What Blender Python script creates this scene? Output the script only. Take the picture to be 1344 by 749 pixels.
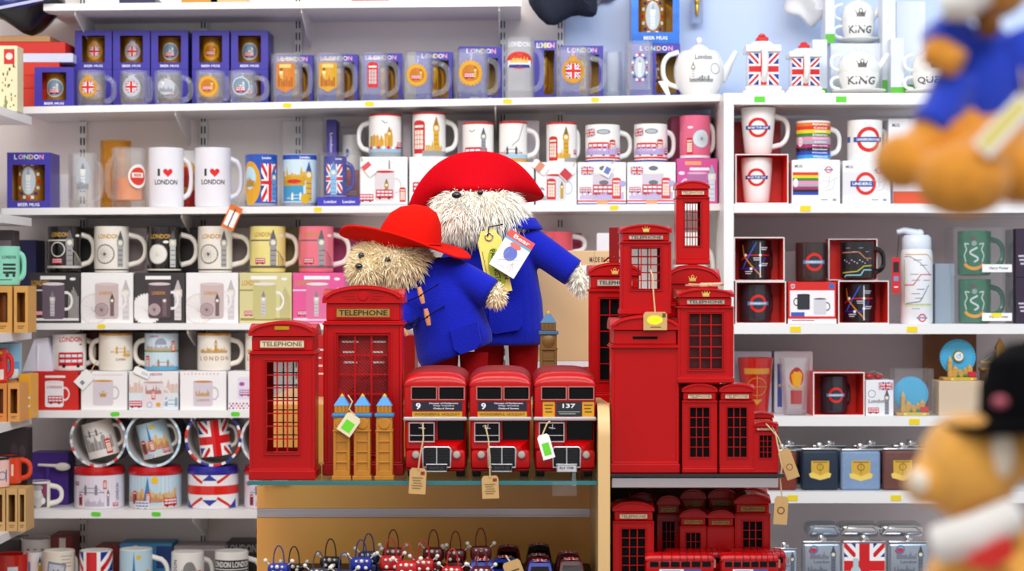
import bpy, bmesh, math, random
from mathutils import Vector, Matrix
from mathutils.geometry import tessellate_polygon
random.seed(7)
for o in list(bpy.data.objects):
    bpy.data.objects.remove(o)
scene = bpy.context.scene
COL = scene.collection
PI = math.pi

# ---------------------------------------------------------------- camera, world, lights, exposure
F, CX, CY, ZC = 2600.0, 672.0, 374.5, 1.4      # focal length in pixels of the 1344x749 frame, eye height in metres
def X(px, Y): return (px - CX) / F * Y
def Z(py, Y): return ZC + (CY - py) / F * Y

cam = bpy.data.cameras.new('camera')
cam_o = bpy.data.objects.new('camera', cam); COL.objects.link(cam_o)
cam_o.location = (0, 0, ZC); cam_o.rotation_euler = (PI / 2, 0, 0)
cam.sensor_width = 36; cam.lens = F / 1344 * 36; cam.clip_start = 0.05
cam.dof.use_dof = True; cam.dof.focus_distance = 3.35; cam.dof.aperture_fstop = 5.6
scene.camera = cam_o

w = bpy.data.worlds.new('shop_light'); scene.world = w; w.use_nodes = True
w.node_tree.nodes['Background'].inputs[0].default_value = (1.0, 0.98, 0.97, 1)
w.node_tree.nodes['Background'].inputs[1].default_value = 0.72

def area(name, loc, size, power, col, target):
    l = bpy.data.lights.new(name, 'AREA'); l.shape = 'RECTANGLE'; l.size, l.size_y = size
    l.energy = power; l.color = col
    o = bpy.data.objects.new(name, l); COL.objects.link(o); o.location = loc
    o.rotation_euler = (Vector(target) - Vector(loc)).to_track_quat('-Z', 'Y').to_euler()
    return o
area('ceiling_light_panel', (-1.1, 2.3, 2.95), (1.2, 0.6), 22, (1.0, 0.93, 0.86), (-0.8, 4.2, 1.2))
area('ceiling_light_panel', (0.1, 2.2, 2.95), (1.2, 0.6), 20, (1.0, 0.97, 0.95), (0.1, 3.6, 1.2))
area('ceiling_light_panel', (1.3, 2.4, 2.95), (1.2, 0.6), 27, (0.6, 0.8, 1.0), (0.9, 4.2, 1.3))
area('ceiling_light_panel', (0.2, 0.2, 2.95), (1.6, 0.8), 34, (1.0, 0.97, 0.94), (0.2, 2.6, 1.2))
sl = bpy.data.lights.new('track_spotlight', 'SPOT'); sl.energy = 40; sl.spot_size = math.radians(24); sl.spot_blend = .5; sl.shadow_soft_size = .04; sl.color = (1, .95, .88)
so = bpy.data.objects.new('track_spotlight', sl); COL.objects.link(so); so.location = (1.15, 1.5, 2.85); so.rotation_euler = (Vector((-.05, 3.3, 1.3)) - Vector(so.location)).to_track_quat('-Z', 'Y').to_euler()
vs = scene.view_settings
vs.view_transform = 'Standard'; vs.look = 'None'; vs.gamma = 1.0; vs.use_curve_mapping = False
vs.exposure = -0.27
try: scene.cycles.transparent_max_bounces = 40
except Exception: pass

# ---------------------------------------------------------------- colours and materials
def C(h):
    h = h.lstrip('#')
    r = [int(h[i:i + 2], 16) / 255 for i in (0, 2, 4)]
    return tuple(c / 12.92 if c <= 0.04045 else ((c + 0.055) / 1.055) ** 2.4 for c in r)
MATS = {}
def mat(name, col, rough=0.5, metal=0.0, var=0.06, scale=30.0, bump=0.0, coat=0.0, spec=0.5, alpha=1.0, sheen=0.0, trans=0.0, stretch=None):
    if name in MATS: return MATS[name]
    m = bpy.data.materials.new(name); m.use_nodes = True; MATS[name] = m
    nt = m.node_tree; b = nt.nodes['Principled BSDF']
    c = C(col) if isinstance(col, str) else col
    tc = nt.nodes.new('ShaderNodeTexCoord'); nz = nt.nodes.new('ShaderNodeTexNoise')
    nz.inputs['Scale'].default_value = scale; nz.inputs['Detail'].default_value = 3
    src = tc.outputs['Object']
    if stretch:
        mp = nt.nodes.new('ShaderNodeMapping'); mp.inputs['Scale'].default_value = stretch
        nt.links.new(src, mp.inputs['Vector']); src = mp.outputs['Vector']
    nt.links.new(src, nz.inputs['Vector'])
    mx = nt.nodes.new('ShaderNodeMix'); mx.data_type = 'RGBA'
    mx.inputs['A'].default_value = tuple(max(0, x * (1 - var)) for x in c) + (1,)
    mx.inputs['B'].default_value = tuple(min(1, x * (1 + var)) for x in c) + (1,)
    nt.links.new(nz.outputs['Fac'], mx.inputs['Factor'])
    nt.links.new(mx.outputs['Result'], b.inputs['Base Color'])
    b.inputs['Roughness'].default_value = rough; b.inputs['Metallic'].default_value = metal
    b.inputs['Specular IOR Level'].default_value = spec
    b.inputs['Coat Weight'].default_value = coat; b.inputs['Coat Roughness'].default_value = 0.08
    b.inputs['Sheen Weight'].default_value = sheen
    b.inputs['Transmission Weight'].default_value = trans
    b.inputs['Alpha'].default_value = alpha
    if bump:
        bp = nt.nodes.new('ShaderNodeBump'); bp.inputs['Strength'].default_value = bump; bp.inputs['Distance'].default_value = 0.002
        nt.links.new(nz.outputs['Fac'], bp.inputs['Height']); nt.links.new(bp.outputs['Normal'], b.inputs['Normal'])
    return m
def clear_mat(name, tint, gloss=0.25, body=0.12, rough=0.04, dcol=(0.9, 0.93, 0.96)):
    """thin clear glass or plastic: see-through, a little milky, with reflections that grow at grazing angles"""
    if name in MATS: return MATS[name]
    m = bpy.data.materials.new(name); m.use_nodes = True; MATS[name] = m
    nt = m.node_tree; nt.nodes.remove(nt.nodes['Principled BSDF']); out = nt.nodes['Material Output']
    tr = nt.nodes.new('ShaderNodeBsdfTransparent'); tr.inputs[0].default_value = C(tint) + (1,)
    df = nt.nodes.new('ShaderNodeBsdfDiffuse'); df.inputs[0].default_value = dcol + (1,)
    gl = nt.nodes.new('ShaderNodeBsdfGlossy'); gl.inputs['Roughness'].default_value = rough
    lw = nt.nodes.new('ShaderNodeLayerWeight'); lw.inputs['Blend'].default_value = gloss
    nz = nt.nodes.new('ShaderNodeTexNoise'); nz.inputs['Scale'].default_value = 60
    tc = nt.nodes.new('ShaderNodeTexCoord'); nt.links.new(tc.outputs['Object'], nz.inputs['Vector'])
    mr = nt.nodes.new('ShaderNodeMapRange'); mr.inputs[3].default_value = body * 0.5; mr.inputs[4].default_value = body * 1.5
    nt.links.new(nz.outputs['Fac'], mr.inputs[0])
    m1 = nt.nodes.new('ShaderNodeMixShader'); nt.links.new(mr.outputs[0], m1.inputs[0])
    nt.links.new(tr.outputs[0], m1.inputs[1]); nt.links.new(df.outputs[0], m1.inputs[2])
    m2 = nt.nodes.new('ShaderNodeMixShader'); mn = nt.nodes.new('ShaderNodeMath'); mn.operation = 'MINIMUM'; mn.inputs[1].default_value = 0.3; nt.links.new(lw.outputs['Fresnel'], mn.inputs[0]); nt.links.new(mn.outputs[0], m2.inputs[0])
    nt.links.new(m1.outputs[0], m2.inputs[1]); nt.links.new(gl.outputs[0], m2.inputs[2])
    nt.links.new(m2.outputs[0], out.inputs[0])
    return m
def print_mat(name, rough, coat=0.0):
    if name in MATS: return MATS[name]
    m = bpy.data.materials.new(name); m.use_nodes = True; MATS[name] = m
    nt = m.node_tree; b = nt.nodes['Principled BSDF']
    at = nt.nodes.new('ShaderNodeAttribute'); at.attribute_name = 'Col'
    nt.links.new(at.outputs['Color'], b.inputs['Base Color'])
    b.inputs['Roughness'].default_value = rough; b.inputs['Coat Weight'].default_value = coat
    return m
INK = print_mat('printed_ink', 0.45)
GLAZE = print_mat('glazed_print', 0.22, 0.4)
WHITE_CER = mat('white_ceramic', '#f4f2ee', 0.18, coat=0.4, var=0.01)
TIN = mat('red_tin_paint', '#b00408', 0.26, coat=0.0, spec=.3, var=0.12, scale=14)
TIN_DARK = mat('dark_red_tin_paint', '#7e0709', 0.38, spec=.25, var=0.12, scale=14)
BLACK = mat('black_paint', '#080708', 0.6, spec=.1)
GLASS = clear_mat('clear_glass', '#ffffff', 0.24, 0.09)
PLASTIC = clear_mat('clear_plastic', '#ffffff', 0.10, 0.03, 0.1)
SHEETGLASS = clear_mat('sheet_glass', '#e6f4f2', 0.15, 0.02)
AMBER = clear_mat('amber_glass', '#fde6b0', 0.2, 0.3, dcol=C('#f4b848'))
CHROME = mat('polished_steel', '#d8d8dc', 0.18, metal=1.0, var=0.03)
STEEL = mat('brushed_aluminium', '#c9c0c4', 0.35, metal=0.9, var=0.06, scale=20, stretch=(2, 2, 60))
SHELFW = mat('white_shelf_enamel', '#f3f1f0', 0.35, var=0.015, scale=8)
GOLD = mat('gold_foil', '#d9a62c', 0.3, metal=0.8, var=0.2, scale=120)
TWINE = mat('jute_twine', '#cbb489', 0.9, var=0.25, scale=300)
KRAFT = mat('kraft_card', '#c8a068', 0.85, var=0.08, scale=90)

# ---------------------------------------------------------------- mesh helpers
class MB:
    def __init__(s): s.v = []; s.f = []
    def add(s, v, f):
        n = len(s.v); s.v += [tuple(p) for p in v]; s.f += [tuple(i + n for i in q) for q in f]; return s
    def box(s, x0, x1, y0, y1, z0, z1):
        v = [(x, y, z) for z in (z0, z1) for y in (y0, y1) for x in (x0, x1)]
        return s.add(v, [(0, 2, 3, 1), (4, 5, 7, 6), (0, 1, 5, 4), (1, 3, 7, 5), (3, 2, 6, 7), (2, 0, 4, 6)])
    def bbox(s, x0, x1, y0, y1, z0, z1, b=0.002, seg=1):
        bm = bmesh.new(); bmesh.ops.create_cube(bm, size=1.0)
        for q in bm.verts:
            q.co = Vector(((x0 + x1) / 2 + q.co.x * (x1 - x0), (y0 + y1) / 2 + q.co.y * (y1 - y0), (z0 + z1) / 2 + q.co.z * (z1 - z0)))
        bmesh.ops.bevel(bm, geom=bm.edges[:], offset=min(b, .45 * min(x1 - x0, y1 - y0, z1 - z0)), segments=seg, affect='EDGES', profile=.5)
        bm.verts.index_update(); s.add([q.co[:] for q in bm.verts], [[q.index for q in f.verts] for f in bm.faces]); bm.free(); return s
    def lathe(s, prof, n=28, c=(0, 0, 0), axis='z', mod=None):
        v = []; f = []; m = len(prof)
        for i in range(n):
            a = 2 * PI * i / n
            for (r, z) in prof:
                rr = r * (mod(a, z) if mod else 1)
                p = (rr * math.cos(a), rr * math.sin(a), z)
                if axis == 'y': p = (p[0], p[2], p[1])
                if axis == 'x': p = (p[2], p[0], p[1])
                v.append((p[0] + c[0], p[1] + c[1], p[2] + c[2]))
        for i in range(n):
            for j in range(m - 1):
                a, b = i * m + j, ((i + 1) % n) * m + j
                q = [a, b, b + 1, a + 1]
                if prof[j][0] == 0: q = [a, b + 1, a + 1]
                elif prof[j + 1][0] == 0: q = [a, b, a + 1]
                if axis == 'y': q.reverse()
                f.append(q)
        return s.add(v, f)
    def tube(s, path, r, n=8, closed=False, caps=True):
        P = [Vector(p) for p in path]; m = len(P); v = []; f = []
        up = Vector((0.13, 0.31, 0.94)).normalized(); prev = None
        for i in range(m):
            d = (P[(i + 1) % m] - P[i - 1]) if closed else (P[min(i + 1, m - 1)] - P[max(i - 1, 0)])
            d = d.normalized() if d.length > 1e-9 else Vector((0, 0, 1))
            a = prev - d * prev.dot(d) if prev else d.cross(up)
            if a.length < 1e-6: a = d.orthogonal()
            a.normalize(); prev = a; b = d.cross(a)
            rr = r[i] if isinstance(r, (list, tuple)) else r
            for k in range(n):
                t = 2 * PI * k / n
                v.append(P[i] + a * (rr * math.cos(t)) + b * (rr * math.sin(t)))
        for i in range(m if closed else m - 1):
            for k in range(n):
                a, b = i * n, ((i + 1) % m) * n
                f.append((a + k, a + (k + 1) % n, b + (k + 1) % n, b + k))
        if caps and not closed:
            f.append(tuple(range(n))[::-1]); f.append(tuple((m - 1) * n + k for k in range(n)))
        return s.add(v, f)
    def prism(s, poly, y0, y1):
        """polygon in x,z extruded along y"""
        n = len(poly); v = [(x, y0, z) for x, z in poly] + [(x, y1, z) for x, z in poly]
        t = tessellate_polygon([[Vector((x, z, 0)) for x, z in poly]])
        f = [tuple(q) for q in t] + [tuple(i + n for i in q)[::-1] for q in t]
        f += [(i, i + n, (i + 1) % n + n, (i + 1) % n) for i in range(n)]
        return s.add(v, f)
    def ball(s, c, r, n=14, m=9):
        if not isinstance(r, (tuple, list)): r = (r, r, r)
        v = [(c[0], c[1], c[2] - r[2])]; f = []
        for j in range(1, m):
            ph = -PI / 2 + PI * j / m
            for i in range(n):
                t = 2 * PI * i / n
                v.append((c[0] + r[0] * math.cos(ph) * math.cos(t), c[1] + r[1] * math.cos(ph) * math.sin(t), c[2] + r[2] * math.sin(ph)))
        v.append((c[0], c[1], c[2] + r[2])); L = len(v) - 1
        for i in range(n):
            k = (i + 1) % n
            f.append((0, 1 + k, 1 + i)); f.append((L, L - n + i, L - n + k))
            for j in range(m - 2): f.append((1 + j * n + i, 1 + j * n + k, 1 + (j + 1) * n + k, 1 + (j + 1) * n + i))
        return s.add(v, f)
    def loft(s, rings, n=16, caps=True):
        """rings: (cx, cy, cz, rx, ry) horizontal ellipses"""
        v = []; f = []
        for (cx, cy, cz, rx, ry) in rings:
            for k in range(n):
                t = 2 * PI * k / n; v.append((cx + rx * math.cos(t), cy + ry * math.sin(t), cz))
        for i in range(len(rings) - 1):
            for k in range(n): f.append((i * n + k, i * n + (k + 1) % n, (i + 1) * n + (k + 1) % n, (i + 1) * n + k))
        if caps: f.append(tuple(range(n))[::-1]); f.append(tuple((len(rings) - 1) * n + k for k in range(n)))
        return s.add(v, f)
    def xf(s, M):
        s.v = [tuple(M @ Vector(p)) for p in s.v]; return s
    def build(s, name, material, parent=None, smooth=38, loc=None, fix=False):
        me = bpy.data.meshes.new(name); me.from_pydata(s.v, [], s.f); me.validate()
        if fix:
            bm = bmesh.new(); bm.from_mesh(me); bmesh.ops.recalc_face_normals(bm, faces=bm.faces[:]); bm.to_mesh(me); bm.free()
        if smooth:
            me.polygons.foreach_set('use_smooth', [True] * len(me.polygons))
            try: me.set_sharp_from_angle(angle=math.radians(smooth))
            except Exception: pass
        me.materials.append(material); me.update()
        o = bpy.data.objects.new(name, me); COL.objects.link(o)
        if parent: o.parent = parent
        if loc: o.location = loc
        return o
def tag(o, label, cat=None, group=None, kind=None):
    if label: o['label'] = label
    if cat: o['category'] = cat
    if group: o['group'] = group
    if kind: o['kind'] = kind
    return o
def thing(name, label, cat, loc=(0, 0, 0), rz=0.0, group=None):
    o = bpy.data.objects.new(name, None); COL.objects.link(o); o.location = loc; o.rotation_euler = (0, 0, rz)
    o.empty_display_size = 0.02
    return tag(o, label, cat, group)
def copy_tree(o, parent=None):
    c = o.copy(); COL.objects.link(c); c.parent = parent
    for ch in list(o.children): copy_tree(ch, c)
    return c

# ---------------------------------------------------------------- printed artwork: flat coloured shapes laid on a plane or around a mug
TXT = {}
def text_mesh(s):
    if s in TXT: return TXT[s]
    cu = bpy.data.curves.new('lettering', 'FONT'); cu.body = s; cu.size = 1; cu.resolution_u = 2; cu.offset = 0.024
    o = bpy.data.objects.new('lettering', cu); COL.objects.link(o)
    dg = bpy.context.evaluated_depsgraph_get(); me = bpy.data.meshes.new_from_object(o.evaluated_get(dg))
    v = [(q.co.x, q.co.y) for q in me.vertices]; f = [tuple(p.vertices) for p in me.polygons]
    bpy.data.objects.remove(o); bpy.data.curves.remove(cu); bpy.data.meshes.remove(me)
    x0 = min(p[0] for p in v); x1 = max(p[0] for p in v); y0 = min(p[1] for p in v); y1 = max(p[1] for p in v)
    v = [((x - (x0 + x1) / 2), (y - (y0 + y1) / 2)) for x, y in v]
    TXT[s] = (v, f, x1 - x0, y1 - y0); return TXT[s]
def clip_rect(p, x0, y0, x1, y1):
    for ax, lim, sg in ((0, x0, 1), (0, x1, -1), (1, y0, 1), (1, y1, -1)):
        out = []
        for i in range(len(p)):
            a, b = p[i - 1], p[i]; da, db = (a[ax] - lim) * sg, (b[ax] - lim) * sg
            if (da < 0) != (db < 0):
                t = da / (da - db); out.append((a[0] + (b[0] - a[0]) * t, a[1] + (b[1] - a[1]) * t))
            if db >= 0: out.append(b)
        p = out
        if not p: return p
    return p
class Art:
    def __init__(s, base=None, o=(0, 0), sc=1.0, rot=0.0):
        s.s = base if base is not None else []; s.o = o; s.sc = sc; s.rot = rot; s.clip = None
    def sub(s, x, y, sc=1.0, rot=0.0):
        a = Art(s.s, s.t(x, y), s.sc * sc, s.rot + rot); a.clip = s.clip; return a
    def t(s, x, y):
        c, n = math.cos(s.rot) * s.sc, math.sin(s.rot) * s.sc
        return (s.o[0] + x * c - y * n, s.o[1] + x * n + y * c)
    def raw(s, v, f, col):
        v = [s.t(*p) for p in v]
        if s.clip:                                    # keep only what falls on the printed face
            V = []; G = []
            for q in f:
                p = clip_rect([v[i] for i in q], *s.clip)
                if len(p) > 2: G.append(tuple(range(len(V), len(V) + len(p)))); V += p
            v, f = V, G
            if not v: return
        if isinstance(col, str): col = C(col)
        b = (min(p[0] for p in v), min(p[1] for p in v), max(p[0] for p in v), max(p[1] for p in v))
        L = 0
        for (_, _, _, bb, l) in s.s:
            if l >= L and b[0] < bb[2] and bb[0] < b[2] and b[1] < bb[3] and bb[1] < b[3]: L = l + 1
        s.s.append((v, f, col, b, L))
    def poly(s, pts, col):
        t = tessellate_polygon([[Vector((x, y, 0)) for x, y in pts]])
        if t: s.raw(pts, [tuple(q) for q in t], col)
    def rect(s, x0, y0, x1, y1, col): s.raw([(x0, y0), (x1, y0), (x1, y1), (x0, y1)], [(0, 1, 2, 3)], col)
    def ell(s, cx, cy, rx, ry, col, n=20, a0=0, a1=2 * PI):
        full = abs(a1 - a0 - 2 * PI) < 1e-6; m = n if full else n + 1
        pts = [(cx + rx * math.cos(a0 + (a1 - a0) * i / n), cy + ry * math.sin(a0 + (a1 - a0) * i / n)) for i in range(m)]
        s.raw([(cx, cy)] + pts, [(0, i + 1, (i + 1) % m + 1) for i in range(m if full else m - 1)], col)
    def ring(s, cx, cy, r0, r1, col, n=24, asp=1.0, a0=0, a1=2 * PI):
        full = abs(a1 - a0 - 2 * PI) < 1e-6; m = n if full else n + 1; v = []
        for i in range(m):
            a = a0 + (a1 - a0) * i / n; c, q = math.cos(a), math.sin(a)
            v += [(cx + r0 * c * asp, cy + r0 * q), (cx + r1 * c * asp, cy + r1 * q)]
        s.raw(v, [(2 * i, 2 * i + 1, 2 * ((i + 1) % m) + 1, 2 * ((i + 1) % m)) for i in range(m if full else m - 1)], col)
    def line(s, pts, w, col):
        v = []; f = []
        for a, b in zip(pts[:-1], pts[1:]):
            dx, dy = b[0] - a[0], b[1] - a[1]; l = math.hypot(dx, dy) or 1; nx, ny = -dy / l * w / 2, dx / l * w / 2
            n = len(v); v += [(a[0] + nx, a[1] + ny), (a[0] - nx, a[1] - ny), (b[0] - nx, b[1] - ny), (b[0] + nx, b[1] + ny)]; f.append((n, n + 1, n + 2, n + 3))
        s.raw(v, f, col)
    def text(s, st, cx, cy, h, col, w=None):
        v, f, tw, th = text_mesh(st); ky = h / th; kx = w / tw if w else ky
        s.raw([(cx + x * kx, cy + y * ky) for x, y in v], f, col)
    def _mesh(s, name, mapper, step, material, parent):
        V = []; Fc = []; K = []
        for (v, f, col, b, L) in s.s:
            for q in f:
                polys = [[v[i] for i in q]]
                if step:
                    u0 = min(p[0] for p in polys[0]); u1 = max(p[0] for p in polys[0])
                    k = math.floor(u0 / step) + 1
                    while k * step < u1 - 1e-7:
                        c = k * step; last = polys.pop(); lo = []; hi = []
                        for i in range(len(last)):
                            a, d = last[i - 1], last[i]
                            if (a[0] < c) != (d[0] < c):
                                t = (c - a[0]) / (d[0] - a[0]); m = (c, a[1] + (d[1] - a[1]) * t); lo.append(m); hi.append(m)
                            (lo if d[0] < c else hi).append(d)
                        if len(lo) > 2: polys.append(lo)
                        polys.append(hi)
                        if len(hi) < 3: polys.pop(); break
                        k += 1
                for p in polys:
                    n = len(V); V += [mapper(x, y, L) for x, y in p]; Fc.append(tuple(range(n, n + len(p)))); K.append(col)
        if not V: return None
        me = bpy.data.meshes.new(name); me.from_pydata(V, [], Fc)
        at = me.color_attributes.new('Col', 'FLOAT_COLOR', 'CORNER'); data = []
        for p, c in zip(me.polygons, K): data += list(c) + [1.0] if len(p.vertices) == 1 else (list(c) + [1.0]) * len(p.vertices)
        at.data.foreach_set('color', data)
        me.materials.append(material); me.update()
        o = bpy.data.objects.new(name, me); COL.objects.link(o); o.parent = parent
        return o
    def flat(s, parent, y=0.0, name='print', material=None, e=0.00015):
        return s._mesh(name, lambda u, v, L: (u, y - (L + 1) * e, v), None, material or INK, parent)
    def side(s, parent, x, name='side_print', sg=1, material=None, e=0.00015):
        """on a face that looks along +x (sg=1) or -x: u runs along y"""
        return s._mesh(name, lambda u, v, L: (x + sg * (L + 1) * e, u * sg, v), None, material or INK, parent)
    def wrap(s, parent, R, name='print', material=None, rot=0.0, e=0.00015):
        rf = R if callable(R) else (lambda v: R)
        r0 = rf(0.03)
        def m(u, v, L):
            r = rf(v) + (L + 1) * e; a = u / r0 + rot
            return (r * math.sin(a), -r * math.cos(a), v)
        return s._mesh(name, m, r0 * 0.18, material or GLAZE, parent)

# ---- motifs
def jack(A, w, h, wob=0):
    x, y = w / 2, h / 2
    A.rect(-x, -y, x, y, '#1c2f96')
    for wd, cl in ((h * .2, '#ffffff'), (h * .075, '#d8121c')):
        for sg in (1, -1):
            l = math.hypot(w, h); nx, ny = -h / l * wd / 2, w / l * wd / 2
            p = clip_rect([(-x * 1.2 + nx, sg * (-y * 1.2 + ny)), (-x * 1.2 - nx, sg * (-y * 1.2 - ny)), (x * 1.2 - nx, sg * (y * 1.2 - ny)), (x * 1.2 + nx, sg * (y * 1.2 + ny))], -x, -y, x, y)
            if len(p) > 2: A.raw(p, [tuple(range(len(p)))], cl)
    q = min(w, h)
    A.rect(-q * .17, -y, q * .17, y, '#ffffff'); A.rect(-x, -q * .17, x, q * .17, '#ffffff')
    A.rect(-q * .1, -y, q * .1, y, '#d8121c'); A.rect(-x, -q * .1, x, q * .1, '#d8121c')
def ben2d(A, x, y, h, c='#c98a1c', c2='#7a5410'):
    w = h * .17
    A.rect(x - w / 2, y, x + w / 2, y + h * .6, c); A.rect(x - w * .62, y + h * .58, x + w * .62, y + h * .76, c)
    A.poly([(x - w * .5, y + h * .76), (x + w * .5, y + h * .76), (x + w * .06, y + h), (x - w * .06, y + h)], c2)
    A.ell(x, y + h * .67, w * .4, w * .4, '#f2ead2', 10)
    for i in range(4): A.rect(x - w * .4, y + h * (.06 + .13 * i), x + w * .4, y + h * (.08 + .13 * i), c2)
def eye2d(A, cx, cy, r, c='#3a3a40', fill='#f6f6f4', teeth=True):
    if teeth:
        for i in range(32):
            a = 2 * PI * i / 32; A.ell(cx + r * math.cos(a), cy + r * math.sin(a), r * .075, r * .075, c, 5)
    A.ell(cx, cy, r * .98, r * .98, c, 28); A.ell(cx, cy, r * .92, r * .92, fill, 28)
    for i in range(8):
        a = PI * i / 8; A.line([(cx - r * .92 * math.cos(a), cy - r * .92 * math.sin(a)), (cx + r * .92 * math.cos(a), cy + r * .92 * math.sin(a))], r * .02, c)
    A.ell(cx, cy, r * .13, r * .13, c, 10)
def bus2d(A, cx, y, w, c='#d4141a', win='#dfeaf4'):
    h = w * .56; x = cx - w / 2
    A.poly([(x, y + h * .1), (x + w, y + h * .1), (x + w, y + h * .9), (x + w * .95, y + h), (x + w * .04, y + h), (x, y + h * .9)], c)
    for i in range(4):
        A.rect(x + w * (.06 + .23 * i), y + h * .68, x + w * (.25 + .23 * i), y + h * .86, win)
        A.rect(x + w * (.06 + .23 * i), y + h * .34, x + w * (.25 + .23 * i), y + h * .52, win)
    for q in (.22, .76): A.ell(x + w * q, y + h * .1, h * .13, h * .13, '#1a1a1c', 10)
def phone2d(A, x, y, h, c='#cf1219', win='#f4ead8'):
    w = h * .42
    A.rect(x - w / 2, y, x + w / 2, y + h * .9, c); A.ell(x, y + h * .9, w / 2, h * .1, c, 10, 0, PI)
    A.rect(x - w * .36, y + h * .14, x + w * .36, y + h * .7, win)
    for i in (-.12, .12): A.rect(x + w * i - w * .02, y + h * .14, x + w * i + w * .02, y + h * .7, c)
    for i in range(1, 4): A.rect(x - w * .36, y + h * (.14 + .14 * i) - h * .008, x + w * .36, y + h * (.14 + .14 * i) + h * .008, c)
    A.rect(x - w * .38, y + h * .78, x + w * .38, y + h * .85, '#f6efe0')
def roundel(A, cx, cy, r, txt='UNDERGROUND', ring='#dc2118', bar='#14489c', inner=None, tw=2.0):
    if inner: A.ell(cx, cy, r * .98, r * .98, inner, 28)
    A.ring(cx, cy, r * .7, r, ring, 30)
    A.rect(cx - r * 1.28, cy - r * .2, cx + r * 1.28, cy + r * .2, bar)
    A.text(txt, cx, cy, r * .2, '#ffffff', w=r * tw)
def crown2d(A, cx, y, w, c):
    h = w * .7
    A.poly([(cx - w * .4, y), (cx + w * .4, y), (cx + w * .5, y + h * .62), (cx + w * .26, y + h * .38), (cx + w * .16, y + h * .8), (cx, y + h * .45), (cx - w * .16, y + h * .8), (cx - w * .26, y + h * .38), (cx - w * .5, y + h * .62)], c)
    for q in (-.5, -.16, .16, .5): A.ell(cx + w * q, y + h * (.68 if abs(q) > .3 else .86), w * .06, w * .06, c, 8)
    A.rect(cx - w * .42, y - h * .14, cx + w * .42, y - h * .03, c); A.ell(cx, y + h * .98, w * .08, w * .08, c, 8)
def heart2d(A, cx, cy, w, c):
    pts = []
    for i in range(24):
        t = 2 * PI * i / 24
        pts.append((cx + w * .5 * math.sin(t) ** 3, cy + w * .031 * (13 * math.cos(t) - 5 * math.cos(2 * t) - 2 * math.cos(3 * t) - math.cos(4 * t))))
    A.poly(pts, c)
def skyline(A, x0, x1, y, h, c, seed=1):
    rnd = random.Random(seed); x = x0
    while x < x1 - .002:
        w = min(x1 - x, h * rnd.uniform(.1, .24)); q = h * rnd.uniform(.35, .8); k = rnd.random()
        A.rect(x, y, x + w * .9, y + q * .75, c)
        if k < .4: A.poly([(x + w * .1, y + q * .75), (x + w * .8, y + q * .75), (x + w * .45, y + q * 1.25)], c)
        elif k < .65: A.ell(x + w * .45, y + q * .75, w * .36, w * .4, c, 10, 0, PI)
        x += w
def bridge2d(A, cx, y, w, c):
    h = w * .4
    for q in (-.2, .2):
        A.rect(cx + w * q - w * .05, y, cx + w * q + w * .05, y + h * .75, c); A.poly([(cx + w * q - w * .05, y + h * .75), (cx + w * q + w * .05, y + h * .75), (cx + w * q, y + h)], c)
    A.rect(cx - w / 2, y + h * .18, cx + w / 2, y + h * .25, c); A.rect(cx - w * .2, y + h * .6, cx + w * .2, y + h * .66, c)
    for sg in (-1, 1): A.line([(cx + sg * w * .22, y + h * .7), (cx + sg * w * .36, y + h * .36), (cx + sg * w * .5, y + h * .25)], w * .012, c)
def dashes(A, x0, x1, y, n, dy, c, hh=None):
    for i in range(n): A.rect(x0 + (x1 - x0) * .06 * (i % 3), y - dy * i, x1 - (x1 - x0) * .09 * ((i * 2) % 3), y - dy * i + (hh or dy * .45), c)
def mugpic(A, cx, y, w, h, col, rim=None, sg=1, hc=None, shade=None):
    A.ring(cx + sg * w * .56, y + h * .52, h * .2, h * .28, hc or col, 18, asp=.72)
    A.poly([(cx - w / 2, y + h * .05), (cx - w * .4, y), (cx + w * .4, y), (cx + w / 2, y + h * .05), (cx + w / 2, y + h), (cx - w / 2, y + h)], col)
    A.ell(cx, y + h, w / 2, h * .045, rim or '#e9e4e0', 16)
def tubemap(A, W, H, seed=3, lw=.0022):
    r = random.Random(seed)
    cols = ['#2a62d8', '#e08a18', '#d81f26', '#2c2cae', '#e8e8ec', '#1c8a3a']
    def st(x, y): A.ell(x, y, lw * 1.3, lw * 1.3, '#ffffff', 10)
    A.line([(-W * .5, H * .5), (-W * .2, H * .62), (W * .5, H * .62)], lw, cols[2])
    A.line([(-W * .4, H * .3), (W * .05, H * .95)], lw, cols[0])
    A.line([(-W * .42, H * .88), (-W * .36, H * .6), (-W * .05, H * .3), (W * .2, H * .08)], lw, cols[1])
    A.line([(-W * .5, H * .28), (W * .1, H * .28), (W * .35, H * .56)], lw, cols[3])
    A.line([(W * .16, H * .06), (W * .16, H * .95)], lw, cols[4])
    for p in ((-.3, .62), (.16, .62), (-.12, .28), (.16, .36)): st(W * p[0], H * p[1])
    for p in ((.06, .54), (-.2, .2), (.3, .8), (.32, .4)): dashes(A, W * p[0] - .008, W * p[0] + .008, H * p[1], 2, .004, '#e6e6ee', .0014)

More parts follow.
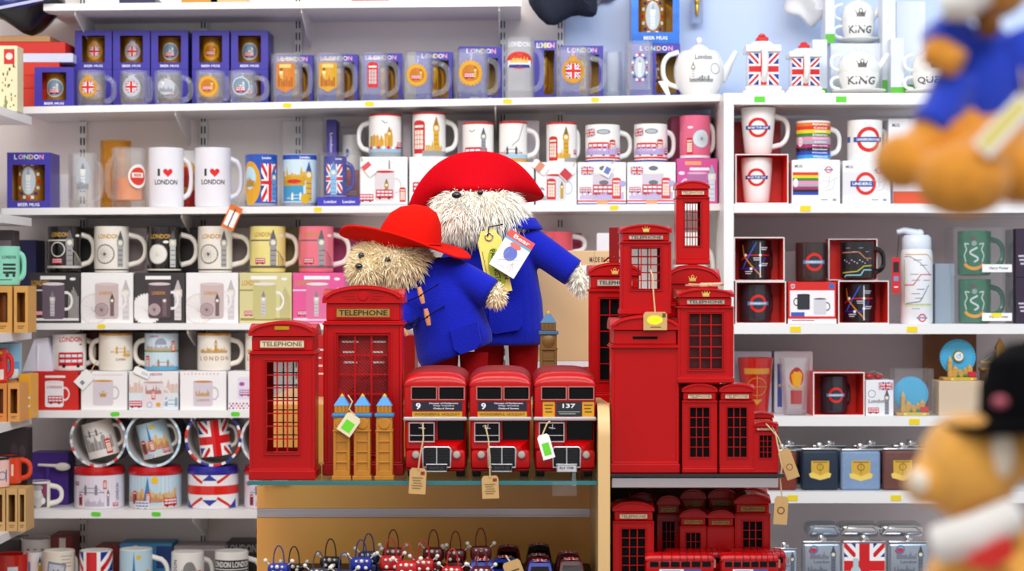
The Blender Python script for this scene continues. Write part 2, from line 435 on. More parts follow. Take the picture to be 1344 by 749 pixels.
# ---------------------------------------------------------------- the room and its shelving
YS, YW = 4.20, 4.42           # front edge of the left wall shelves, back wall
YR = 4.12                     # front edge of the right shelving unit
WALL = mat('painted_wall', '#f6efec', 0.6, var=0.04, scale=3)
PANELG = mat('grey_back_panel', '#efe4e8', 0.5, var=0.06, scale=2)
FLOORM = mat('grey_vinyl_floor', '#8d8a88', 0.5, var=0.15, scale=12)
def struct(name, mb, m, label):
    o = mb.build(name, m, None, smooth=0); return tag(o, label, 'structure', kind='structure')
struct('floor', MB().box(-2.6, 2.6, -1.0, YW, -0.05, 0.0), FLOORM, 'grey vinyl shop floor')
struct('wall_back', MB().box(-2.6, 2.6, YW, YW + .1, 0.0, 3.0), WALL, 'pale painted back wall behind the shelving')
struct('wall_right', MB().box(X(741, YW), 2.6, YW - .004, YW - .0005, Z(150, YW), 3.0), mat('pale_blue_wall_paint', '#c3d2ee', 0.5, var=0.03, scale=4), 'pale blue wall panel above the teapots')
struct('wall_left', MB().box(-1.45, -1.35, 2.6, YW, 0.0, 3.0), WALL, 'pale side wall beside the left shelving')
for px in (110, 268, 392, 660, 735):
    UP = thing('slotted_upright', 'white slotted wall upright ' + {110: 'beside the lone beer mug box', 268: 'behind the frosted mugs', 392: 'behind the tall orange-brown tankard', 660: 'under the end of the top shelf', 735: 'at the edge of the blue wall panel'}[px], 'shelf upright', (X(px, YW), YW - .001, .5), 0, 'slotted wall uprights'); xx = 0
    u = MB().box(xx - .008, xx + .008, -.012, 0, 0, 2.1).build('upright', SHELFW, UP, 0)
    sl = MB()
    for k in range(70):
        for dx in (-.0035, .0035): sl.box(xx + dx - .0013, xx + dx + .0013, -.0135, -.0121, .12 + k * .026, .136 + k * .026)
    sl.build('slots', BLACK, u, 0)

STICK = {'y': mat('yellow_sticker', '#f6d80c', 0.6), 'g': mat('green_sticker', '#5fd52a', 0.6)}
SH = {}
def shelf(key, xl, yl, xr, yr, thick, label, stickers=(), brackets=(), Yf=YS, Yb=YW, digits=None):
    """board whose front top edge runs from pixel (xl, yl) to (xr, yr)"""
    ax, az, bx, bz = X(xl, Yf), Z(yl, Yf), X(xr, Yf), Z(yr, Yf)
    t = thick * Yf / F; k = (bz - az) / (bx - ax)
    SH[key] = lambda px, Y=Yf + .05: az + k * (X(px, Y) - ax)
    root = thing('wall_shelf', label, 'shelf', ((ax + bx) / 2, Yf, (az + bz) / 2))
    ox, oz = (ax + bx) / 2, (az + bz) / 2
    m = MB(); d = Yb - Yf - .001
    v = [(ax - ox, 0, az - oz - t), (bx - ox, 0, bz - oz - t), (bx - ox, d, bz - oz - t), (ax - ox, d, az - oz - t),
         (ax - ox, 0, az - oz), (bx - ox, 0, bz - oz), (bx - ox, d, bz - oz), (ax - ox, d, az - oz)]
    m.add(v, [(3, 2, 1, 0), (4, 5, 6, 7), (0, 1, 5, 4), (1, 2, 6, 5), (2, 3, 7, 6), (3, 0, 4, 7)])
    m.build('board', SHELFW, root, 0)
    for px in brackets:
        xx = X(px, Yf) - ox; zz = az + k * (xx + ox - ax) - oz - t
        b = MB(); p = [(0.012, 0), (d - .012, 0), (d - .012, -.055), (d - .03, -.06), (.03, -.014), (.012, -.008)]
        n = len(p); b.add([(xx - .0015, y, zz + z) for y, z in p] + [(xx + .0015, y, zz + z) for y, z in p],
                          [tuple(range(n)), tuple(range(2 * n - 1, n - 1, -1))] + [(i, i + n, (i + 1) % n + n, (i + 1) % n) for i in range(n)])
        b.build('bracket', SHELFW, root, 0, fix=True)
    for px, c in stickers:
        xx = X(px, Yf) - ox; zz = az + k * (xx + ox - ax) - oz - t * .5
        w, h = .0095 * random.uniform(.9, 1.1), .0048; r = random.uniform(-.06, .06)
        n = 14; pts = []
        for i in range(n):
            a = 2 * PI * i / n; cx = math.copysign(abs(math.cos(a)) ** .55, math.cos(a)) * w; cz = math.copysign(abs(math.sin(a)) ** .55, math.sin(a)) * h
            pts.append((xx + cx * math.cos(r) - cz * math.sin(r), zz + cx * math.sin(r) + cz * math.cos(r)))
        MB().prism(pts, -.0006, -.0001).build('price_sticker', STICK[c], root, 0)
    return root
shelf('T', 57, 5, 684, -1, 9, 'topmost white wall shelf, above the stacked beer mug boxes', brackets=(97, 395, 655))
shelf('A', 30, 140, 945.5, 123.5, 9, 'white wall shelf carrying glass tankards and the white teapot', ((377, 'y'), (485, 'y'), (666, 'y'), (781, 'y')), (229, 650))
shelf('B', 2, 273, 945.5, 267, 9, 'white wall shelf carrying the frosted mugs and London skyline mugs', ((417, 'y'), (626, 'y'), (806, 'y')), (237, 560))
shelf('C', 30, 424, 945.5, 424, 8.5, 'white wall shelf carrying black, white, yellow and pink London mugs', ((133, 'y'),), (245,))
shelf('D', 30, 538.5, 945.5, 538.5, 9.5, 'white wall shelf carrying the red bus mug and its boxes', ((151, 'g'), (309, 'g')), (250,))
shelf('E', 30, 669, 945.5, 669, 11, 'white wall shelf carrying three round mug tins', ((126, 'g'), (205, 'g')), (252,))
shelf('F', 0, 790, 945.5, 790, 11, 'lowest white wall shelf carrying a crowded row of mugs')

# side unit that returns along the left wall towards the camera
def side_shelf(key, yb, label, stick=None):
    z = Z(yb, 4.15); xe = X(40, 4.15); t = .017
    SH[key] = lambda px=0, Y=0: z
    root = thing('side_shelf', label, 'shelf', (xe - .1, 3.9, z))
    MB().box(-.24, .1, -.35, .26, -t, 0).build('board', SHELFW, root, 0)
    if stick:
        MB().box(.1001, .1006, -.02, .0, -t * .85, -t * .2).build('price_sticker', STICK[stick], root, 0)
side_shelf('sA', 153, 'short white side shelf below the red cartons, holding a cream patterned box')
side_shelf('sB', 286, 'short white side shelf just below the blue beer mug box')
side_shelf('sC', 434, 'short white side shelf holding the mint green mug', 'y')
side_shelf('sD', 546, 'short white side shelf holding orange boxed mugs', 'y')
side_shelf('sE', 683, 'short white side shelf holding the orange enamel mug', 'g')

# right shelving unit: upright side panel and five boards
ox = X(957, YR); ru = thing('shelf_divider', 'white upright panel between the two runs of shelves', 'shelving', (ox, YR, 0)); rb_ = thing('back_panel', 'grey back panel behind the Underground mugs and hip flasks', 'shelving', (ox, YR, 0))
pz = Z(121, YR)
MB().box(X(950, YR) - ox, X(963, YR) - ox, 0, YW - YR - .002, .02, Z(137.3, YR)).build('panel_board', SHELFW, ru, 0)
MB().box(X(963, YR) - ox + .0005, .95, YW - YR - .02, YW - YR - .003, .02, pz - .03).build('panel_sheet', PANELG, rb_, 0)
RS = {}
for key, y, th, st in (('1', 122, 15, ((997, 'g'), (1104, 'g'))), ('2', 267, 12, ((1057, 'y'),)), ('3', 425, 13, ((1044, 'y'), (1197, 'y'))), ('4', 546, 13, ((1200, 'y'), )), ('5', 645, 15, ((1040, 'y'), (1176, 'y'))), ('6', 771, 15, ())):
    z = Z(y, YR); RS[key] = z
    x0 = X(963, YR) - ox + .0005 if key != '1' else X(950, YR) - ox
    b = thing('wall_shelf', 'white shelf board carrying ' + {'1': 'the Union flag teapots and KING tea set', '2': 'the rainbow mug and MIND THE GAP mugs', '3': 'the tube map mugs and white bottle', '4': 'the pint glasses and ferris wheel models', '5': 'the leather hip flasks', '6': 'the silver and Union flag flasks'}[key], 'shelf', (ox, YR, 0))
    MB().box(x0, .95, 0, YW - YR - .022, z - th * YR / F, z).build('board', SHELFW, b, 0)
    for px, c in st:
        xx = X(px, YR) - ox; zz = z - th * YR / F * .55
        MB().bbox(xx - .011, xx + .011, -.001, -.0002, zz - .006, zz + .006, .0003).build('price_sticker', STICK[c], b, 0)

# ---------------------------------------------------------------- product builders
def pale(c, k): return tuple(min(1, x + (1 - x) * k) for x in c)
def mug(x0, x1, yt, zb, Yf, label, art=None, body=None, hx=None, ang=.3, taper=0.0, group=None, inner=None, rim=None, hmat=None, name='mug', rot=0.0, hspan=.33):
    R = (x1 - x0) / 2 * (Yf + .03) / F; Yc = Yf + R; H = Z(yt, Yc - R * .3) - zb
    root = thing(name, label, 'mug', (X((x0 + x1) / 2, Yc), Yc, zb), 0, group)
    bm = body or WHITE_CER; rf = lambda v: R * (1 - taper * (1 - max(0, min(1, v / H))) ** 1.3)
    prof = [(0, .0015), (rf(0) * .86, .0), (rf(0) * .96, .0015), (rf(.006), .006)] + [(rf(H * k / 5), H * k / 5) for k in range(1, 5)] + \
           [(rf(H), H - .001), (rf(H) - .0015, H), (rf(H) - .0035, H - .001)]
    inn = [(rf(H) - .0035, H - .001), (rf(H * .5) - .0035, H * .5), (rf(.01) - .004, .012), (rf(0) * .8, .008), (0, .008)]
    if inner:
        MB().lathe(prof).build('body', bm, root); MB().lathe(inn).build('lining', inner, root)
    else: MB().lathe(prof + inn[1:]).build('body', bm, root)
    if rim: MB().lathe([(rf(H) + .0003, H - .0045), (rf(H) + .0003, H - .0006), (rf(H) - .0015, H + .0004), (rf(H) - .004, H - .0006)]).build('rim_band', rim, root)
    if hx is not None:
        left = hx < x0; hw = ((x0 - hx) if left else (hx - x1)) * Yc / F / max(.35, math.cos(ang)); a = (PI - ang) if left else ang
        path = []
        for i in range(13):
            t = -1 + 2 * i / 12; z = H * (.5 + hspan * t)
            path.append((rf(z) - .002 + (hw - .004) * math.sqrt(max(0, 1 - abs(t) ** 2.6)), 0, z))
        MB().tube(path, [.0058 - .0012 * (1 - abs(-1 + 2 * i / 12)) for i in range(13)], 8).xf(Matrix.Rotation(a, 4, 'Z')).build('handle', hmat or bm, root)
    if art:
        A = Art(); A.clip = (-R * 2.2, .002, R * 2.2, H - .001); art(A, R, H); A.wrap(root, rf, rot=rot + math.atan2(root.location.x, root.location.y) * -1)
    return root
def top_of(yt, Y): return Z(yt, Y)
def carton(x0, x1, yt, zb, Yf, label, art=None, color='#f6f4f2', depth=.09, group=None, cat='box', name='mug_box', rz=0.0, side=None, rough=.4, sart=None, vary=.03):
    W = (x1 - x0) * Yf / F; H = Z(yt, Yf) - zb
    root = thing(name, label, cat, (X((x0 + x1) / 2, Yf) + math.sin(rz) * -depth / 2, Yf + depth / 2, zb), rz, group)
    m = mat('card_' + color, color, rough, var=vary)
    W -= .0008
    MB().bbox(-W / 2, W / 2, -depth / 2, depth / 2, 0, H, .0008).build('carton', m, root, 0)
    fl = MB(); fl.box(-W / 2 + .003, W / 2 - .003, -depth / 2 + .0015, depth / 2 - .004, H, H + .0004)
    fl.build('lid_flap', m, root, 0)
    if art:
        A = Art(); A.clip = (-W / 2, 0.0004, W / 2, H - .0004); art(A, W, H); A.flat(root, -depth / 2)
    if sart:
        A = Art(); A.clip = (-depth / 2, 0.0004, depth / 2, H - .0004); sart(A, depth, H); sg = 1 if (x0 + x1) / 2 < CX else -1; A.side(root, sg * W / 2, sg=sg)
    root['H'] = H
    return root, zb + H + .0005
BLUEBOX = mat('violet_blue_card', '#3b32a4', .35, var=.06); CARDIN = mat('amber_card_lining', '#ffc35a', .6, var=.3, scale=40)
BARREL = lambda R: [(0, 0), (R * .82, 0), (R * .9, .004)]
def tankard_mesh(R, H, barrel, flutes, th=.004):
    pr = []
    for k in range(9):
        t = k / 8
        r = R * ((.84 + .16 * math.sin(PI * min(1, t * 1.12) * .62 + .25)) if barrel else (1.0 if k else .97)); pr.append((r, H * t + (0 if k else .0)))
    prof = [(0, .0)] + pr + [(pr[-1][0] - .002, H + .001)] + [(r - th, max(z, .018)) for r, z in reversed(pr) if z > .012] + [(0, .016)]
    md = (lambda a, z: 1 + (.03 * abs(math.cos(a * flutes / 2)) - .015) * (1 if .004 < z < H * .8 else 0)) if flutes else None
    return MB().lathe(prof, 32 if not flutes else flutes * 4, mod=md), pr
def tankard(x0, x1, yt, zb, Yf, label, art=None, hx=None, barrel=False, flutes=10, group=None, material=None, ang=.15, name='glass_tankard', cat='glass', beer=None):
    R = (x1 - x0) / 2 * (Yf + .03) / F; Yc = Yf + R; H = Z(yt, Yc - R * .3) - zb
    root = thing(name, label, cat, (X((x0 + x1) / 2, Yc), Yc, zb), 0, group)
    mb, pr = tankard_mesh(R, H, barrel, flutes)
    mb.build('glass_body', material or GLASS, root, 55)
    if hx is not None:
        left = hx < x0; hw = ((x0 - hx) if left else (hx - x1)) * Yc / F; a = (PI - ang) if left else ang; rr = pr[4][0]
        path = [(rr - .003 + (hw - .003) * math.sqrt(max(0, 1 - abs(-1 + i / 6) ** 2.8)), 0, H * (.5 + .34 * (-1 + i / 6))) for i in range(13)]
        MB().tube(path, .0062, 8).xf(Matrix.Rotation(a, 4, 'Z')).build('handle', material or GLASS, root)
    if beer:
        MB().lathe([(0, .017), (R - .006, .017), (R - .006, H * .5), (0, H * .5)], 24).build('beer_layer', mat('beer_gel', '#ee8400', .3, var=.1), root)
    if art:
        A = Art(); A.clip = (-R * 1.6, .003, R * 1.6, H - .002); art(A, R, H); A.wrap(root, lambda v: R * 1.018, 'badge')
    return root
def medal(kind, gold='#d99a20'):
    """small cast badges on the glasses"""
    def f(A, R, H):
        cy = H * .52; r = min(R * .62, H * .28)
        if kind in ('flag', 'flagsilver'):
            g = gold if kind == 'flag' else '#c9ccd4'
            A.ell(0, cy, r, r * 1.1, g, 22); A.clip = None
            a = A.sub(0, cy); jack(a, r * 1.25, r * 1.25); crown2d(A, 0, cy + r * 1.0, r * .7, g); A.ring(0, cy, r * .82, r, g, 22, asp=.98)
        elif kind == 'sun':
            for i in range(20): A.ell(r * math.cos(PI * i / 10), cy + r * math.sin(PI * i / 10), r * .16, r * .16, '#e0a41c', 6)
            A.ell(0, cy, r, r, '#e6a820', 22); A.ell(0, cy, r * .74, r * .74, '#c77812', 20); bus2d(A, -r * .1, cy - r * .5, r * .9); ben2d(A, r * .4, cy - r * .4, r * 1.0, '#f0c040')
        elif kind == 'eye':
            eye2d(A, 0, cy, r, '#dfe4ee', '#6f93a8'); bus2d(A, 0, cy - r * .7, r * 1.1); ben2d(A, r * .3, cy - r * .4, r * 1.1, '#d5dbe2', '#9aa4b0')
        elif kind == 'silver':
            A.ell(0, cy, r, r * .9, '#c6cad2', 20); ben2d(A, -r * .3, cy - r * .4, r * 1.3, '#eef0f4', '#8a8f9a'); skyline(A, -r * .8, r * .8, cy - r * .6, r * .9, '#9298a4', 5)
        elif kind in ('tall', 'tallgold'):
            g = '#d8801c' if kind == 'tall' else '#dba322'
            A.poly([(-r, H * .3), (r, H * .3), (r, H * .8), (-r, H * .8)], g); A.poly([(-r * .9, H * .3), (0, H * .2), (r * .9, H * .3)], g)
            ben2d(A, -r * .4, H * .32, H * .42, '#f2c65c'); skyline(A, -r * .8, r * .8, H * .32, H * .3, '#b8680e', 2); A.rect(-r * .6, H * .7, r * .6, H * .77, '#f6d27a')
            A.text('London', 0, H * .88, H * .08, '#e8d9a0', w=R * 1.0)
        elif kind == 'phone':
            phone2d(A, 0, H * .28, H * .52, '#d8201c', '#c9c4c4'); A.text('London', 0, H * .88, H * .08, '#eee6f4', w=R * 1.0)
        elif kind == 'shield':
            n = 16
            for i in range(n):
                a = 2 * PI * i / n; A.rect(r * .9 * math.cos(a) - r * .13, cy + r * 1.5 * math.sin(a) - r * .13, r * .9 * math.cos(a) + r * .13, cy + r * 1.5 * math.sin(a) + r * .13, ('#d81f26', '#f4f4f6', '#27368f', '#f4f4f6')[i % 4])
            A.ell(0, cy, r * .62, r * 1.2, '#c5d0d6', 18); ben2d(A, 0, cy - r, r * 2, '#e8edf0', '#9aa8b0')
        elif kind == 'oval':
            A.ell(0, H * .62, R * .9, R * .55, '#d8321c', 24); A.rect(-R * .8, H * .52, R * .8, H * .62, '#f0f2f6'); A.rect(-R * .7, H * .5, R * .7, H * .55, '#27368f')
            skyline(A, -R * .6, R * .6, H * .58, H * .14, '#f2c65c', 4); A.text('LONDON', 0, H * .88, H * .08, '#f0f0f8', w=R * 1.5)
    return f
def window_box(x0, x1, yt, zb, Yf, label, kind='flag', depth=.085, group=None, title=None, foot=True, color=None, win=(.19, .17, .81, .87), rz=0.0):
    """printed carton with an open window showing a badge tankard inside"""
    W = (x1 - x0) * Yf / F - .0008; H = Z(yt, Yf) - zb; t = .0016
    root = thing('beer_mug_box', label, 'box', (X((x0 + x1) / 2, Yf), Yf + depth / 2, zb), rz, group)
    a0, b0, a1, b1 = -W / 2 + W * win[0], H * win[1], -W / 2 + W * win[2], H * win[3]; y0 = -depth / 2
    m = MB()
    for bx in ((-W / 2, a0, 0, H), (a1, W / 2, 0, H), (a0, a1, 0, b0), (a0, a1, b1, H)): m.box(bx[0], bx[1], y0, y0 + t, bx[2], bx[3])
    m.box(-W / 2, -W / 2 + t, y0 + t, -y0, 0, H).box(W / 2 - t, W / 2, y0 + t, -y0, 0, H)
    m.box(-W / 2 + t, W / 2 - t, y0 + t, -y0, 0, t).box(-W / 2 + t, W / 2 - t, y0 + t, -y0, H - t, H).box(-W / 2 + t, W / 2 - t, -y0 - t, -y0, t, H - t)
    m.build('carton', color or BLUEBOX, root, 0)
    MB().box(-W / 2 + t, W / 2 - t, -y0 - t - .0008, -y0 - t, t, H - t).box(-W / 2 + t, -W / 2 + t + .0005, y0 + t, -y0 - t, t, H - t).build('lining', CARDIN, root, 0)
    R = min((a1 - a0) * .42, depth * .36); hh = (H - 2 * t) * .88
    mb, pr = tankard_mesh(R, hh, False, 8); cup = mb.build('boxed_tankard', AMBER, root, 55, loc=(-W * .05, 0, t + .0005))
    A = Art(); medal(kind)(A, R * 1.4, hh * 1.08); A.wrap(cup, lambda v: R * 1.02, 'badge')
    MB().tube([(R - .002 + R * .6 * math.sqrt(max(0, 1 - abs(-1 + i / 4) ** 2.6)), 0, hh * (.5 + .33 * (-1 + i / 4))) for i in range(9)], .004, 6).build('handle', AMBER, cup)
    A = Art()
    if foot: A.text('BEER MUG', 0, H * win[1] * .5, H * .06, '#f3f2fa', w=W * .5)
    if title:
        for i, ch in enumerate('LONDON'): A.text(ch, -W * .3 + W * .12 * i, H * .92, H * .085, ('#f6f6fa', '#f2b9c4', '#bfe6c0', '#f2d36a', '#f6f6fa', '#f2a9c8')[i])
    if A.s: A.flat(root, y0)
    return root, zb + H + .0005
def open_box(x0, x1, yt, zb, Yf, label, depth=.085, color='#ee2c20', group=None, inside='#e0231c'):
    W = (x1 - x0) * Yf / F - .0008; H = Z(yt, Yf) - zb; t = .0022; y0 = -depth / 2
    root = thing('open_gift_box', label, 'box', (X((x0 + x1) / 2, Yf), Yf + depth / 2, zb), 0, group)
    m = mat('card_' + color, color, .4)
    MB().box(-W / 2, -W / 2 + t, y0, -y0, 0, H).box(W / 2 - t, W / 2, y0, -y0, 0, H).box(-W / 2 + t, W / 2 - t, y0, -y0, 0, t).box(-W / 2 + t, W / 2 - t, y0, -y0, H - t, H).box(-W / 2 + t, W / 2 - t, -y0 - t, -y0, t, H - t).build('carton', m, root, 0)
    A = Art()
    for r in ((-W / 2, 0, -W / 2 + t, H), (W / 2 - t, 0, W / 2, H), (-W / 2 + t, 0, W / 2 - t, t), (-W / 2 + t, H - t, W / 2 - t, H)): A.rect(*r, '#f4e9e6')
    A.flat(root, y0, 'edge_print')
    return root, zb + H + .0005, zb + t + .0003

# ---------------------------------------------------------------- shelf A: glass tankards and their boxes
YG = YS + .012                # front row on the left shelves
gA = 'stacked blue beer mug boxes'
window_box(45, 97, 88, SH['A'](70), YG, 'small blue beer mug box standing alone beside the red cartons', 'eye', group=gA)
ups = [(98, 147, 'flag', 'with an orange flag badge glass'), (148, 197, 'flagsilver', 'with a silver flag badge glass'), (198, 247, 'eye', 'with a silver wheel badge, third along'),
       (252, 301, 'sun', 'with a gold sun badge glass'), (303, 352, 'eye', 'ending the row by the tall tankards')]
for x0, x1, kd, lb in ups:
    _, zt = window_box(x0, x1, 91, SH['A']((x0 + x1) / 2), YG + .085, 'lower blue beer mug box under the one ' + lb, kd, group=gA, depth=.1)
    window_box(x0, x1, 40, zt, YG + .085, 'upper blue beer mug box ' + lb, kd, group=gA, depth=.1)
gt = 'clear glass tankards with badges'
for x0, x1, yt, hx, kd, br, lb in ((100, 139, 93, 153, 'flag', 1, 'small dimpled glass tankard with an orange flag badge'), (157, 195, 93, 201, 'flagsilver', 1, 'small dimpled glass tankard with a silver flag badge'),
        (202, 240, 93, 254, 'silver', 1, 'small dimpled glass tankard with an all-silver skyline badge'), (256, 296, 93, 302, 'sun', 1, 'small dimpled glass tankard with a gold sun badge'),
        (300, 337, 93, 354, 'eye', 1, 'small dimpled glass tankard with a silver wheel and red bus badge'),
        (356, 397, 71, 411, 'tall', 0, 'tall glass tankard with an orange-brown London badge'), (412, 452, 71, 470, 'tallgold', 0, 'tall glass tankard with a golden London badge'),
        (471, 510, 70, 526, 'phone', 0, 'tall glass tankard with a red telephone box badge'), (527, 569, 70, 593, 'sun', 1, 'wide barrel glass tankard with a gold sun badge, next to the telephone box tankard'),
        (594, 642, 66, 658, 'sun', 1, 'wide barrel glass tankard with a gold sun badge, in front of the tilted blue box'), (661, 702, 50, 716, 'oval', 0, 'tallest glass with red oval London print'),
        (727, 776, 63, 798, 'flag', 1, 'barrel glass tankard with a gold crowned flag badge'), (820, 857, 55, None, 'shield', 0, 'straight glass with a red, white and blue shield badge')):
    tankard(x0, x1, yt, SH['A']((x0 + x1) / 2), YG, lb, medal(kd), hx, bool(br), 12 if br else 10, gt)
tankard(793, 816, 68, SH['A'](806), YG + .07, 'plain clear glass tumbler without a badge', None, None, True, 12, gt, name='glass_tumbler')
for x0, x1, yt, lb in ((361, 411, 72, 'blue London box behind the orange-brown badge tankard'), (418, 470, 71, 'blue London box behind the golden badge tankard'), (476, 528, 70, 'blue London box behind the telephone box tankard'),
                       (545, 594, 68, 'blue London box behind the gold sun tankard'), (700, 731, 53, 'narrow blue London box behind the red oval glass'), (735, 792, 60, 'blue London box behind the crowned flag tankard')):
    window_box(x0, x1, yt, SH['A']((x0 + x1) / 2), YG + .095, lb, 'tallgold', group='blue London boxes behind the tankards', title=True, foot=False, win=(.45, .12, .9, .84))
window_box(600, 657, 61, SH['A'](628), YG + .095, 'blue London box slightly turned behind the second gold sun tankard', 'sun', title=True, win=(.62, .15, .9, .8), rz=.1, group='blue London boxes behind the tankards')
_, zt = window_box(829, 893, 57.5, SH['A'](860), YG + .095, 'blue London box underneath the shiny metallic beer mug box', 'shield', title=True, win=(.5, .12, .92, .84), group='blue London boxes behind the tankards')
window_box(829, 892, -18, zt, YG + .095, 'shiny metallic blue beer mug box on top of another box', 'shield', color=mat('metallic_blue_foil', '#2a5fb0', .2, metal=.6, var=.5, scale=30), win=(.14, .2, .86, .95))

# teapot with skyline drawing
def teapot(name, label, px0, px1, yt, zb, Yf, art, hx, sx, knob=True, flat=.92):
    R = (px1 - px0) / 2 * (Yf + .05) / F; Yc = Yf + R; H = (Z(yt, Yc) - zb)
    root = thing(name, label, 'teapot', (X((px0 + px1) / 2, Yc), Yc, zb))
    rf = lambda v: R * max(.02, 1 - abs((v / H - .47) / .56) ** 2) ** .5
    prof = [(0, 0), (R * .55, 0)] + [(rf(H * k / 14), H * k / 14) for k in range(1, 13)] + [(R * .34, H * .9), (0, H * .93)]
    MB().lathe(prof, 32).build('body', WHITE_CER, root)
    MB().lathe([(R * .45, H * .865), (R * .46, H * .885), (R * .3, H * .95), (R * .1, H * 1.0), (0, H * 1.0)], 24).ball((0, 0, H * 1.07), R * .13).build('lid', WHITE_CER, root)
    hw = abs(hx - (px0 if hx < px0 else px1)) * Yc / F; sg = -1 if hx < px0 else 1
    MB().tube([(sg * (R * .8 + (hw + R * .14) * math.sqrt(max(0, 1 - abs(-1 + i / 6) ** 2.4))), 0, H * (.52 + .33 * (-1 + i / 6))) for i in range(13)], .0055, 8).build('handle', WHITE_CER, root)
    sw = abs(sx - (px1 if sx > px1 else px0)) * Yc / F; sp = -sg
    MB().tube([(sp * R * .82, 0, H * .34), (sp * (R * .98), 0, H * .45), (sp * (R + sw * .5), 0, H * .66), (sp * (R + sw), 0, H * .86)], [.014, .012, .008, .006], 10).build('spout', WHITE_CER, root)
    A = Art(); art(A, R, H); A.wrap(root, rf)
    return root
def ta(A, R, H):
    A.text('London', R * .1, H * .72, H * .1, '#55555c', w=R * .7)
    ben2d(A, -R * .3, H * .28, H * .36, '#8d8f96', '#55575e'); skyline(A, -R * .45, R * .5, H * .25, H * .16, '#9a9ca4', 9); bridge2d(A, R * .15, H * .27, R * .6, '#7c7e86')
    A.ring(R * .55, H * .5, R * .19, R * .21, '#5c5e66', 22)
teapot('teapot', 'round white teapot with a grey London skyline drawing', 884, 951, 58, SH['A'](915), YG, ta, 868, 966)
tg = thing('swing_tag', 'small white price tag leaning against the skyline teapot', 'tag', (X(871, YG), YG - .004, SH['A'](871)))
MB().prism([(-.012, .03), (.005, .032), (.014, .001), (.006, 0)], -.0005, .0005).build('card', mat('white_card', '#f7f6f4', .7), tg, 0)
pk = thing('hanging_packet', 'slim clear packet with a small gold figure hung on the wall', 'packet', (X(915, 4.38), 4.38, Z(30, 4.38)))
MB().bbox(-.012, .012, -.008, .008, 0, .09, .003).build('clear_pack', PLASTIC, pk); MB().ball((0, 0, .05), (.006, .004, .012)).ball((0, 0, .03), (.004, .003, .016)).ball((0, 0, .067), .005).build('gold_figure', GOLD, pk)
MB().box(-.013, .013, .0085, .0095, 0, .1).build('backing_card', mat('blue_grey_card', '#93a4c8', .6), pk, 0)

# ---- what lies on the top shelf and hangs beside it
rndm = random.Random(4)
zt_ = SH['T']
bagm = mat('black_polythene', '#15161d', .25, var=.3, scale=9, bump=.3); navy = mat('navy_polythene', '#26307a', .25, var=.3, scale=12)
def crumple(name, label, px0, px1, py0, py1, Y, m, seed, depth=.05, cat='bag'):
    r = random.Random(seed); W = (px1 - px0) * Y / F; H = (py1 - py0) * Y / F
    root = thing(name, label, cat, (X((px0 + px1) / 2, Y), Y, Z(py1, Y)))
    mb = MB().ball((0, 0, H / 2), (W / 2, depth, H / 2), 26, 16)
    ph = [(r.uniform(0, 6), r.uniform(3, 6) / max(W, H)) for _ in range(5)]
    mb.v = [(x * (1 + .12 * math.sin(z * ph[0][1] * 2 + ph[0][0])), y + .01 * math.sin(x * ph[1][1] * 2 + z * ph[2][1] * 2), z + H * .1 * math.sin(x * ph[3][1] * 2 + ph[3][0])) for x, y, z in mb.v]
    z0 = min(p[2] for p in mb.v); mb.v = [(x, y, z - z0) for x, y, z in mb.v]
    mb.build('bag_body', m, root); return root
crumple('bundle', 'black and navy plastic-wrapped bundle left of the top shelf', -30, 92, -40, 46, 4.28, bagm, 1, .06)
crumple('folded_bag', 'navy blue folded bag with a pale stripe lying on the black bundle', -20, 70, -20, 12, 4.19, navy, 8, .015)
st = MB().box(-.07, .05, -.02, -.0188, 0, .006).xf(Matrix.Rotation(-.2, 4, 'Y')); o = st.build('pale_strap', mat('pale_lilac_band', '#b9bede', .5), None, 0); o.location = (X(25, 4.15), 4.178, Z(6, 4.15)); tag(o, 'pale lilac strap across the navy folded bag', 'strap')
crumple('hanging_bag', 'dark navy cloth bag hanging beside the end of the top shelf', 687, 790, -40, 34, 4.31, mat('dark_navy_cloth', '#141a30', .8, var=.4, scale=20), 3, .04)
crumple('cloth_bundle', 'grey and beige cloth hanging behind the dark navy bag', 752, 812, -50, 14, 4.40, mat('grey_beige_cloth', '#8e8a94', .8, var=.3, scale=20), 5, .01, 'cloth')
for px, c, lb in ((180, '#20264e', 'dark navy packet lying on the top shelf'), (262, '#c98a20', 'ochre packet lying on the top shelf'), (300, '#d9b27c', 'tan packet lying on the top shelf'), (485, '#c04a3c', 'red-brown packet lying on the top shelf')):
    o, _ = carton(px - 24, px + 24, -4.5, zt_(px), YS + .05, lb, None, c, .1, name='packet', cat='packet')
cl = crumple('white_cloth', 'bunch of white cloth hanging on the wall above the flag teapots', 1030, 1084, -40, 36, 4.33, mat('white_cotton', '#e7e6e8', .9, var=.06, scale=30, bump=.3), 6, .035, 'cloth')

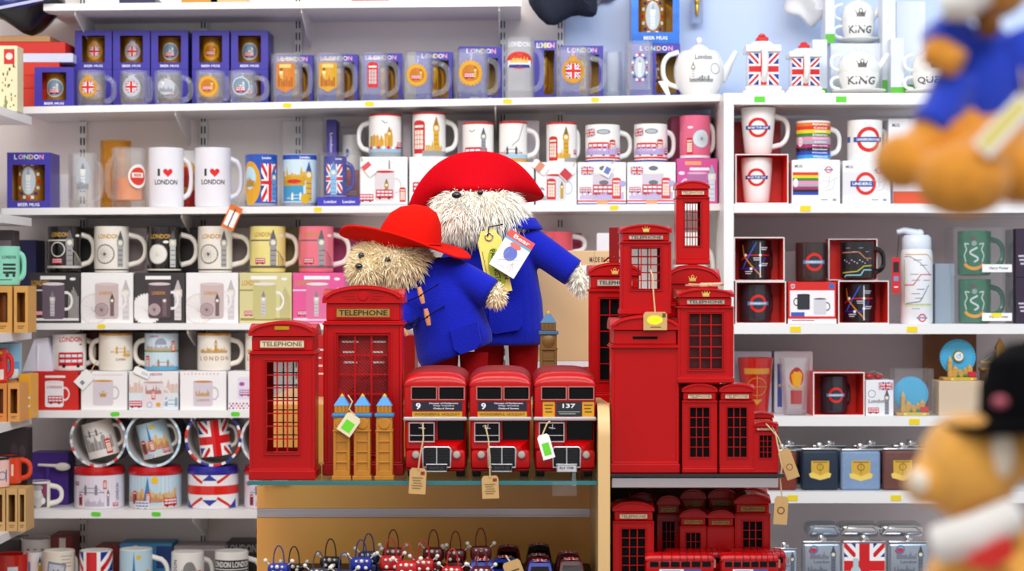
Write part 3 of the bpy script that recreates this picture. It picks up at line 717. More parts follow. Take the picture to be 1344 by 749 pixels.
# ---- left end of shelf A: red cartons, cream box
zz = Z(138, 4.3)
for k, (yt, c) in enumerate(((116, 'a'), (99, 'b'), (82, 'c'))):
    o, zz = carton(14, 78, yt, SH['A'](40) if k == 0 else zz, YG + .05, ('bottom', 'middle', 'top')[k] + ' flat red carton in the pile behind the cream patterned box', None, '#d8301a', .12, 'flat red cartons', name='flat_carton')
o, zz = carton(10, 96, 70, zz, YG + .05, 'thin white card box between the red cartons', None, '#d9dcef', .11, name='flat_carton')
o, zz = carton(-8, 86, 55, zz, YG + .05, 'wide flat red carton above the white card box', None, '#d4281a', .13, 'flat red cartons', name='flat_carton')
o, zz = carton(-20, 66, 47, zz, YG + .05, 'thin kraft board on top of the red cartons', None, '#b98c5a', .1, name='flat_carton')
def cream(A, W, H):
    A.rect(-W * .5, H * .22, -W * .02, H * .78, '#24487e'); A.rect(-W * .4, H * .3, -W * .12, H * .72, '#6aa6d8'); A.rect(W * .12, H * .72, W * .42, H * .95, '#c8281c'); A.ell(W * .27, H * .84, W * .1, W * .1, '#f0d8d0', 12)
    r = random.Random(3)
    for i in range(26): A.rect((x := r.uniform(.05, .42) * W), (y := r.uniform(.02, .68) * H), x + .003, y + r.uniform(.003, .009), r.choice(['#8a7a4a', '#5c5236', '#b48a50', '#7d8a52']))
    A.text("to's", -W * .2, H * .1, H * .07, '#6a6244')
carton(-24, 23, 60, SH['sA'](), 4.03, 'cream patterned gift box with a red stamp on the side shelf', cream, '#e6dcb4', .05, name='gift_box')

# ---------------------------------------------------------------- shelf B
window_box(9, 66, 200, SH['B'](38), YG, 'blue London beer mug box on its own beside the clear tankard', 'shield', title=True, win=(.12, .13, .88, .78), depth=.09)
carton(70, 92, 229, SH['B'](80), YG + .1, 'blank white box behind the clear tankard', None, '#efe9e6', .08)
def silver_tall(A, R, H):
    A.ell(R * .2, H * .6, R * .5, H * .3, '#b9bec6', 20); ben2d(A, R * .2, H * .36, H * .45, '#e4e7ea', '#858b94'); skyline(A, -R * .2, R * .6, H * .34, H * .2, '#8d939c', 3)
tankard(90, 128, 201, SH['B'](108), YG, 'clear straight tankard with a silver Big Ben badge', silver_tall, 137, False, 0)
tankard(132, 172, 185, SH['B'](150), YG + .1, 'tall amber-rimmed glass behind the beer-filled mug', None, None, False, 0, material=AMBER, name='beer_glass')
def beer(A, R, H):
    A.ell(R * .75, H * .52, R * .62, H * .2, '#f4eee6', 20); A.ell(R * .75, H * .52, R * .5, H * .15, '#d8301c', 20); A.rect(R * .35, H * .5, R * 1.1, H * .58, '#f4eee6'); A.text('BEER', R * .72, H * .54, H * .045, '#c8281c')
tankard(147, 192, 194, SH['B'](170), YG, 'plastic mug half filled with amber beer and a red oval label', beer, 136, False, 0, name='beer_mug', cat='mug', beer=True)
FROST = mat('frosted_plastic', '#eceaf0', .35, var=.05, scale=20, bump=.15)
def ilove(A, R, H):
    A.text('I', -R * .42, H * .58, H * .12, '#2a2a2e', w=R * .14); heart2d(A, R * .1, H * .58, R * .55, '#e01a1a'); A.text('LONDON', 0, H * .42, H * .085, '#34343a', w=R * 1.35)
mug(195, 241, 194, SH['B'](218), YG, 'frosted I love London mug next to the beer-filled mug', ilove, FROST, 254, group='frosted I love London mugs', ang=.2)
mug(256, 303, 194, SH['B'](280), YG, 'frosted I love London mug with the orange tag on its handle', ilove, FROST, 320, group='frosted I love London mugs', ang=.2)
def redy(A, R, H): A.rect(-R * 1.4, 0, R * 1.4, H * .5, '#d8321c'); A.ell(0, H * .55, R * .9, H * .28, '#e8b020', 20); A.ell(0, H * .55, R * .6, H * .18, '#d8321c', 16)
mug(228, 262, 198, SH['B'](246), YG + .125, 'red and yellow printed mug half hidden between the frosted mugs', redy, WHITE_CER)
t = thing('swing_tag', 'orange and white printed tag hanging off the shelf from the frosted mug', 'tag', (X(304, 4.19), 4.19, Z(300, 4.19)), 0)
pl = MB().prism([(-.014, 0), (.014, 0), (.014, .052), (-.014, .052)], -.0006, .0006).build('card', mat('orange_card', '#e07020', .6), t, 0)
A = Art(); A.rect(-.011, .006, -.001, .04, '#f4f2ee'); A.rect(.001, .006, .011, .04, '#f4f2ee'); A.rect(-.0012, .004, .0012, .046, '#23232a'); A.flat(pl, -.0007); pl.rotation_euler = (0, .42, 0); pl.location = (-.01, 0, 0)
MB().tube([(.011, .0, .047), (.018, .01, .065), (.02, .03, .09)], .0007, 5).build('string', TWINE, t)
def flagmug(A, R, H):
    A.rect(-R * 1.5, 0, R * 1.5, H, '#1f52b8'); A.rect(-R * 1.5, 0, R * 1.5, H * .07, '#9a9aa4'); a = A.sub(R * .55, H * .46); jack(a, R * 1.1, H * .72)
    A.ell(-R * .75, H * .45, R * .72, H * .42, '#e0a41c', 24); A.ell(-R * .78, H * .55, R * .45, H * .22, '#bfe0ee', 18); skyline(A, -R * 1.1, -R * .4, H * .38, H * .25, '#b8860e', 3); ben2d(A, R * .85, H * .12, H * .66, '#5b9ad8', '#2c5ea0')
    A.text('London', R * .35, H * .93, H * .05, '#ffffff', w=R * .6)
mug(322, 364, 203, SH['B'](342), YG, 'glossy blue mug with gold wheel and Union flag collage', flagmug, mat('blue_ceramic', '#1f52b8', .2, coat=.4), None, group='London collage mugs', ang=.2)
def scenemug(A, R, H):
    A.rect(-R * 1.5, 0, R * 1.5, H, '#cfe6f2'); A.rect(-R * 1.5, 0, R * 1.5, H * .08, '#9a9aa4'); A.rect(-R * 1.5, H * .9, R * 1.5, H, '#2a50b8')
    A.rect(-R * 1.2, H * .4, R * .3, H * .58, '#c9a020'); skyline(A, -R * 1.2, R * .4, H * .5, H * .3, '#d8a81c', 6); ben2d(A, R * .55, H * .1, H * .75, '#e0b028', '#2c5ea0'); A.rect(-R * 1.2, H * .1, R * .2, H * .4, '#3f9ac8')
    A.ell(-R * .35, H * .48, R * .45, H * .04, '#d8281c', 14); bridge2d(A, -R * .2, H * .12, R * 1.2, '#f0f4f8'); A.ell(R * .3, H * .15, R * .25, H * .1, '#d8b020', 12); A.text('London', R * .3, H * .94, H * .05, '#ffffff', w=R * .6)
mug(371, 416, 203, SH['B'](393), YG, 'mug with a bright yellow and blue river scene collage', scenemug, mat('pale_blue_ceramic', '#cfe6f2', .2, coat=.4), None, group='London collage mugs')
# clear presentation boxes
def clear_case(x0, x1, yt, zb, Yf, label, base=None, depth=.08, group=None, txt=None):
    W = (x1 - x0) * Yf / F; H = Z(yt, Yf) - zb
    root = thing('clear_presentation_box', label, 'box', (X((x0 + x1) / 2, Yf), Yf + depth / 2, zb), 0, group)
    t = .0006; h0 = .0004; y0 = -depth / 2
    if base:
        h0 = H * .17; MB().bbox(-W / 2, W / 2, y0, -y0, 0, h0, .0006).build('base_tray', mat('card_' + base, base, .4), root, 0)
        if txt:
            A = Art(); A.text(txt, -W * .2, h0 * .5, h0 * .3, '#f4f4fc', w=W * .28); A.text(txt, W * .22, h0 * .5, h0 * .3, '#f4f4fc', w=W * .28); A.flat(root, y0)
    W -= .001
    MB().box(-W / 2, W / 2, y0, y0 + t, h0, H).box(-W / 2, W / 2, -y0 - t, -y0, h0, H).box(-W / 2, -W / 2 + t, y0 + t, -y0 - t, h0, H).box(W / 2 - t, W / 2, y0 + t, -y0 - t, h0, H).box(-W / 2 + t, W / 2 - t, y0 + t, -y0 - t, H - t, H).build('clear_cover', PLASTIC, root, 0)
    return root, zb + h0 + .0004, zb + H + .0005
_, zi, zt = clear_case(416, 474, 200, SH['B'](445), YG, 'clear presentation box with a blue London base', '#3d38b0', .078, txt='London')
def eyejack(A, R, H):
    A.rect(-R * 1.5, 0, R * 1.5, H, '#2a2f9c'); a = A.sub(-R * .1, H * .45); jack(a, R * 1.5, H * .7); ben2d(A, -R * .15, H * .06, H * .8, '#8cc4ee', '#4c8ccc'); A.text('London', R * .3, H * .93, H * .05, '#ffffff', w=R * .6); A.rect(-R * 1.5, 0, R * 1.5, H * .04, '#b8bcd0')
mug(425, 455, 205, zi, YG + .018, 'blue flag collage mug inside the clear presentation box', eyejack, mat('violet_ceramic', '#3a349c', .2, coat=.4), 467, ang=.1)
_, zi, _ = clear_case(366, 424, 156, SH['B'](395), YG + .115, 'empty-looking tall clear presentation box behind the river scene mug', None, .07)
o, _ = carton(428, 442, 157, SH['B'](435), YG + .1, 'narrow purple London carton standing on end', lambda A, W, H: A.sub(0, H * .6, 1, -PI / 2).text('London   London', 0, 0, W * .3, '#d8d4f4', w=H * .5), '#3d2f94', .08)
_, zi, _ = clear_case(444, 478, 165, SH['B'](460), YG + .115, 'clear box holding a red and white mug behind the purple carton', None, .07)
def busband(A, R, H): A.rect(-R * 1.5, 0, R * 1.5, H * .6, '#cf2a26'); A.rect(-R * 1.5, H * .52, R * 1.5, H * .62, '#f2f2f2'); bus2d(A, 0, H * .15, R * 1.2); A.ell(-R * .4, H * .75, R * .2, H * .06, '#2a50b8', 10)
mug(448, 474, 177, zi, YG + .122, 'small red and white mug inside a clear box behind the purple carton', busband, WHITE_CER)

# skyline mugs on their white boxes
def sk1(A, R, H):
    A.rect(-R * 1.6, 0, R * 1.6, H * .12, '#9aa4ac'); skyline(A, -R * 1.1, R * .5, H * .22, H * .6, '#d9a01c', 11); ben2d(A, R * .25, H * .2, H * .5, '#d9a01c', '#a8760e'); A.rect(-R * 1.4, H * .12, R * 1.4, H * .24, '#9fc4dc')
    for i in range(7): A.ell(-R * 1.0 + R * .3 * i, H * .22, R * .11, H * .04, ('#d8281c', '#f2f2f2')[i % 2], 8)
    bus2d(A, R * 1.15, H * .2, R * .7); A.line([(-R * .2, H * .84), (0, H * .78), (R * .15, H * .8)], .0012, '#33333a')
def sk2(A, R, H):
    phone2d(A, -R * .66, H * .08, H * .74); ben2d(A, R * .45, H * .14, H * .75, '#e0a81c', '#a8760e'); skyline(A, -R * .2, R * .9, H * .14, H * .25, '#d8b050', 5); A.rect(-R * .4, H * .03, R * 1.5, H * .14, '#9a9aa0')
def sk3(A, R, H):
    bus2d(A, -R * .2, H * .03, R * 1.6); ben2d(A, R * .35, H * .2, H * .66, '#8f949c', '#5c6068'); A.line([(-R * .6, H * .8), (-R * .4, H * .75), (-R * .2, H * .8)], .0012, '#33333a'); A.rect(-R * 1.5, 0, R * 1.5, H * .06, '#b0b4b8')
def sk4(A, R, H):
    bridge2d(A, -R * .1, H * .18, R * 1.6, '#4c5058'); bus2d(A, -R * .9, H * .12, R * .7); A.rect(-R * 1.4, 0, R * 1.4, H * .1, '#e09a3c'); A.line([(-R * .1, H * .4), (R * .4, H * .55), (R * .8, H * .95)], .0012, '#50545c'); A.rect(-R * 1.4, H * .1, R * 1.4, H * .2, '#a8cce0')
def sk5(A, R, H):
    ben2d(A, -R * .2, H * .1, H * .78, '#d9a01c', '#8a6410'); skyline(A, -R * 1.1, R * .2, H * .1, H * .3, '#d8a81c', 8); A.rect(-R * .3, H * .02, R * 1.4, H * .12, '#9a9aa0'); bus2d(A, R * .7, H * .2, R * .6); phone2d(A, -R * 1.1, H * .05, H * .6)
def sk6(A, R, H):
    a = A.sub(-R * .8, H * .78, 1, .1); jack(a, R * .7, H * .2); A.ell(R * .05, H * .8, R * .4, H * .07, '#7c8288', 16); A.ell(R * .05, H * .8, R * .32, H * .05, '#b4bcc0', 16)
    bus2d(A, -R * .3, H * .18, R * 1.35); phone2d(A, R * .6, H * .16, H * .44); A.rect(-R * 1.6, H * .1, R * 1.6, H * .15, '#d8281c'); A.rect(-R * 1.6, H * .03, R * 1.6, H * .07, '#2a3f9c'); skyline(A, -R * 1.3, R * 1.3, H * .2, H * .35, '#b9a8dc', 4); bus2d(A, R * 1.3, H * .2, R * .7)
REDRIM = mat('red_rim_glaze', '#c8241e', .2, coat=.4)
def skbox(k):
    def f(A, W, H):
        if k == 0: mugpic(A, W * .02, H * .1, W * .42, H * .6, '#ddd5d8', '#c8241e'); ben2d(A, W * .06, H * .16, H * .4, '#b8862c', '#8a6420'); bus2d(A, -W * .36, H * .08, W * .3); bus2d(A, W * .02, H * .14, W * .36); ben2d(A, W * .12, H * .75, H * .2, '#8c9098', '#60646c'); A.rect(-W / 2, 0, W / 2, H * .05, '#c4c8cc'); phone2d(A, W * .4, H * .08, H * .3)
        if k == 1: bus2d(A, -W * .22, H * .25, W * .42); mugpic(A, W * .18, H * .1, W * .4, H * .55, '#ddd5d8', '#c8241e')
        if k == 2: mugpic(A, W * .0, H * .08, W * .5, H * .62, '#d5dbe0', '#c8241e', 1, '#c8d2dc'); phone2d(A, -W * .12, H * .12, H * .5); ben2d(A, W * .14, H * .14, H * .42, '#d0a030', '#8a6420'); A.ell(-W * .36, H * .34, W * .08, W * .08, '#9aa0ac', 12, 0, PI); skyline(A, -W * .46, -W * .22, H * .1, H * .24, '#9aa0ac', 3)
        if k == 3:
            a = A.sub(-W * .3, H * .8); jack(a, W * .26, H * .2); mugpic(A, W * .03, H * .12, W * .44, H * .62, '#d6cad8', None, 1, '#dcd4e0'); A.ell(W * .04, H * .52, W * .1, W * .05, '#6c7078', 14); A.ell(W * .04, H * .86, W * .1, W * .05, '#6c7078', 14)
            bus2d(A, -W * .34, H * .26, W * .24, '#c84a5a'); bus2d(A, W * .02, H * .2, W * .42, '#c8383e'); skyline(A, -W * .46, W * .46, H * .12, H * .28, '#c4b4dc', 7); phone2d(A, W * .3, H * .14, H * .5, '#d83038'); A.rect(-W / 2, H * .06, W / 2, H * .1, '#d83a3c'); A.rect(-W / 2, 0, W / 2, H * .035, '#2c459c'); A.rect(-W * .1, 0, W * .12, H * .09, '#e0a070'); A.ell(W * .42, H * .5, W * .08, W * .06, '#b4a8dc', 10)
    return f
gB = 'white skyline mug boxes behind the bears'; gM = 'red-rimmed skyline mugs on their boxes'
for x0, x1, yt, k, lb, m0 in (
    (472, 535, 206, 0, 'white mug box picturing a red bus and Big Ben, beside the clear box', (484, 527, 150, 466, sk1, 'tall red-rimmed mug with golden Parliament skyline, handle on its left', REDRIM)),
    (537, 601, 206, 1, 'white mug box picturing a red bus, just behind the red felt hat', (541, 585, 148, 603, sk2, 'tall red-rimmed mug with a large red telephone box and Big Ben', REDRIM)),
    (703, 757, 213, 2, 'white mug box picturing a telephone box, right of the wide red hat', (717, 757, 161, 764, sk5, 'red-rimmed mug with golden Big Ben and a road', REDRIM)),
    (758, 822, 213, 3, 'white mug box with purple skyline and oval plaques, further from the pink box', (768, 814, 164, 832, sk6, 'white mug with a Union flag and red buses, second from the pink mug', None)),
    (823, 887, 213, 3, 'white mug box with purple skyline, next to the pink mug box', (832, 876, 163, 889, sk6, 'white mug with a Union flag and red buses, next to the pink mug', None))):
    _, zt = carton(x0, x1, yt, SH['B']((x0 + x1) / 2), YG, lb, skbox(k), '#f7f5f4', .085, gB)
    mug(m0[0], m0[1], m0[2], zt, YG + .008, m0[5], m0[4], WHITE_CER, m0[3], group=gM, rim=m0[6], ang=.4 if m0[1] == 757 else .25, rot=.5 if m0[1] == 757 else 0)
_, zt = carton(603, 701, 213, SH['B'](650), YG, 'wide white mug box mostly hidden behind the wide red hat', skbox(1), '#f7f5f4', .085, gB)
mug(607, 648, 161, zt, YG + .008, 'red-rimmed mug with a grey Big Ben and a red bus', sk3, WHITE_CER, None, group=gM, rim=REDRIM)
mug(655, 692, 160, zt, YG + .008, 'red-rimmed mug with Tower Bridge in grey', sk4, WHITE_CER, 710, group=gM, rim=REDRIM)
for i, (x0, x1, yt, lb) in enumerate(((600, 640, 158, 'tall pale box standing behind the grey Big Ben mug'), (660, 708, 158, 'tall pale box standing behind the Tower Bridge mug'), (528, 540, 150, 'narrow white box between the two tall red-rimmed mugs'), (770, 800, 168, 'lilac-white box behind the flag and bus mug'))):
    carton(x0, x1, yt, SH['B'](x0), YG + .1, lb, None, '#dcd3dc', .08)
def pinkm(A, R, H):
    A.rect(-R * 1.6, 0, R * 1.6, H * .08, '#f2ecee'); eye2d(A, R * .45, H * .46, R * .62, '#8c98a8', '#dfeaf0', False); phone2d(A, -R * .35, H * .1, H * .38); A.ell(-R * .3, H * .72, R * .2, H * .03, '#f6e6ec', 10)
PINK = mat('pink_ceramic', '#e4668a', .2, coat=.4, var=.03)
def pinkb(A, W, H):
    A.rect(-W * .18, H * .74, W * .3, H * .8, '#f6f0f4'); mugpic(A, 0, H * .1, W * .5, H * .58, '#b06aa0', '#e4b0d0', -1, '#e4c4dc'); ben2d(A, W * .36, H * .06, H * .8, '#cfe0ea', '#9ab0c4'); A.ell(-W * .38, H * .68, W * .08, H * .04, '#f4e0ee', 10); A.rect(-W * .3, H * .86, W * .1, H * .94, '#e8a060'); eye2d(A, -W * .1, H * .3, W * .14, '#e8d0e4', '#c88ab8', False)
_, zt = carton(888, 942, 208, SH['B'](918), YG, 'magenta mug box with a pale Big Ben, at the end of the shelf', pinkb, '#d04a94', .085)
mug(892, 932, 152, zt, YG + .008, 'pink mug with a pale ferris wheel and a red telephone box', pinkm, PINK, 942, ang=.4, hmat=WHITE_CER, inner=WHITE_CER)
carton(880, 934, 153, SH['B'](915), YG + .1, 'dark magenta box standing behind the pink ferris wheel mug', None, '#a8285c', .08)

# ---------------------------------------------------------------- shelf C: illustrated LONDON mugs in five colours
def lon1(bg, ink, gold='#c99a3c', boat=None, flip=False):
    def f(A, R, H):
        if flip:
            A.text('LONDON', -R * .2, H * .78, H * .1, gold, w=R * 1.3); eye2d(A, -R * .4, H * .4, R * .55, ink, '#f2efe8' if boat else bg); ben2d(A, R * .52, H * .12, H * .78, '#a9a8a6' if not boat else '#c9ccc8', '#55555a'); A.rect(-R * 1.4, H * .05, R * 1.4, H * .08, ink); A.ell(R * .1, H * .66, R * .18, H * .03, '#f4f0ea', 10)
        else:
            A.text('LONDON', -R * .3, H * .82, H * .1, gold, w=R * 1.0); A.rect(-R * 1.2, H * .68, R * .1, H * .71, ink); ben2d(A, R * .3, H * .1, H * .82, '#a4a0a0', '#6a666a')
            A.line([(R * .4, H * .5), (R * .7, H * .42), (R * 1.0, H * .26)], .0014, ink); A.rect(-R * 1.3, H * .1, R * 1.3, H * .15, ink); bus2d(A, -R * .45, H * .18, R * .62); A.ell(R * .85, H * .8, R * .18, H * .03, '#f4f0ea', 10)
            if boat: A.ring(-R * .4, H * .5, R * .38, R * .44, '#e8e6e0', 24)
            for i in range(4): A.rect(R * (.62 + .14 * i), H * .12, R * (.65 + .14 * i), H * (.4 - .03 * i), ink)
    return f
BLK = mat('black_ceramic', '#14110f', .18, coat=.5); YEL = mat('yellow_ceramic', '#efe08a', .2, coat=.4); CORAL = mat('coral_pink_ceramic', '#f0788a', .2, coat=.4); CREAM = mat('cream_ceramic', '#f3ece0', .2, coat=.4)
def lonbox(bg, ink, mc, flip, gold='#c9963c'):
    def f(A, W, H):
        if flip:
            eye2d(A, -W * .25, H * .28, H * .3, '#f0eeec' if bg != '#f5f3f2' else '#e2dcda', '#f4f2f0' if bg != '#f5f3f2' else '#efebe9'); ben2d(A, W * .36, H * .06, H * .8, '#dcd6d6', '#c4bcbc'); mugpic(A, 0, H * .1, W * .44, H * .68, mc, '#d9c9c6', 1, '#f2eeec'); eye2d(A, -W * .1, H * .27, W * .13, '#6a5458', '#bfa8aa', False); ben2d(A, W * .1, H * .14, H * .46, '#7c6468', '#54444a')
            A.text('LONDON', -W * .02, H * .6, H * .07, gold, w=W * .26)
        else:
            A.text('LONDON', -W * .28, H * .8, H * .11, gold, w=W * .34); A.rect(-W * .5, H * .64, W * .0, H * .67, ink)
            for i in range(7): A.rect(W * (.28 + .03 * i), H * .1, W * (.29 + .03 * i), H * (.72 - .06 * abs(i - 3)), ink)
            A.rect(-W * .48, H * .05, W * .48, H * .1, ink); bus2d(A, -W * .32, H * .14, W * .18); mugpic(A, -W * .02, H * .08, W * .44, H * .7, mc, '#e8e2e0', 1, '#f2eeec'); ben2d(A, -W * .04, H * .14, H * .5, '#cfc8cc', '#8a8288'); A.ell(W * .36, H * .88, W * .06, H * .03, '#f4f2f0', 10)
        A.rect(-W * .28, H * .87, W * .22, H * .94, '#f7f5f3')
    return f
sets = [(38, 105, '#3a3536', '#e8e4e0', '#6a5a68', False, (62, 107, 125, BLK, '#14110f', '#d8d2ca', True, False), 'black'), (106, 175, '#f5f3f2', '#8a8486', '#cfbab8', True, (124, 169, 193, CREAM, '#f3ece0', '#57534f', False, True), 'white'),
        (176, 243, '#3a3536', '#e8e4e0', '#54424c', True, (193, 238, 260, BLK, '#14110f', '#e8e2d8', True, True), 'black and gold'), (244, 313, '#f5f3f2', '#8a8486', '#cfbab8', True, (260, 305, 330, CREAM, '#f3ece0', '#57534f', False, True), 'cream'),
        (314, 383, '#d9d096', '#9a8a4a', '#c9c080', False, (328, 375, 393, YEL, '#efe08a', '#6a6258', False, False), 'yellow'), (384, 452, '#e85a9a', '#f4d8e4', '#e0709c', False, (392, 438, 461, CORAL, '#f0788a', '#7a6268', False, False), 'pink')]
det = {'black': 'with a grey Big Ben and a wheel', 'white': 'with a grey wheel beside a tall Big Ben, between two black mugs', 'black and gold': 'with a pale wheel and a gold title', 'cream': 'with a grey wheel, beside the yellow mug', 'yellow': 'with a red bus and grey Big Ben', 'pink': 'with a red bus and grey Big Ben'}
for x0, x1, bg, ink, mc, fl, m0, nm in sets:
    _, zt = carton(x0, x1, 358, SH['C'](x0), YG, nm + ' London mug box printed with a picture of its mug', lonbox(bg, ink, mc, fl), bg, .088, 'London mug boxes on the shelf')
    mug(m0[0], m0[1], 297, zt, YG + .006, nm + ' London mug ' + det[nm], lon1(m0[4], m0[5], '#c99a3c', m0[6], m0[7]), m0[3], m0[2], group='illustrated London mugs on boxes', hmat=CREAM, inner=CREAM, ang=.25)
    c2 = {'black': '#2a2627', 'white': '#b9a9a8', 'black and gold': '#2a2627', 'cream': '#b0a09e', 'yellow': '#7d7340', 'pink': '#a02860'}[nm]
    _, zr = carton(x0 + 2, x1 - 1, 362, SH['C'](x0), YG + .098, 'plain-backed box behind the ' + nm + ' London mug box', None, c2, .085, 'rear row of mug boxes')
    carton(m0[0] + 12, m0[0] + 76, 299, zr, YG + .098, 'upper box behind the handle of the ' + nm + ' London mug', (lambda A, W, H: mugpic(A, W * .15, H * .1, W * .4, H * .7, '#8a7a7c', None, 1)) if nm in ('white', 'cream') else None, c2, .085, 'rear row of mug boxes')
def redtower(A, R, H): ben2d(A, -R * .2, H * .2, H * .6, '#7a98a0', '#50707a')
_, zt = carton(690, 778, 336, SH['C'](730), YG + .02, 'pale mug box behind the brown carton and the bear sleeve', None, '#ddd5d2', .085)
mug(706, 752, 304, zt, YG + .03, 'coral red mug with a teal tower, behind the bear sleeve', redtower, mat('coral_red_ceramic', '#d8505c', .2, coat=.4), 772, ang=.2, hmat=WHITE_CER)
carton(700, 764, 306, zt, YG + .12, 'dark pink box behind the coral red mug', None, '#b83a64', .07)
carton(783, 806, 306, SH['C'](795), YG + .03, 'white box seen behind the telephone box with a tall handle', lambda A, W, H: A.rect(-W * .3, H * .5, W * .3, H * .62, '#8a90a0'), '#ece8ec', .08)
mug(884, 928, 305, SH['C'](905), YG + .02, 'pale mug with a big white handle behind the telephone boxes', lambda A, R, H: A.rect(-R * 1.6, 0, R * 1.6, H * .5, '#8ab0b4'), WHITE_CER, 940, ang=.1)

# side shelf beside shelf C
ka = mat('kraft_orange', '#d99a48', .6)
def slot_box(x0, x1, yt, zb, Yf, label, color, group=None, depth=.07):
    W = (x1 - x0) * Yf / F - .0008; H = Z(yt, Yf) - zb; t = .002; y0 = -depth / 2
    root = thing('window_gift_box', label, 'box', (X((x0 + x1) / 2, Yf), Yf + depth / 2, zb), 0, group)
    m = MB(); a0, a1, b0, b1 = -W * .3, W * .3, H * .22, H * .86
    for b in ((-W / 2, a0, 0, H), (a1, W / 2, 0, H), (a0, a1, 0, b0), (a0, a1, b1, H)): m.box(b[0], b[1], y0, y0 + t, b[2], b[3])
    m.box(-W / 2, -W / 2 + t, y0 + t, -y0, 0, H).box(W / 2 - t, W / 2, y0 + t, -y0, 0, H).box(-W / 2 + t, W / 2 - t, y0 + t, -y0, 0, t).box(-W / 2 + t, W / 2 - t, y0 + t, -y0, H - t, H).box(-W / 2 + t, W / 2 - t, -y0 - t, -y0, t, H - t)
    m.build('carton', mat('card_' + color, color, .6), root, 0)
    A = Art(); dashes(A, -W * .25, W * .25, H * .13, 2, H * .04, '#6a4a20'); A.flat(root, y0)
    MB().lathe([(0, t), (W * .22, t), (W * .24, H * .8), (W * .2, H * .8), (0, H * .75)], 16).build('boxed_cup', mat('brown_cup', '#8a4a18', .4), root)
    return root, zb + H + .0005
g = 'kraft window boxes on the side shelf'
_, zt = slot_box(-14, 16, 375, SH['sC'](), 3.99, 'kraft window box under the mint green mug', '#d9a050', g)
slot_box(18, 37, 375, SH['sC'](), 3.99, 'narrow kraft window box beside the black mug box', '#d9a050', g)
MINT = mat('mint_ceramic', '#8fdcc0', .25, coat=.4)
def mintart(A, R, H):
    A.text('LONDON', R * .35, H * .72, H * .08, '#26382e', w=R * .9)
    for i in range(3): A.rect(-R * .05, H * (.3 + .1 * i), R * .8, H * (.36 + .1 * i), '#26382e')
    A.ell(R * .2, H * .26, R * .12, R * .12, '#26382e', 10); A.ell(R * .65, H * .26, R * .12, R * .12, '#26382e', 10); A.rect(-R * .3, H * .14, R * .5, H * .16, '#26382e')
mug(-16, 26, 323, zt, 3.995, 'mint green mug with a dark bus drawing', mintart, MINT, 35, ang=.1)
carton(19, 48, 315, SH['C'](30), YG + .1, 'dark navy box behind the mint green mug', None, '#1c1d58', .08)
carton(-12, 18, 302, SH['sC'](), 4.09, 'grey and plum printed box behind the mint green mug', lambda A, W, H: [A.rect(-W * .3, H * .3, W * .4, H * .9, '#8a7a80'), A.rect(W * .1, H * .4, W * .25, H * .8, '#5c2a36')], '#4a3e44', .05)

# ---------------------------------------------------------------- shelf D
def redbusmug(A, R, H):
    A.text('LONDON', R * .1, H * .86, H * .14, '#d0202a', w=R * 1.4); bus2d(A, R * .12, H * .1, R * 1.6); A.rect(R * .62, H * .7, R * .8, H * .74, '#d0202a')
def d_red(A, W, H): A.rect(-W * .22, H * .84, W * .22, H * .9, '#f7eeee'); mugpic(A, -W * .02, H * .08, W * .4, H * .66, '#f0eef0', None, 1, '#f2dcdc'); A.text('LONDON', -W * .02, H * .6, H * .07, '#c8202a', w=W * .32); bus2d(A, 0, H * .16, W * .32)
def d_crown(A, W, H):
    A.rect(-W * .3, H * .9, W * .4, H * .93, '#f0d8d4'); mugpic(A, -W * .02, H * .12, W * .44, H * .64, '#d8d0d8', '#d8953c', 1, '#d0c4ca'); crown2d(A, -W * .02, H * .36, W * .16, '#c8903c')
def d_scene(A, W, H):
    A.rect(-W / 2, 0, W / 2, H * .6, '#dfe8ee'); skyline(A, -W * .5, W * .5, H * .45, H * .5, '#dcc0b0', 4); bridge2d(A, W * .36, H * .1, W * .5, '#8aa8c0'); bus2d(A, -W * .36, H * .06, W * .26); A.text('LONDON', 0, H * .93, H * .07, '#a03a7c', w=W * .34)
    mugpic(A, 0, H * .06, W * .42, H * .66, '#e8dce0', '#c9a8a0', 1, '#efe6ea'); skyline(A, -W * .16, W * .16, H * .42, H * .26, '#b07a6c', 8); phone2d(A, 0, H * .28, H * .24); A.ell(W * .1, H * .14, W * .05, H * .06, '#d8a030', 10); A.ring(-W * .08, H * .14, W * .05, W * .06, '#4a8aa8', 14)
def d_gold(A, W, H):
    for i in range(10): A.ell(-W * .4 + W * .08 * i, H * .94, W * .018, W * .018, '#e8a8a0', 6)
    mugpic(A, 0, H * .1, W * .42, H * .64, '#d6ccd6', '#c98a4c', 1, '#d0c4cc'); skyline(A, -W * .16, W * .16, H * .36, H * .22, '#c89a5c', 6); A.text('LONDON', 0, H * .26, H * .06, '#c07a4c', w=W * .28)
def d_dots(A, W, H):
    cs = ['#d03a3a', '#3a4ea0', '#e8a0a8']
    for j in range(3):
        for i in range(10): A.ell(-W * .45 + W * .1 * i + W * .05 * (j % 2), H * (.05 + .06 * j), W * .03, W * .03, cs[(i + j) % 3], 8)
    mugpic(A, 0, H * .28, W * .44, H * .56, '#e8dff0', None, 1); bus2d(A, 0, H * .36, W * .34, '#c05a9c'); A.ell(-W * .1, H * .68, W * .08, W * .06, '#b04aa0', 10)
DB = {}
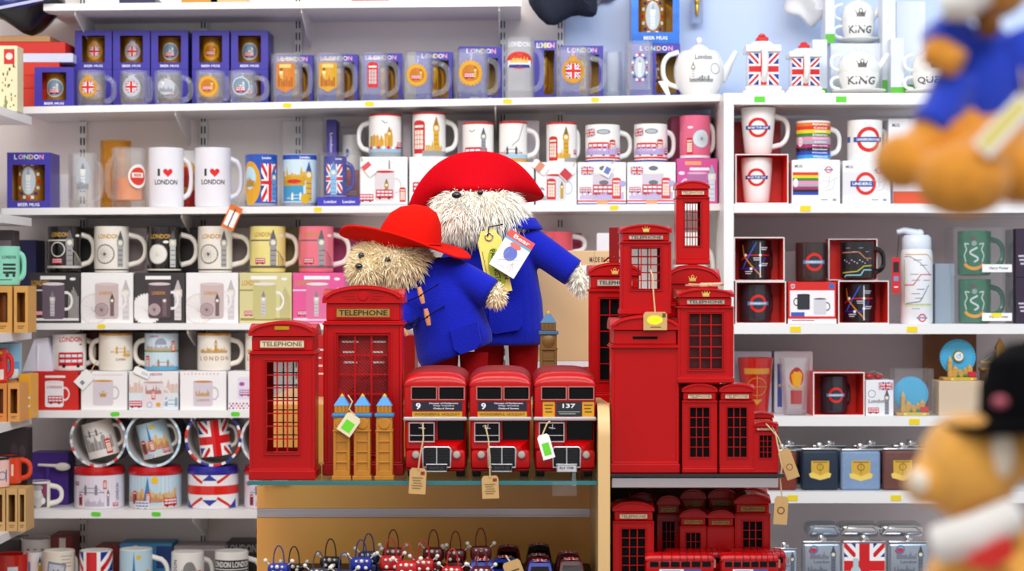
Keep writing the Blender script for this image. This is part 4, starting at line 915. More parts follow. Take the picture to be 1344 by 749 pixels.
for x0, x1, art, c, lb in ((42, 103, d_red, '#d0201c', 'red mug box picturing a red bus mug'), (106, 167, d_crown, '#f5f2f2', 'white mug box picturing a mug with a gold crown'), (169, 234, d_scene, '#f0ecec', 'mug box printed all over with a pastel London scene'),
                           (236, 297, d_gold, '#f5f2f2', 'white mug box picturing a gold-rimmed skyline mug'), (299, 345, d_dots, '#f3eff2', 'white mug box with a band of coloured dots, beside the telephone box')):
    _, DB[x0] = carton(x0, x1, 487.5, SH['D'](x0), YG, lb, art, c, .088, 'mug boxes under the bus mug shelf')
GOLDRIM = mat('gold_rim_glaze', '#d0913a', .25, metal=.4)
mug(69, 113, 438, DB[42], YG + .008, 'white mug with a red London bus', redbusmug, WHITE_CER, 126, hmat=CREAM, ang=.5)
def goldb(A, R, H):
    bridge2d(A, R * .3, H * .46, R * 1.2, '#d8a03c'); A.ell(R * .7, H * .42, R * .3, H * .05, '#e0b050', 10); A.text('London', R * .3, H * .32, H * .08, '#b08a5c', w=R * .6)
mug(130, 174, 437, DB[106], YG + .008, 'cream gold-rimmed mug with a golden Tower Bridge, handle on its left', goldb, CREAM, 115, rim=GOLDRIM, ang=.1)
def dome(A, R, H):
    A.rect(-R * 1.6, 0, R * 1.6, H, '#cfe4f0'); A.rect(-R * 1.6, H * .5, R * 1.6, H * .56, '#6aa84a'); A.ell(-R * .05, H * .7, R * .35, H * .18, '#98a0b0', 14, 0, PI); skyline(A, -R * 1.1, R * 1.1, H * .54, H * .22, '#c8a89c', 3); phone2d(A, -R * .95, H * .05, H * .36)
    bridge2d(A, R * .1, H * .08, R * 1.4, '#a88a70'); A.rect(-R * 1.5, H * .02, R * 1.5, H * .12, '#5aa8d0'); phone2d(A, R * .75, H * .5, H * .3); A.text('LONDON', -R * .5, H * .92, H * .06, '#c04a8c', w=R * .6)
mug(190, 234, 437, DB[169], YG + .008, 'light blue mug with a cathedral dome scene, handle on its left', dome, mat('sky_ceramic', '#cfe4f0', .2, coat=.4), 173, hmat=CREAM, ang=.1)
def goldsk(A, R, H):
    skyline(A, -R * .9, R * .9, H * .48, H * .2, '#d0a050', 12); ben2d(A, R * .1, H * .48, H * .36, '#d0a050', '#a87a30')
    for i, ch in enumerate('LONDON'): A.text(ch, -R * .85 + R * .34 * i, H * .34, H * .11, '#c08a48')
mug(259, 303, 437, DB[236], YG + .008, 'cream gold-rimmed mug lettered London under a golden skyline', goldsk, CREAM, 321, rim=GOLDRIM, ang=.1)
mug(322, 352, 437, DB[299], YG + .008, 'cream mug mostly hidden behind the smaller telephone box', goldsk, CREAM, None)
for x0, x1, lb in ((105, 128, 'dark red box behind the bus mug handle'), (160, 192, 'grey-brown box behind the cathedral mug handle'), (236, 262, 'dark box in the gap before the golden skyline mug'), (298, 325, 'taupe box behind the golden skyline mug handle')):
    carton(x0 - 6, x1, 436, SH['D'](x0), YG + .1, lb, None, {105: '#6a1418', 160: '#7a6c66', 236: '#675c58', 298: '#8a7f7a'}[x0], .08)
tb = thing('translucent_wrapped_box', 'pale wrapped box beside the red bus mug', 'box', (X(50, YG + .02), YG + .06, DB[42]))
W = 40 * YG / F; Hh = Z(443, YG) - DB[42]
MB().add([(-W / 2, -.045, 0), (W / 2, -.045, 0), (W / 2, .04, 0), (-W / 2, .04, 0), (-W * .12, -.04, Hh * .96), (W * .32, -.04, Hh), (W * .4, .04, Hh), (-W * .1, .04, Hh)], [(3, 2, 1, 0), (4, 5, 6, 7), (0, 1, 5, 4), (1, 2, 6, 5), (2, 3, 7, 6), (3, 0, 4, 7)]).build('wrapped_body', mat('milky_film', '#e9e6f2', .3, var=.08), tb, 0)
MB().box(-W * .02, W * .02, -.046, -.0425, Hh * .02, Hh * .8).build('fold_seam', mat('milky_film_seam', '#f6f4fa', .3), tb, 0)
def kraft_tag(px, py, Y, w, h, label, rot=0.0, string=None, col=None, art=None, group=None, name='price_tag'):
    """card tag whose hole is at pixel (px, py); string: list of pixel points up to where it is tied"""
    s = Y / F; root = thing(name, label, 'tag', (X(px, Y), Y, Z(py, Y)), 0, group)
    W, H = w * s, h * s
    c = MB().prism([(-W / 2, -H), (W / 2, -H), (W / 2, -.004), (W / 2 - .003, 0), (-W / 2 + .003, 0), (-W / 2, -.004)], -.0005, .0005).build('card', col or KRAFT, root, 0); c.rotation_euler = (0, rot, 0)
    A = Art(); (art or (lambda A, W, H: [dashes(A, -W * .36, W * .36, -H * .35, 5, H * .1, '#8a6a3c'), A.rect(W * .2, -H * .2, W * .4, -H * .1, '#8a2a20')]))(A, W, H); A.flat(c, -.0006)
    if string:
        pts = [((a - px) * s, d, (py - b) * s) for a, b, d in string]; MB().tube(pts, .0011, 6).build('string', TWINE, root)
    return root
wc = mat('white_card', '#f7f6f4', .7)
kraft_tag(119, 489, YG - .004, 17, 24, 'white diamond tag hanging from the golden bridge mug', .75, [(119, 489, 0), (122, 482, -.001), (126, 474, .01)], wc, lambda A, W, H: A.rect(-W * .1, -H * .8, W * .2, -H * .6, '#8a8a92'))
kraft_tag(176, 484, YG - .004, 10, 22, 'white tag lying across the pastel scene box', -1.15, [(176, 484, 0), (184, 478, .012)], wc, lambda A, W, H: A.rect(-W * .2, -H * .9, W * .2, -H * .5, '#d8d8de'))
kraft_tag(476, 212, YG - .004, 12, 22, 'white and red tag hanging from the tall Parliament mug', -.7, [(476, 212, 0), (474, 205, 0)], wc, lambda A, W, H: A.rect(-W * .5, -H * .5, W * .5, -H * .2, '#e04a50'))
kraft_tag(700, 212, YG - .004, 12, 22, 'white and orange tag hanging from the Tower Bridge mug', -.9, [(700, 212, 0), (702, 205, 0)], wc, lambda A, W, H: A.rect(-W * .5, -H * .7, W * .5, -H * .3, '#d88a6c'))
kraft_tag(752, 219, YG - .004, 14, 20, 'red and white tag hanging from the golden Big Ben mug', .75, [(752, 219, 0), (755, 210, 0)], wc, lambda A, W, H: A.rect(-W * .5, -H * .95, W * .5, -H * .4, '#c8303c'))
kraft_tag(802, 215, YG - .004, 12, 18, 'white tag hanging from the handle of the flag and bus mug', .5, [(802, 215, 0), (808, 209, 0)], wc, lambda A, W, H: A.rect(-W * .3, -H * .8, W * .3, -H * .3, '#6a7ac0'))

# side shelf beside shelf D
g = 'orange boxes on the side shelf'
_, zt = slot_box(-14, 9, 503, SH['sD'](), 3.98, 'orange window box under the red side mug', '#e08a3c', g)
slot_box(10, 26, 503, SH['sD'](), 3.98, 'orange window box holding a small red figure', '#e0994c', g)
carton(24, 40, 491, SH['sD'](), 4.06, 'yellow mug box beside the red bus box', lambda A, W, H: mugpic(A, 0, H * .15, W * .5, H * .45, '#8ac4e8', None, 1, '#f0f4f8'), '#eaa92c', .07)
mug(-22, 10, 458, zt, 3.985, 'red mug with yellow marks on the orange boxes', lambda A, R, H: [A.ell(R * .3, H * .9, R * .3, H * .05, '#f0b020', 10), A.text('D', R * .5, H * .7, H * .1, '#5c1010'), A.rect(R * .2, H * .1, R * .7, H * .4, '#f4e4d8')], mat('scarlet_ceramic', '#d8261c', .2, coat=.4), 19, ang=.15)
_, zb2 = carton(-8, 22, 499, SH['sD'](), 4.06, 'orange box under the light blue mug', None, '#e09a40', .06)
mug(-14, 28, 450, zb2, 4.055, 'light blue mug with a black inside behind the red mug', lambda A, R, H: [A.rect(-R, H * .2, R, H * .5, '#5a9ad0'), A.rect(R * .4, H * .05, R * .9, H * .3, '#e8eef2')], mat('light_blue_ceramic', '#8ac4e4', .2, coat=.4), inner=BLK)

# ---------------------------------------------------------------- shelf E: round mug tins
def tin_art1(A, R, H):
    A.rect(-R * 1.7, 0, R * 1.7, H, '#e6dfec'); bridge2d(A, -R * .15, H * .42, R * 1.1, '#8a8296'); ben2d(A, R * .55, H * .08, H * .5, '#a49cae', '#6a6478'); phone2d(A, R * .42, H * .6, H * .26); phone2d(A, -R * .62, H * .1, H * .34, '#c8283a', '#33333a'); A.sub(R * .98, H * .5, 1, PI / 2).text('LONDON', 0, 0, H * .12, '#5a5468', w=H * .5); bus2d(A, R * .9, H * .06, R * .3); jack(A.sub(-R * .85, H * .75), R * .3, H * .12); skyline(A, -R * .4, R * .4, H * .08, H * .3, '#bdb4c6', 3)
def tin_art2(A, R, H):
    A.rect(-R * 1.7, 0, R * 1.7, H, '#bcdcec'); A.rect(-R * 1.7, 0, R * 1.7, H * .1, '#d8d4cc'); skyline(A, -R * 1.1, R * 1.1, H * .3, H * .5, '#e0b46c', 9); skyline(A, -R * 1.1, R * 1.1, H * .2, H * .3, '#c98a5c', 5)
    A.poly([(-R * .3, H * .2), (R * .02, H * .2), (-R * .12, H * .98)], '#3a7cb8'); A.ell(R * .15, H * .86, R * .14, R * .14, '#f0c020', 14); phone2d(A, -R * .1, H * .18, H * .32); phone2d(A, -R * .7, H * .14, H * .4, '#c8283a', '#33333a'); bus2d(A, R * .8, H * .06, R * .6); bus2d(A, -R * .35, -H * .02, R * .6, '#f0f0f4', '#7a8ac0')
def tin_art3(A, R, H):
    A.rect(-R * 1.7, 0, R * 1.7, H, '#f4f2f6'); A.rect(-R * 1.7, H * .42, R * 1.7, H * .68, '#e0261c')
    for sg in (-1, 1):
        A.line([(-R * .9, H * (.55 + sg * .5)), (-R * .3, H * (.55 + sg * .22))], .006, '#d8261c'); A.line([(R * .9, H * (.55 + sg * .5)), (R * .3, H * (.55 + sg * .22))], .006, '#d8261c')
        A.poly([(-R * .3, H * (.55 + sg * .28)), (R * .3, H * (.55 + sg * .28)), (0, H * (.55 + sg * .46))], '#27339c')
    A.poly([(-R * 1.2, 0), (-R * .75, 0), (-R * 1.2, H * .3)], '#27339c'); A.poly([(R * 1.2, 0), (R * .75, 0), (R * 1.2, H * .3)], '#27339c')
LIDR = mat('red_lid_enamel', '#c81a22', .25, coat=.4); LIDB = mat('blue_lid_enamel', '#2a2a9c', .25, coat=.4)
def round_tin(x0, x1, yt, zb, Yf, label, art, lid, group):
    R = (x1 - x0) / 2 * (Yf + .05) / F; Yc = Yf + R; H = Z(yt, Yc - R * .3) - zb; hl = H * .2
    root = thing('round_tin', label, 'tin', (X((x0 + x1) / 2, Yc), Yc, zb), 0, group)
    MB().lathe([(0, 0), (R * .97, 0), (R, .002), (R, H - hl), (0, H - hl)], 40).build('can', mat('tin_white', '#eee9ee', .25, coat=.3), root)
    A = Art(); A.clip = (-R * 1.7, .001, R * 1.7, H - hl); art(A, R, H - hl); A.wrap(root, R)
    MB().lathe([(R * 1.015, H - hl), (R * 1.03, H - hl + .002), (R * 1.03, H - hl * .45), (R * .99, H - hl * .4), (R * .99, H - .001), (R * .96, H), (0, H)], 40).build('lid', lid, root)
    return root, zb + H + .0005
def lying_tin(cx, cy, r, zb, Yf, label, rimcols, mugart, body, inner, group, tilt=-.25, depth=.1):
    """open round tin lying on its side, mug inside"""
    s = Yf / F; R = r * s
    root = thing('open_round_tin', label, 'tin', (X(cx, Yf), Yf, zb), 0, group)
    MB().lathe([(0, depth), (R, depth), (R, .0), (R - .003, 0), (R - .003, depth - .002), (0, depth - .002)], 40, (0, 0, R), 'y').build('can', body, root, fix=True)
    MB().lathe([(0, depth - .0026), (R - .0032, depth - .0026), (R - .0032, .002)], 40, (0, 0, R), 'y').build('lining', mat('silver_tin_lining', '#c9c2c0', .35), root)
    n = 40; m = MB(); A = Art()
    for i in range(n): A.ring(0, R, R - .0048, R + .0005, rimcols[i % len(rimcols)], 3, a0=2 * PI * i / n, a1=2 * PI * (i + 1) / n)
    A.flat(root, -.0005, 'rim_print')
    mr = thing('mug', 'mug inside the open tin ' + label.split(', ')[-1].replace('lying ', '').replace('open round tin ', ''), 'mug', (X(cx, Yf) - R * .12, Yf + .048, zb + .0045), 0, group + ', mugs inside')
    rm, hm = R * .56, R * 1.28
    mr.location = (X(cx, Yf), Yf + .044, zb + R)
    M = Matrix.Rotation(tilt, 4, 'Y') @ Matrix.Translation((-R * .08, 0, -hm * .52))
    MB().lathe([(0, 0), (rm * .93, 0), (rm, .004), (rm, hm), (rm - .003, hm), (rm - .003, .006), (0, .006)], 28).xf(M).build('body', CREAM, mr)
    MB().tube([(rm - .002 + rm * .5 * math.sqrt(max(0, 1 - abs(-1 + i / 5) ** 2.6)), 0, hm * (.5 + .3 * (-1 + i / 5))) for i in range(11)], .0042, 8).xf(M).build('handle', CREAM, mr)
    A = Art(); A.clip = (-rm * 1.5, 0, rm * 1.5, hm); mugart(A, rm, hm); o = A.wrap(mr, rm)
    o.data.transform(M)
    return root
def m_jack(A, R, H): A.rect(-R * 1.6, 0, R * 1.6, H, '#f2f0f0'); jack(A.sub(R * .25, H * .45), R * 2.6, H * 1.3)
def m_grey(A, R, H): A.rect(-R * 1.6, 0, R * 1.6, H, '#e8e4e0'); skyline(A, -R, R, H * .2, H * .6, '#9a9896', 2); phone2d(A, R * .6, H * .05, H * .42); bridge2d(A, -R * .2, H * .6, R * 1.2, '#6a6a6c')
bodyd = mat('dark_lilac_tin', '#5a4a66', .3, coat=.3); bodyb = mat('dark_brown_tin', '#3a2428', .3, coat=.3); bodyr = mat('maroon_tin', '#5a1c28', .3, coat=.3)
gT = 'round mug tins'; gL = 'open tins lying on top'
T1, z1 = round_tin(98, 163, 611, SH['E'](130), YG, 'round tin with a red lid and lilac sketch of Tower Bridge', tin_art1, LIDR, gT)
T2, z2 = round_tin(170, 238, 611, SH['E'](204), YG, 'round tin with a red lid and colourful skyline on sky blue', tin_art2, LIDR, gT)
T3, z3 = round_tin(247, 313, 610, SH['E'](280), YG, 'round tin with a blue lid and Union flag pattern', tin_art3, LIDB, gT)
T4, z4 = round_tin(321, 380, 611, SH['E'](350), YG, 'round tin mostly hidden behind the wooden display panel', tin_art1, LIDR, gT)
lying_tin(129, 581, 37, z1, YG + .005, 'open round tin with a grey and red sketch, lying above the Tower Bridge tin', ['#c8ccd4', '#8a8a96', '#e8e8ec', '#c8ccd4', '#d8402c', '#e8e8ec'], m_grey, bodyd, None, gL)
lying_tin(201, 581, 36.5, z2, YG + .005, 'open round tin with a pale blue rim, lying above the sky blue tin', ['#cfe4f2', '#cfe4f2', '#a8cce4', '#e8f2f8'], tin_art2, bodyb, None, gL)
lying_tin(280, 580, 37, z3, YG + .005, 'open round tin with a red, white and blue rim, lying above the Union flag tin', ['#d8261c', '#d8261c', '#f4f2f4', '#2a36a0', '#2a36a0', '#f4f2f4'], m_jack, bodyr, None, gL, -.12)
lying_tin(352, 580, 36, z4, YG + .005, 'open round tin hidden behind the smaller telephone box', ['#c8ccd4', '#e8e8ec'], m_grey, bodyd, None, gL)
purple = mat('card_#4a2a8c', '#4a2a8c', .4)
o, _ = carton(40, 90, 594, SH['E'](60), YG + .085, 'purple box with a pale spoon behind the portrait mug', None, '#4a2a8c', .07)
sp = thing('ceramic_spoon', 'cream spoon resting against the purple box', 'spoon', (X(52, YG), YG + .07, SH['E'](52)))
zsp = Z(611, YG + .07) - SH['E'](52)
MB().ball((.033, 0, zsp - .002), (.017, .004, .009)).tube([(.02, 0, zsp), (-.02, 0, zsp + .002)], [.004, .0028], 8).build('spoon_body', CREAM, sp)
MB().box(-.004, .004, .002, .006, 0, zsp - .001).build('card_stand', purple, sp, 0)
def portrait(A, R, H):
    A.rect(-R * 1.2, H * .06, R * .75, H * .92, '#5c4a56'); A.rect(R * .1, H * .5, R * .75, H * .9, '#8a3a5c')
    A.ell(-R * .1, H * .36, R * .5, H * .3, '#cfcac8', 18); A.ell(-R * .15, H * .6, R * .36, H * .2, '#e2dedb', 18); A.ell(-R * .18, H * .78, R * .5, H * .1, '#b4b0ae', 16); A.ell(R * .35, H * .3, R * .2, H * .12, '#efeceb', 12)
    A.rect(R * .75, H * .02, R * .8, H * .95, '#eae6e4')
mug(37, 66, 631, SH['E'](46), YG, 'white mug with a grey portrait print, in front of the purple box', portrait, CREAM, 84, ang=.1, inner=mat('purple_glaze', '#5a349c', .2, coat=.4))
_, zt = slot_box(-12, 7, 641, SH['sE'](), 3.97, 'kraft window box under the pink enamel mug', '#cfa468', 'small kraft window boxes below the enamel mugs')
_, zt2 = slot_box(8, 23, 641, SH['sE'](), 3.97, 'kraft window box under the orange enamel mug', '#cfa468', 'small kraft window boxes below the enamel mugs')
_, zt3 = slot_box(23.5, 34, 641, SH['sE'](), 3.97, 'kraft window box nearest the portrait mug', '#cfa468', 'small kraft window boxes below the enamel mugs')
STEELRIM = mat('dark_rim', '#3a3a40', .3, metal=.6)
mug(-18, 12, 600, zt, 3.975, 'pale pink enamel mug with a blue ring', lambda A, R, H: [A.ring(R * .4, H * .4, R * .3, R * .4, '#4a8ad0', 18), A.rect(R * .75, H * .2, R * .85, H * .6, '#5a4a4a')], mat('pale_pink_enamel', '#f0c4b8', .25, coat=.4), rim=STEELRIM, name='enamel_mug')
slot_box(2, 30, 641, SH['sE'](), 4.045, 'kraft box at the back under the orange enamel mug', '#c09458', 'small kraft window boxes below the enamel mugs')
mug(-2, 28, 597, zt2, 4.045, 'orange enamel mug with a dark rim', lambda A, R, H: A.rect(R * .1, H * .3, R * .3, H * .7, '#f4d8c4'), mat('orange_enamel', '#e0421c', .25, coat=.4), 43, rim=STEELRIM, ang=.1, name='enamel_mug')
carton(-8, 36, 562, SH['E'](14) if False else SH['sE'](), 4.1, 'dark plum box at the back above the enamel mugs', lambda A, W, H: [A.ell(W * .1, H * .75, W * .12, H * .1, '#4a3a44', 12), A.rect(W * .0, H * .3, W * .3, H * .5, '#4a3a44'), A.ell(W * .35, H * .75, W * .1, H * .08, '#4a3a44', 12)], '#2e2226', .045)

# ---------------------------------------------------------------- shelf F: crowded mug row
zF = SH['F'](100)
def stamp(A, R, H):
    A.rect(-R * 1.6, 0, R * 1.6, H, '#eae0d0'); A.sub(-R * .2, H * .62, 1, -.15).rect(-R * .6, -H * .22, R * .6, H * .16, '#7a84a0'); A.sub(-R * .2, H * .62, 1, -.15).rect(-R * .5, -H * .18, R * .5, H * .12, '#c8c8d0'); dashes(A, R * .1, R * .9, H * .9, 4, H * .07, '#8a7a68', .0012); bridge2d(A, -R * .2, H * .56, R * .7, '#4a5a80')
def wh(A, R, H): ben2d(A, R * .6, H * .4, H * .5, '#e0a840', '#3a62a0'); A.rect(-R, H * .5, -R * .3, H * .8, '#5a8ac0'); skyline(A, -R, R, H * .4, H * .3, '#d8a04c', 3)
def lo_dark(A, R, H):
    A.rect(-R * 1.6, H * .66, R * 1.6, H * .84, '#26262a'); A.text('LONDON LONDON', 0, H * .75, H * .12, '#f4f2f0', w=R * 2.5); A.rect(-R * 1.6, H * .5, R * 1.6, H * .64, '#4a4a4e'); A.text('LONDON LONDON LON', 0, H * .57, H * .07, '#f0eeec', w=R * 2.4); A.rect(-R * 1.6, H * .2, R * 1.6, H * .48, '#2a2a2e')
def domegrey(A, R, H):
    A.ell(R * .1, H * .62, R * .4, H * .2, '#8a8888', 14, 0, PI); skyline(A, -R * .8, R * .9, H * .45, H * .25, '#9c9a98', 5); A.sub(-R * .85, H * .6, 1, PI / 2).text('LONDON', 0, 0, H * .1, '#6a6a6c', w=H * .5); phone2d(A, R * .75, H * .35, H * .28)
gF = 'front row of mugs on the lowest shelf'
mug(-8, 37, 727, zF, YG - .0, 'plain red mug at the end of the lowest shelf', lambda A, R, H: [A.rect(-R * .2, H * .3, R * .4, H * .75, '#eef0f2'), A.rect(-R * .1, H * .5, R * .3, H * .66, '#5a8ac0')], mat('scarlet_ceramic', '#d8261c', .2, coat=.4), group=gF)
mug(30, 58, 724, zF, YG + .05, 'white mug with a golden Big Ben, behind the plain red mug', wh, WHITE_CER, group=gF)
mug(57, 98, 722, zF, YG, 'cream mug printed like an old postcard with a blue stamp', stamp, CREAM, 104, group=gF, ang=.6)
mug(105, 148, 722, zF, YG, 'mug wrapped in a Union flag', lambda A, R, H: jack(A.sub(-R * .3, H * .4), R * 3.2, H * 1.2), WHITE_CER, group=gF)
mug(157, 200, 720, zF, YG, 'mug with a colourful skyline under a yellow sun', lambda A, R, H: [tin_art2(A, R, H)], WHITE_CER, 223, group=gF, ang=.1)
mug(225, 268, 724, zF, YG, 'white mug with a grey dome drawing', domegrey, WHITE_CER, 282, group=gF, ang=.5)
mug(282, 326, 723, zF, YG, 'dark grey mug covered in white London lettering', lo_dark, WHITE_CER, 345, group=gF, ang=.3)
mug(27, 74, 706, zF + .0, YG + .1, 'tall pale mug with red dots at the back of the lowest shelf', lambda A, R, H: [A.ell(R * (-.6 + .4 * i), H * .8, R * .12, R * .1, '#c83a4a', 8) for i in range(4)], WHITE_CER)
for x0, x1, yt, c, lb, art in ((66, 95, 702, '#7a1a1c', 'dark red box with a white panel at the back of the lowest shelf', lambda A, W, H: A.rect(-W * .1, H * .3, W * .2, H * .95, '#e4dcd8')), (-4, 26, 708, '#4a4448', 'dark grey box behind the plain red mug', None),
                               (124, 156, 717, '#8a2a24', 'brown-red box between the flag mug and the skyline mug', None), (157, 226, 713, '#4a9ad0', 'sky blue mug box behind the skyline mug', lambda A, W, H: [A.rect(W * .2, H * .5, W * .5, H * .95, '#2a4a90'), A.ell(-W * .2, H * .9, W * .1, W * .06, '#f4f4f4', 10)]),
                               (228, 296, 716, '#b4a8ac', 'grey-pink mug box behind the dome mug', lambda A, W, H: A.rect(-W * .5, H * .9, W * .5, H * .93, '#e0d8dc')), (297, 345, 711, '#2c2829', 'dark box with grey London lettering behind the lettered mug', lambda A, W, H: A.text('LONDON L', 0, H * .87, H * .16, '#a8a2a2', w=W * 1.0))):
    carton(x0, x1, yt, zF, YG + .11, lb, art, c, .08)
pl = thing('plate', 'white plate with a red rim standing behind the wooden panel', 'plate', (X(350, YG), YG + .06, zF))
MB().lathe([(0, .004), (.022, .004), (.03, .0), (.0295, .008), (.0, .008)], 32, (0, 0, .03), 'y').build('plate_body', WHITE_CER, pl, fix=True)
zc = Z(699, YG + .06) - zF; 
for ch in pl.children: ch.location = (0, 0, zc - .03)
MB().lathe([(.0262, -.0005), (.0305, -.004), (.0312, .002)], 32, (0, 0, zc), 'y').build('red_rim', mat('red_rim_glaze', '#c8241e', .2, coat=.4), pl)
MB().box(-.012, .012, .009, .03, 0, zc).build('stand', mat('white_card', '#f7f6f4', .7), pl, 0)

# ---------------------------------------------------------------- right unit, top: flag teapots, KING and QUEEN tea sets
YQ = YR + .012
def flag_pot(px0, px1, yt, zb, Yf, label, group):
    W = (px1 - px0) * Yf / F; Yc = Yf + W * .45; H = Z(yt, Yf) - zb
    root = thing('flag_teapot', label, 'teapot', (X((px0 + px1) / 2, Yc), Yc, zb), 0, group)
    w = W * .36
    MB().bbox(-W * .5, W * .5, -W * .42, W * .42, 0, H * .07, .003, 2).bbox(-W * .44, W * .44, -W * .38, W * .38, H * .07, H * .14, .003, 2).build('base', WHITE_CER, root)
    b = MB().bbox(-w * 1.02, w * 1.02, -w * .95, w * .95, H * .14, H * .68, .004, 2).build('body', WHITE_CER, root)
    MB().bbox(-W * .44, W * .44, -W * .4, W * .4, H * .68, H * .8, .004, 2).build('cornice', WHITE_CER, root)
    lid = MB().loft([(0, 0, H * .8, W * .34, W * .3), (0, 0, H * .86, W * .26, W * .22), (0, 0, H * .88, W * .12, W * .1)], 20).build('lid', WHITE_CER, root)
    MB().bbox(-W * .15, W * .15, -W * .15, W * .15, H * .87, H * .94, .003).ball((0, 0, H * .96), (W * .1, W * .1, H * .035)).build('knob', mat('flag_knob_red', '#d81f22', .25, coat=.4), lid)
    MB().ball((0, 0, H * .985), (W * .06, W * .06, H * .02)).build('gold_tip', GOLD, lid)
    A = Art(); jack(A.sub(0, H * .41), w * 2.0, H * .5); A.flat(root, -w * .95 - .0002, material=GLAZE)
    MB().tube([(0, -w * .9, H * .72), (0, -w * 1.55, H * .7), (0, -w * 1.75, H * .5), (0, -w * 1.5, H * .3), (0, -w * .9, H * .24)], .0068, 10).build('handle', WHITE_CER, root)
    MB().tube([(0, w * .8, H * .3), (0, w * 1.3, H * .5), (0, w * 1.6, H * .75)], [.012, .008, .006], 10).build('spout', WHITE_CER, root)
    return root
flag_pot(973, 1027, 41, RS['1'], YQ + .02, 'taller square white teapot with a Union flag front', 'Union flag teapots')
flag_pot(1030, 1080, 52, RS['1'], YQ, 'shorter square white teapot with a Union flag front', 'Union flag teapots')
def tea_set(px0, px1, zb, Yf, label, word, group, hl, rb=1.0):
    """teapot stacked on its cup and saucer"""
    s = Yf / F; w = (px1 - px0) * s; Yc = Yf + .05; root = thing('tea_for_one_set', label, 'teapot', (X((px0 + px1) / 2, Yc), Yc, zb), 0, group)
    R = w * .35
    MB().lathe([(0, .001), (R * .6, 0), (R * 1.3, .009), (R * 1.33, .0115), (R * .6, .005), (0, .005)], 32).build('saucer', WHITE_CER, root)
    h1 = .047
    cup = MB().lathe([(0, .006), (R * .62, .006), (R * .8, .014), (R * .97, .032), (R, h1), (0, h1)], 32).build('cup', WHITE_CER, root)
    A = Art(); A.text(word, 0, .029, .0165, '#6a6462', w=R * (1.5 if len(word) < 5 else 1.9)); A.wrap(cup, lambda v: R * (.80 + .17 * max(0, min(1, (v - .014) / .018))) + .0004)
    pot = MB().lathe([(0, h1), (R * .96, h1), (R * 1.0, h1 + .004), (R * .98, h1 + .02), (R * .85, h1 + .034), (R * .5, h1 + .044), (R * .2, h1 + .048), (0, h1 + .049)], 32).ball((0, 0, h1 + .055), .007).build('pot', WHITE_CER, root)
    A = Art(); crown2d(A, 0, h1 + .011, .022, '#6a6462'); A.wrap(pot, R * 1.004)
    for z0, hh in ((.014, .026), (h1 + .006, .034)):
        MB().tube([(-R * .93 - .018 * math.sqrt(max(0, 1 - abs(-1 + i / 5) ** 2.4)), 0, z0 + hh * (i / 10)) for i in range(11)], .0036, 8).build('handle', WHITE_CER, root)
    MB().tube([(R * .85, 0, h1 + .012), (R * 1.1, 0, h1 + .02), (R * 1.42, 0, h1 + .042)], [.009, .007, .0045], 10).build('spout', WHITE_CER, root)
    return root
ts = tea_set(1088, 1166, RS['1'], YQ, 'white KING tea set with a grey crown, cup and saucer', 'KING', 'royal tea sets', 0)
tea_set(1185, 1260, RS['1'], YQ, 'white QUEEN tea set partly behind the hanging bear', 'QUEEN', 'royal tea sets', 0)
GREENC = '#58b82a'
def gift_frame(x0, x1, yt, zb, Yf, label, group, depth=.05):
    o, zt = carton(x0, x1, yt, zb, Yf, label, lambda A, W, H: A.rect(-W / 2, 0, W / 2, H * .16, GREENC), '#dfe3ec', depth, group, name='tea_set_box')
    return zt
gG = 'white and green tea set boxes'
zk = gift_frame(1066, 1086, 52, RS['1'], YQ + .09, 'narrow white and green box between the flag teapot and the KING set', gG)
gift_frame(1169, 1187, 50, RS['1'], YQ + .06, 'narrow white and green box between the KING and QUEEN sets', gG)
zk = gift_frame(1090, 1165, 57, RS['1'], YQ + .13, 'wide white and green box behind the KING set', gG, .06)
gift_frame(1176, 1215, 2, RS['1'], YQ + .15, 'tall white and green box behind the QUEEN set', gG)
ts2 = tea_set(1094, 1158, zk + .001, YQ + .11, 'second white KING tea set on the wide green and white box', 'KING', 'royal tea sets', 0)
gift_frame(1083, 1096, -20, zk, YQ + .13, 'upright white panel left of the second KING set', gG, .06)
gift_frame(1158, 1176, -20, RS['1'], YQ + .1, 'upright white panel right of the second KING set', gG, .05)

# ---------------------------------------------------------------- right unit, row with MIND THE GAP and UNDERGROUND mugs
def gap(A, R, H): roundel(A, 0, H * .56, R * .56, 'MIND THE GAP')
def ug(A, R, H, c=.2): roundel(A, R * .25, H * .52, R * .72, 'UNDERGROUND'); A.rect(-R * 1.35, H * .46, -R * .95, H * .6, '#14489c')
def ugd(A, R, H): roundel(A, R * .2, H * .5, R * .56, 'UNDERGROUND', bar='#5a86b8', inner=None)
_, zt, zi = open_box(965, 1035, 202, RS['2'], YQ, 'open red gift box holding a white mug, under the tall MIND THE GAP mug', .1, '#ee2c20')
mug(972, 1014, 207, zi, YQ + .012, 'white MIND THE GAP mug inside the open red gift box', gap, WHITE_CER, 1020, ang=1.0, taper=.22)
mug(972, 1018, 141, zt, YQ + .01, 'tapered white MIND THE GAP mug on the open red gift box', gap, WHITE_CER, 1041, ang=.15, taper=.24)
carton(963, 1025, 160, RS['2'], YQ + .13, 'tall red box behind the MIND THE GAP mugs', None, '#b81a1c', .08)
LINES = [('#e87a1c', 'Bakerloo'), ('#dc2a1c', 'Central'), ('#f2d21c', 'Circle'), ('#1f8a34', 'District'), ('#f08ab8', 'Hammersmith & City'), ('#a8aab0', 'Jubilee'), ('#a8246c', 'Metropolitan'), ('#18181a', 'Northern'), ('#2440b0', 'Piccadilly'), ('#2a9ae0', 'Victoria')]
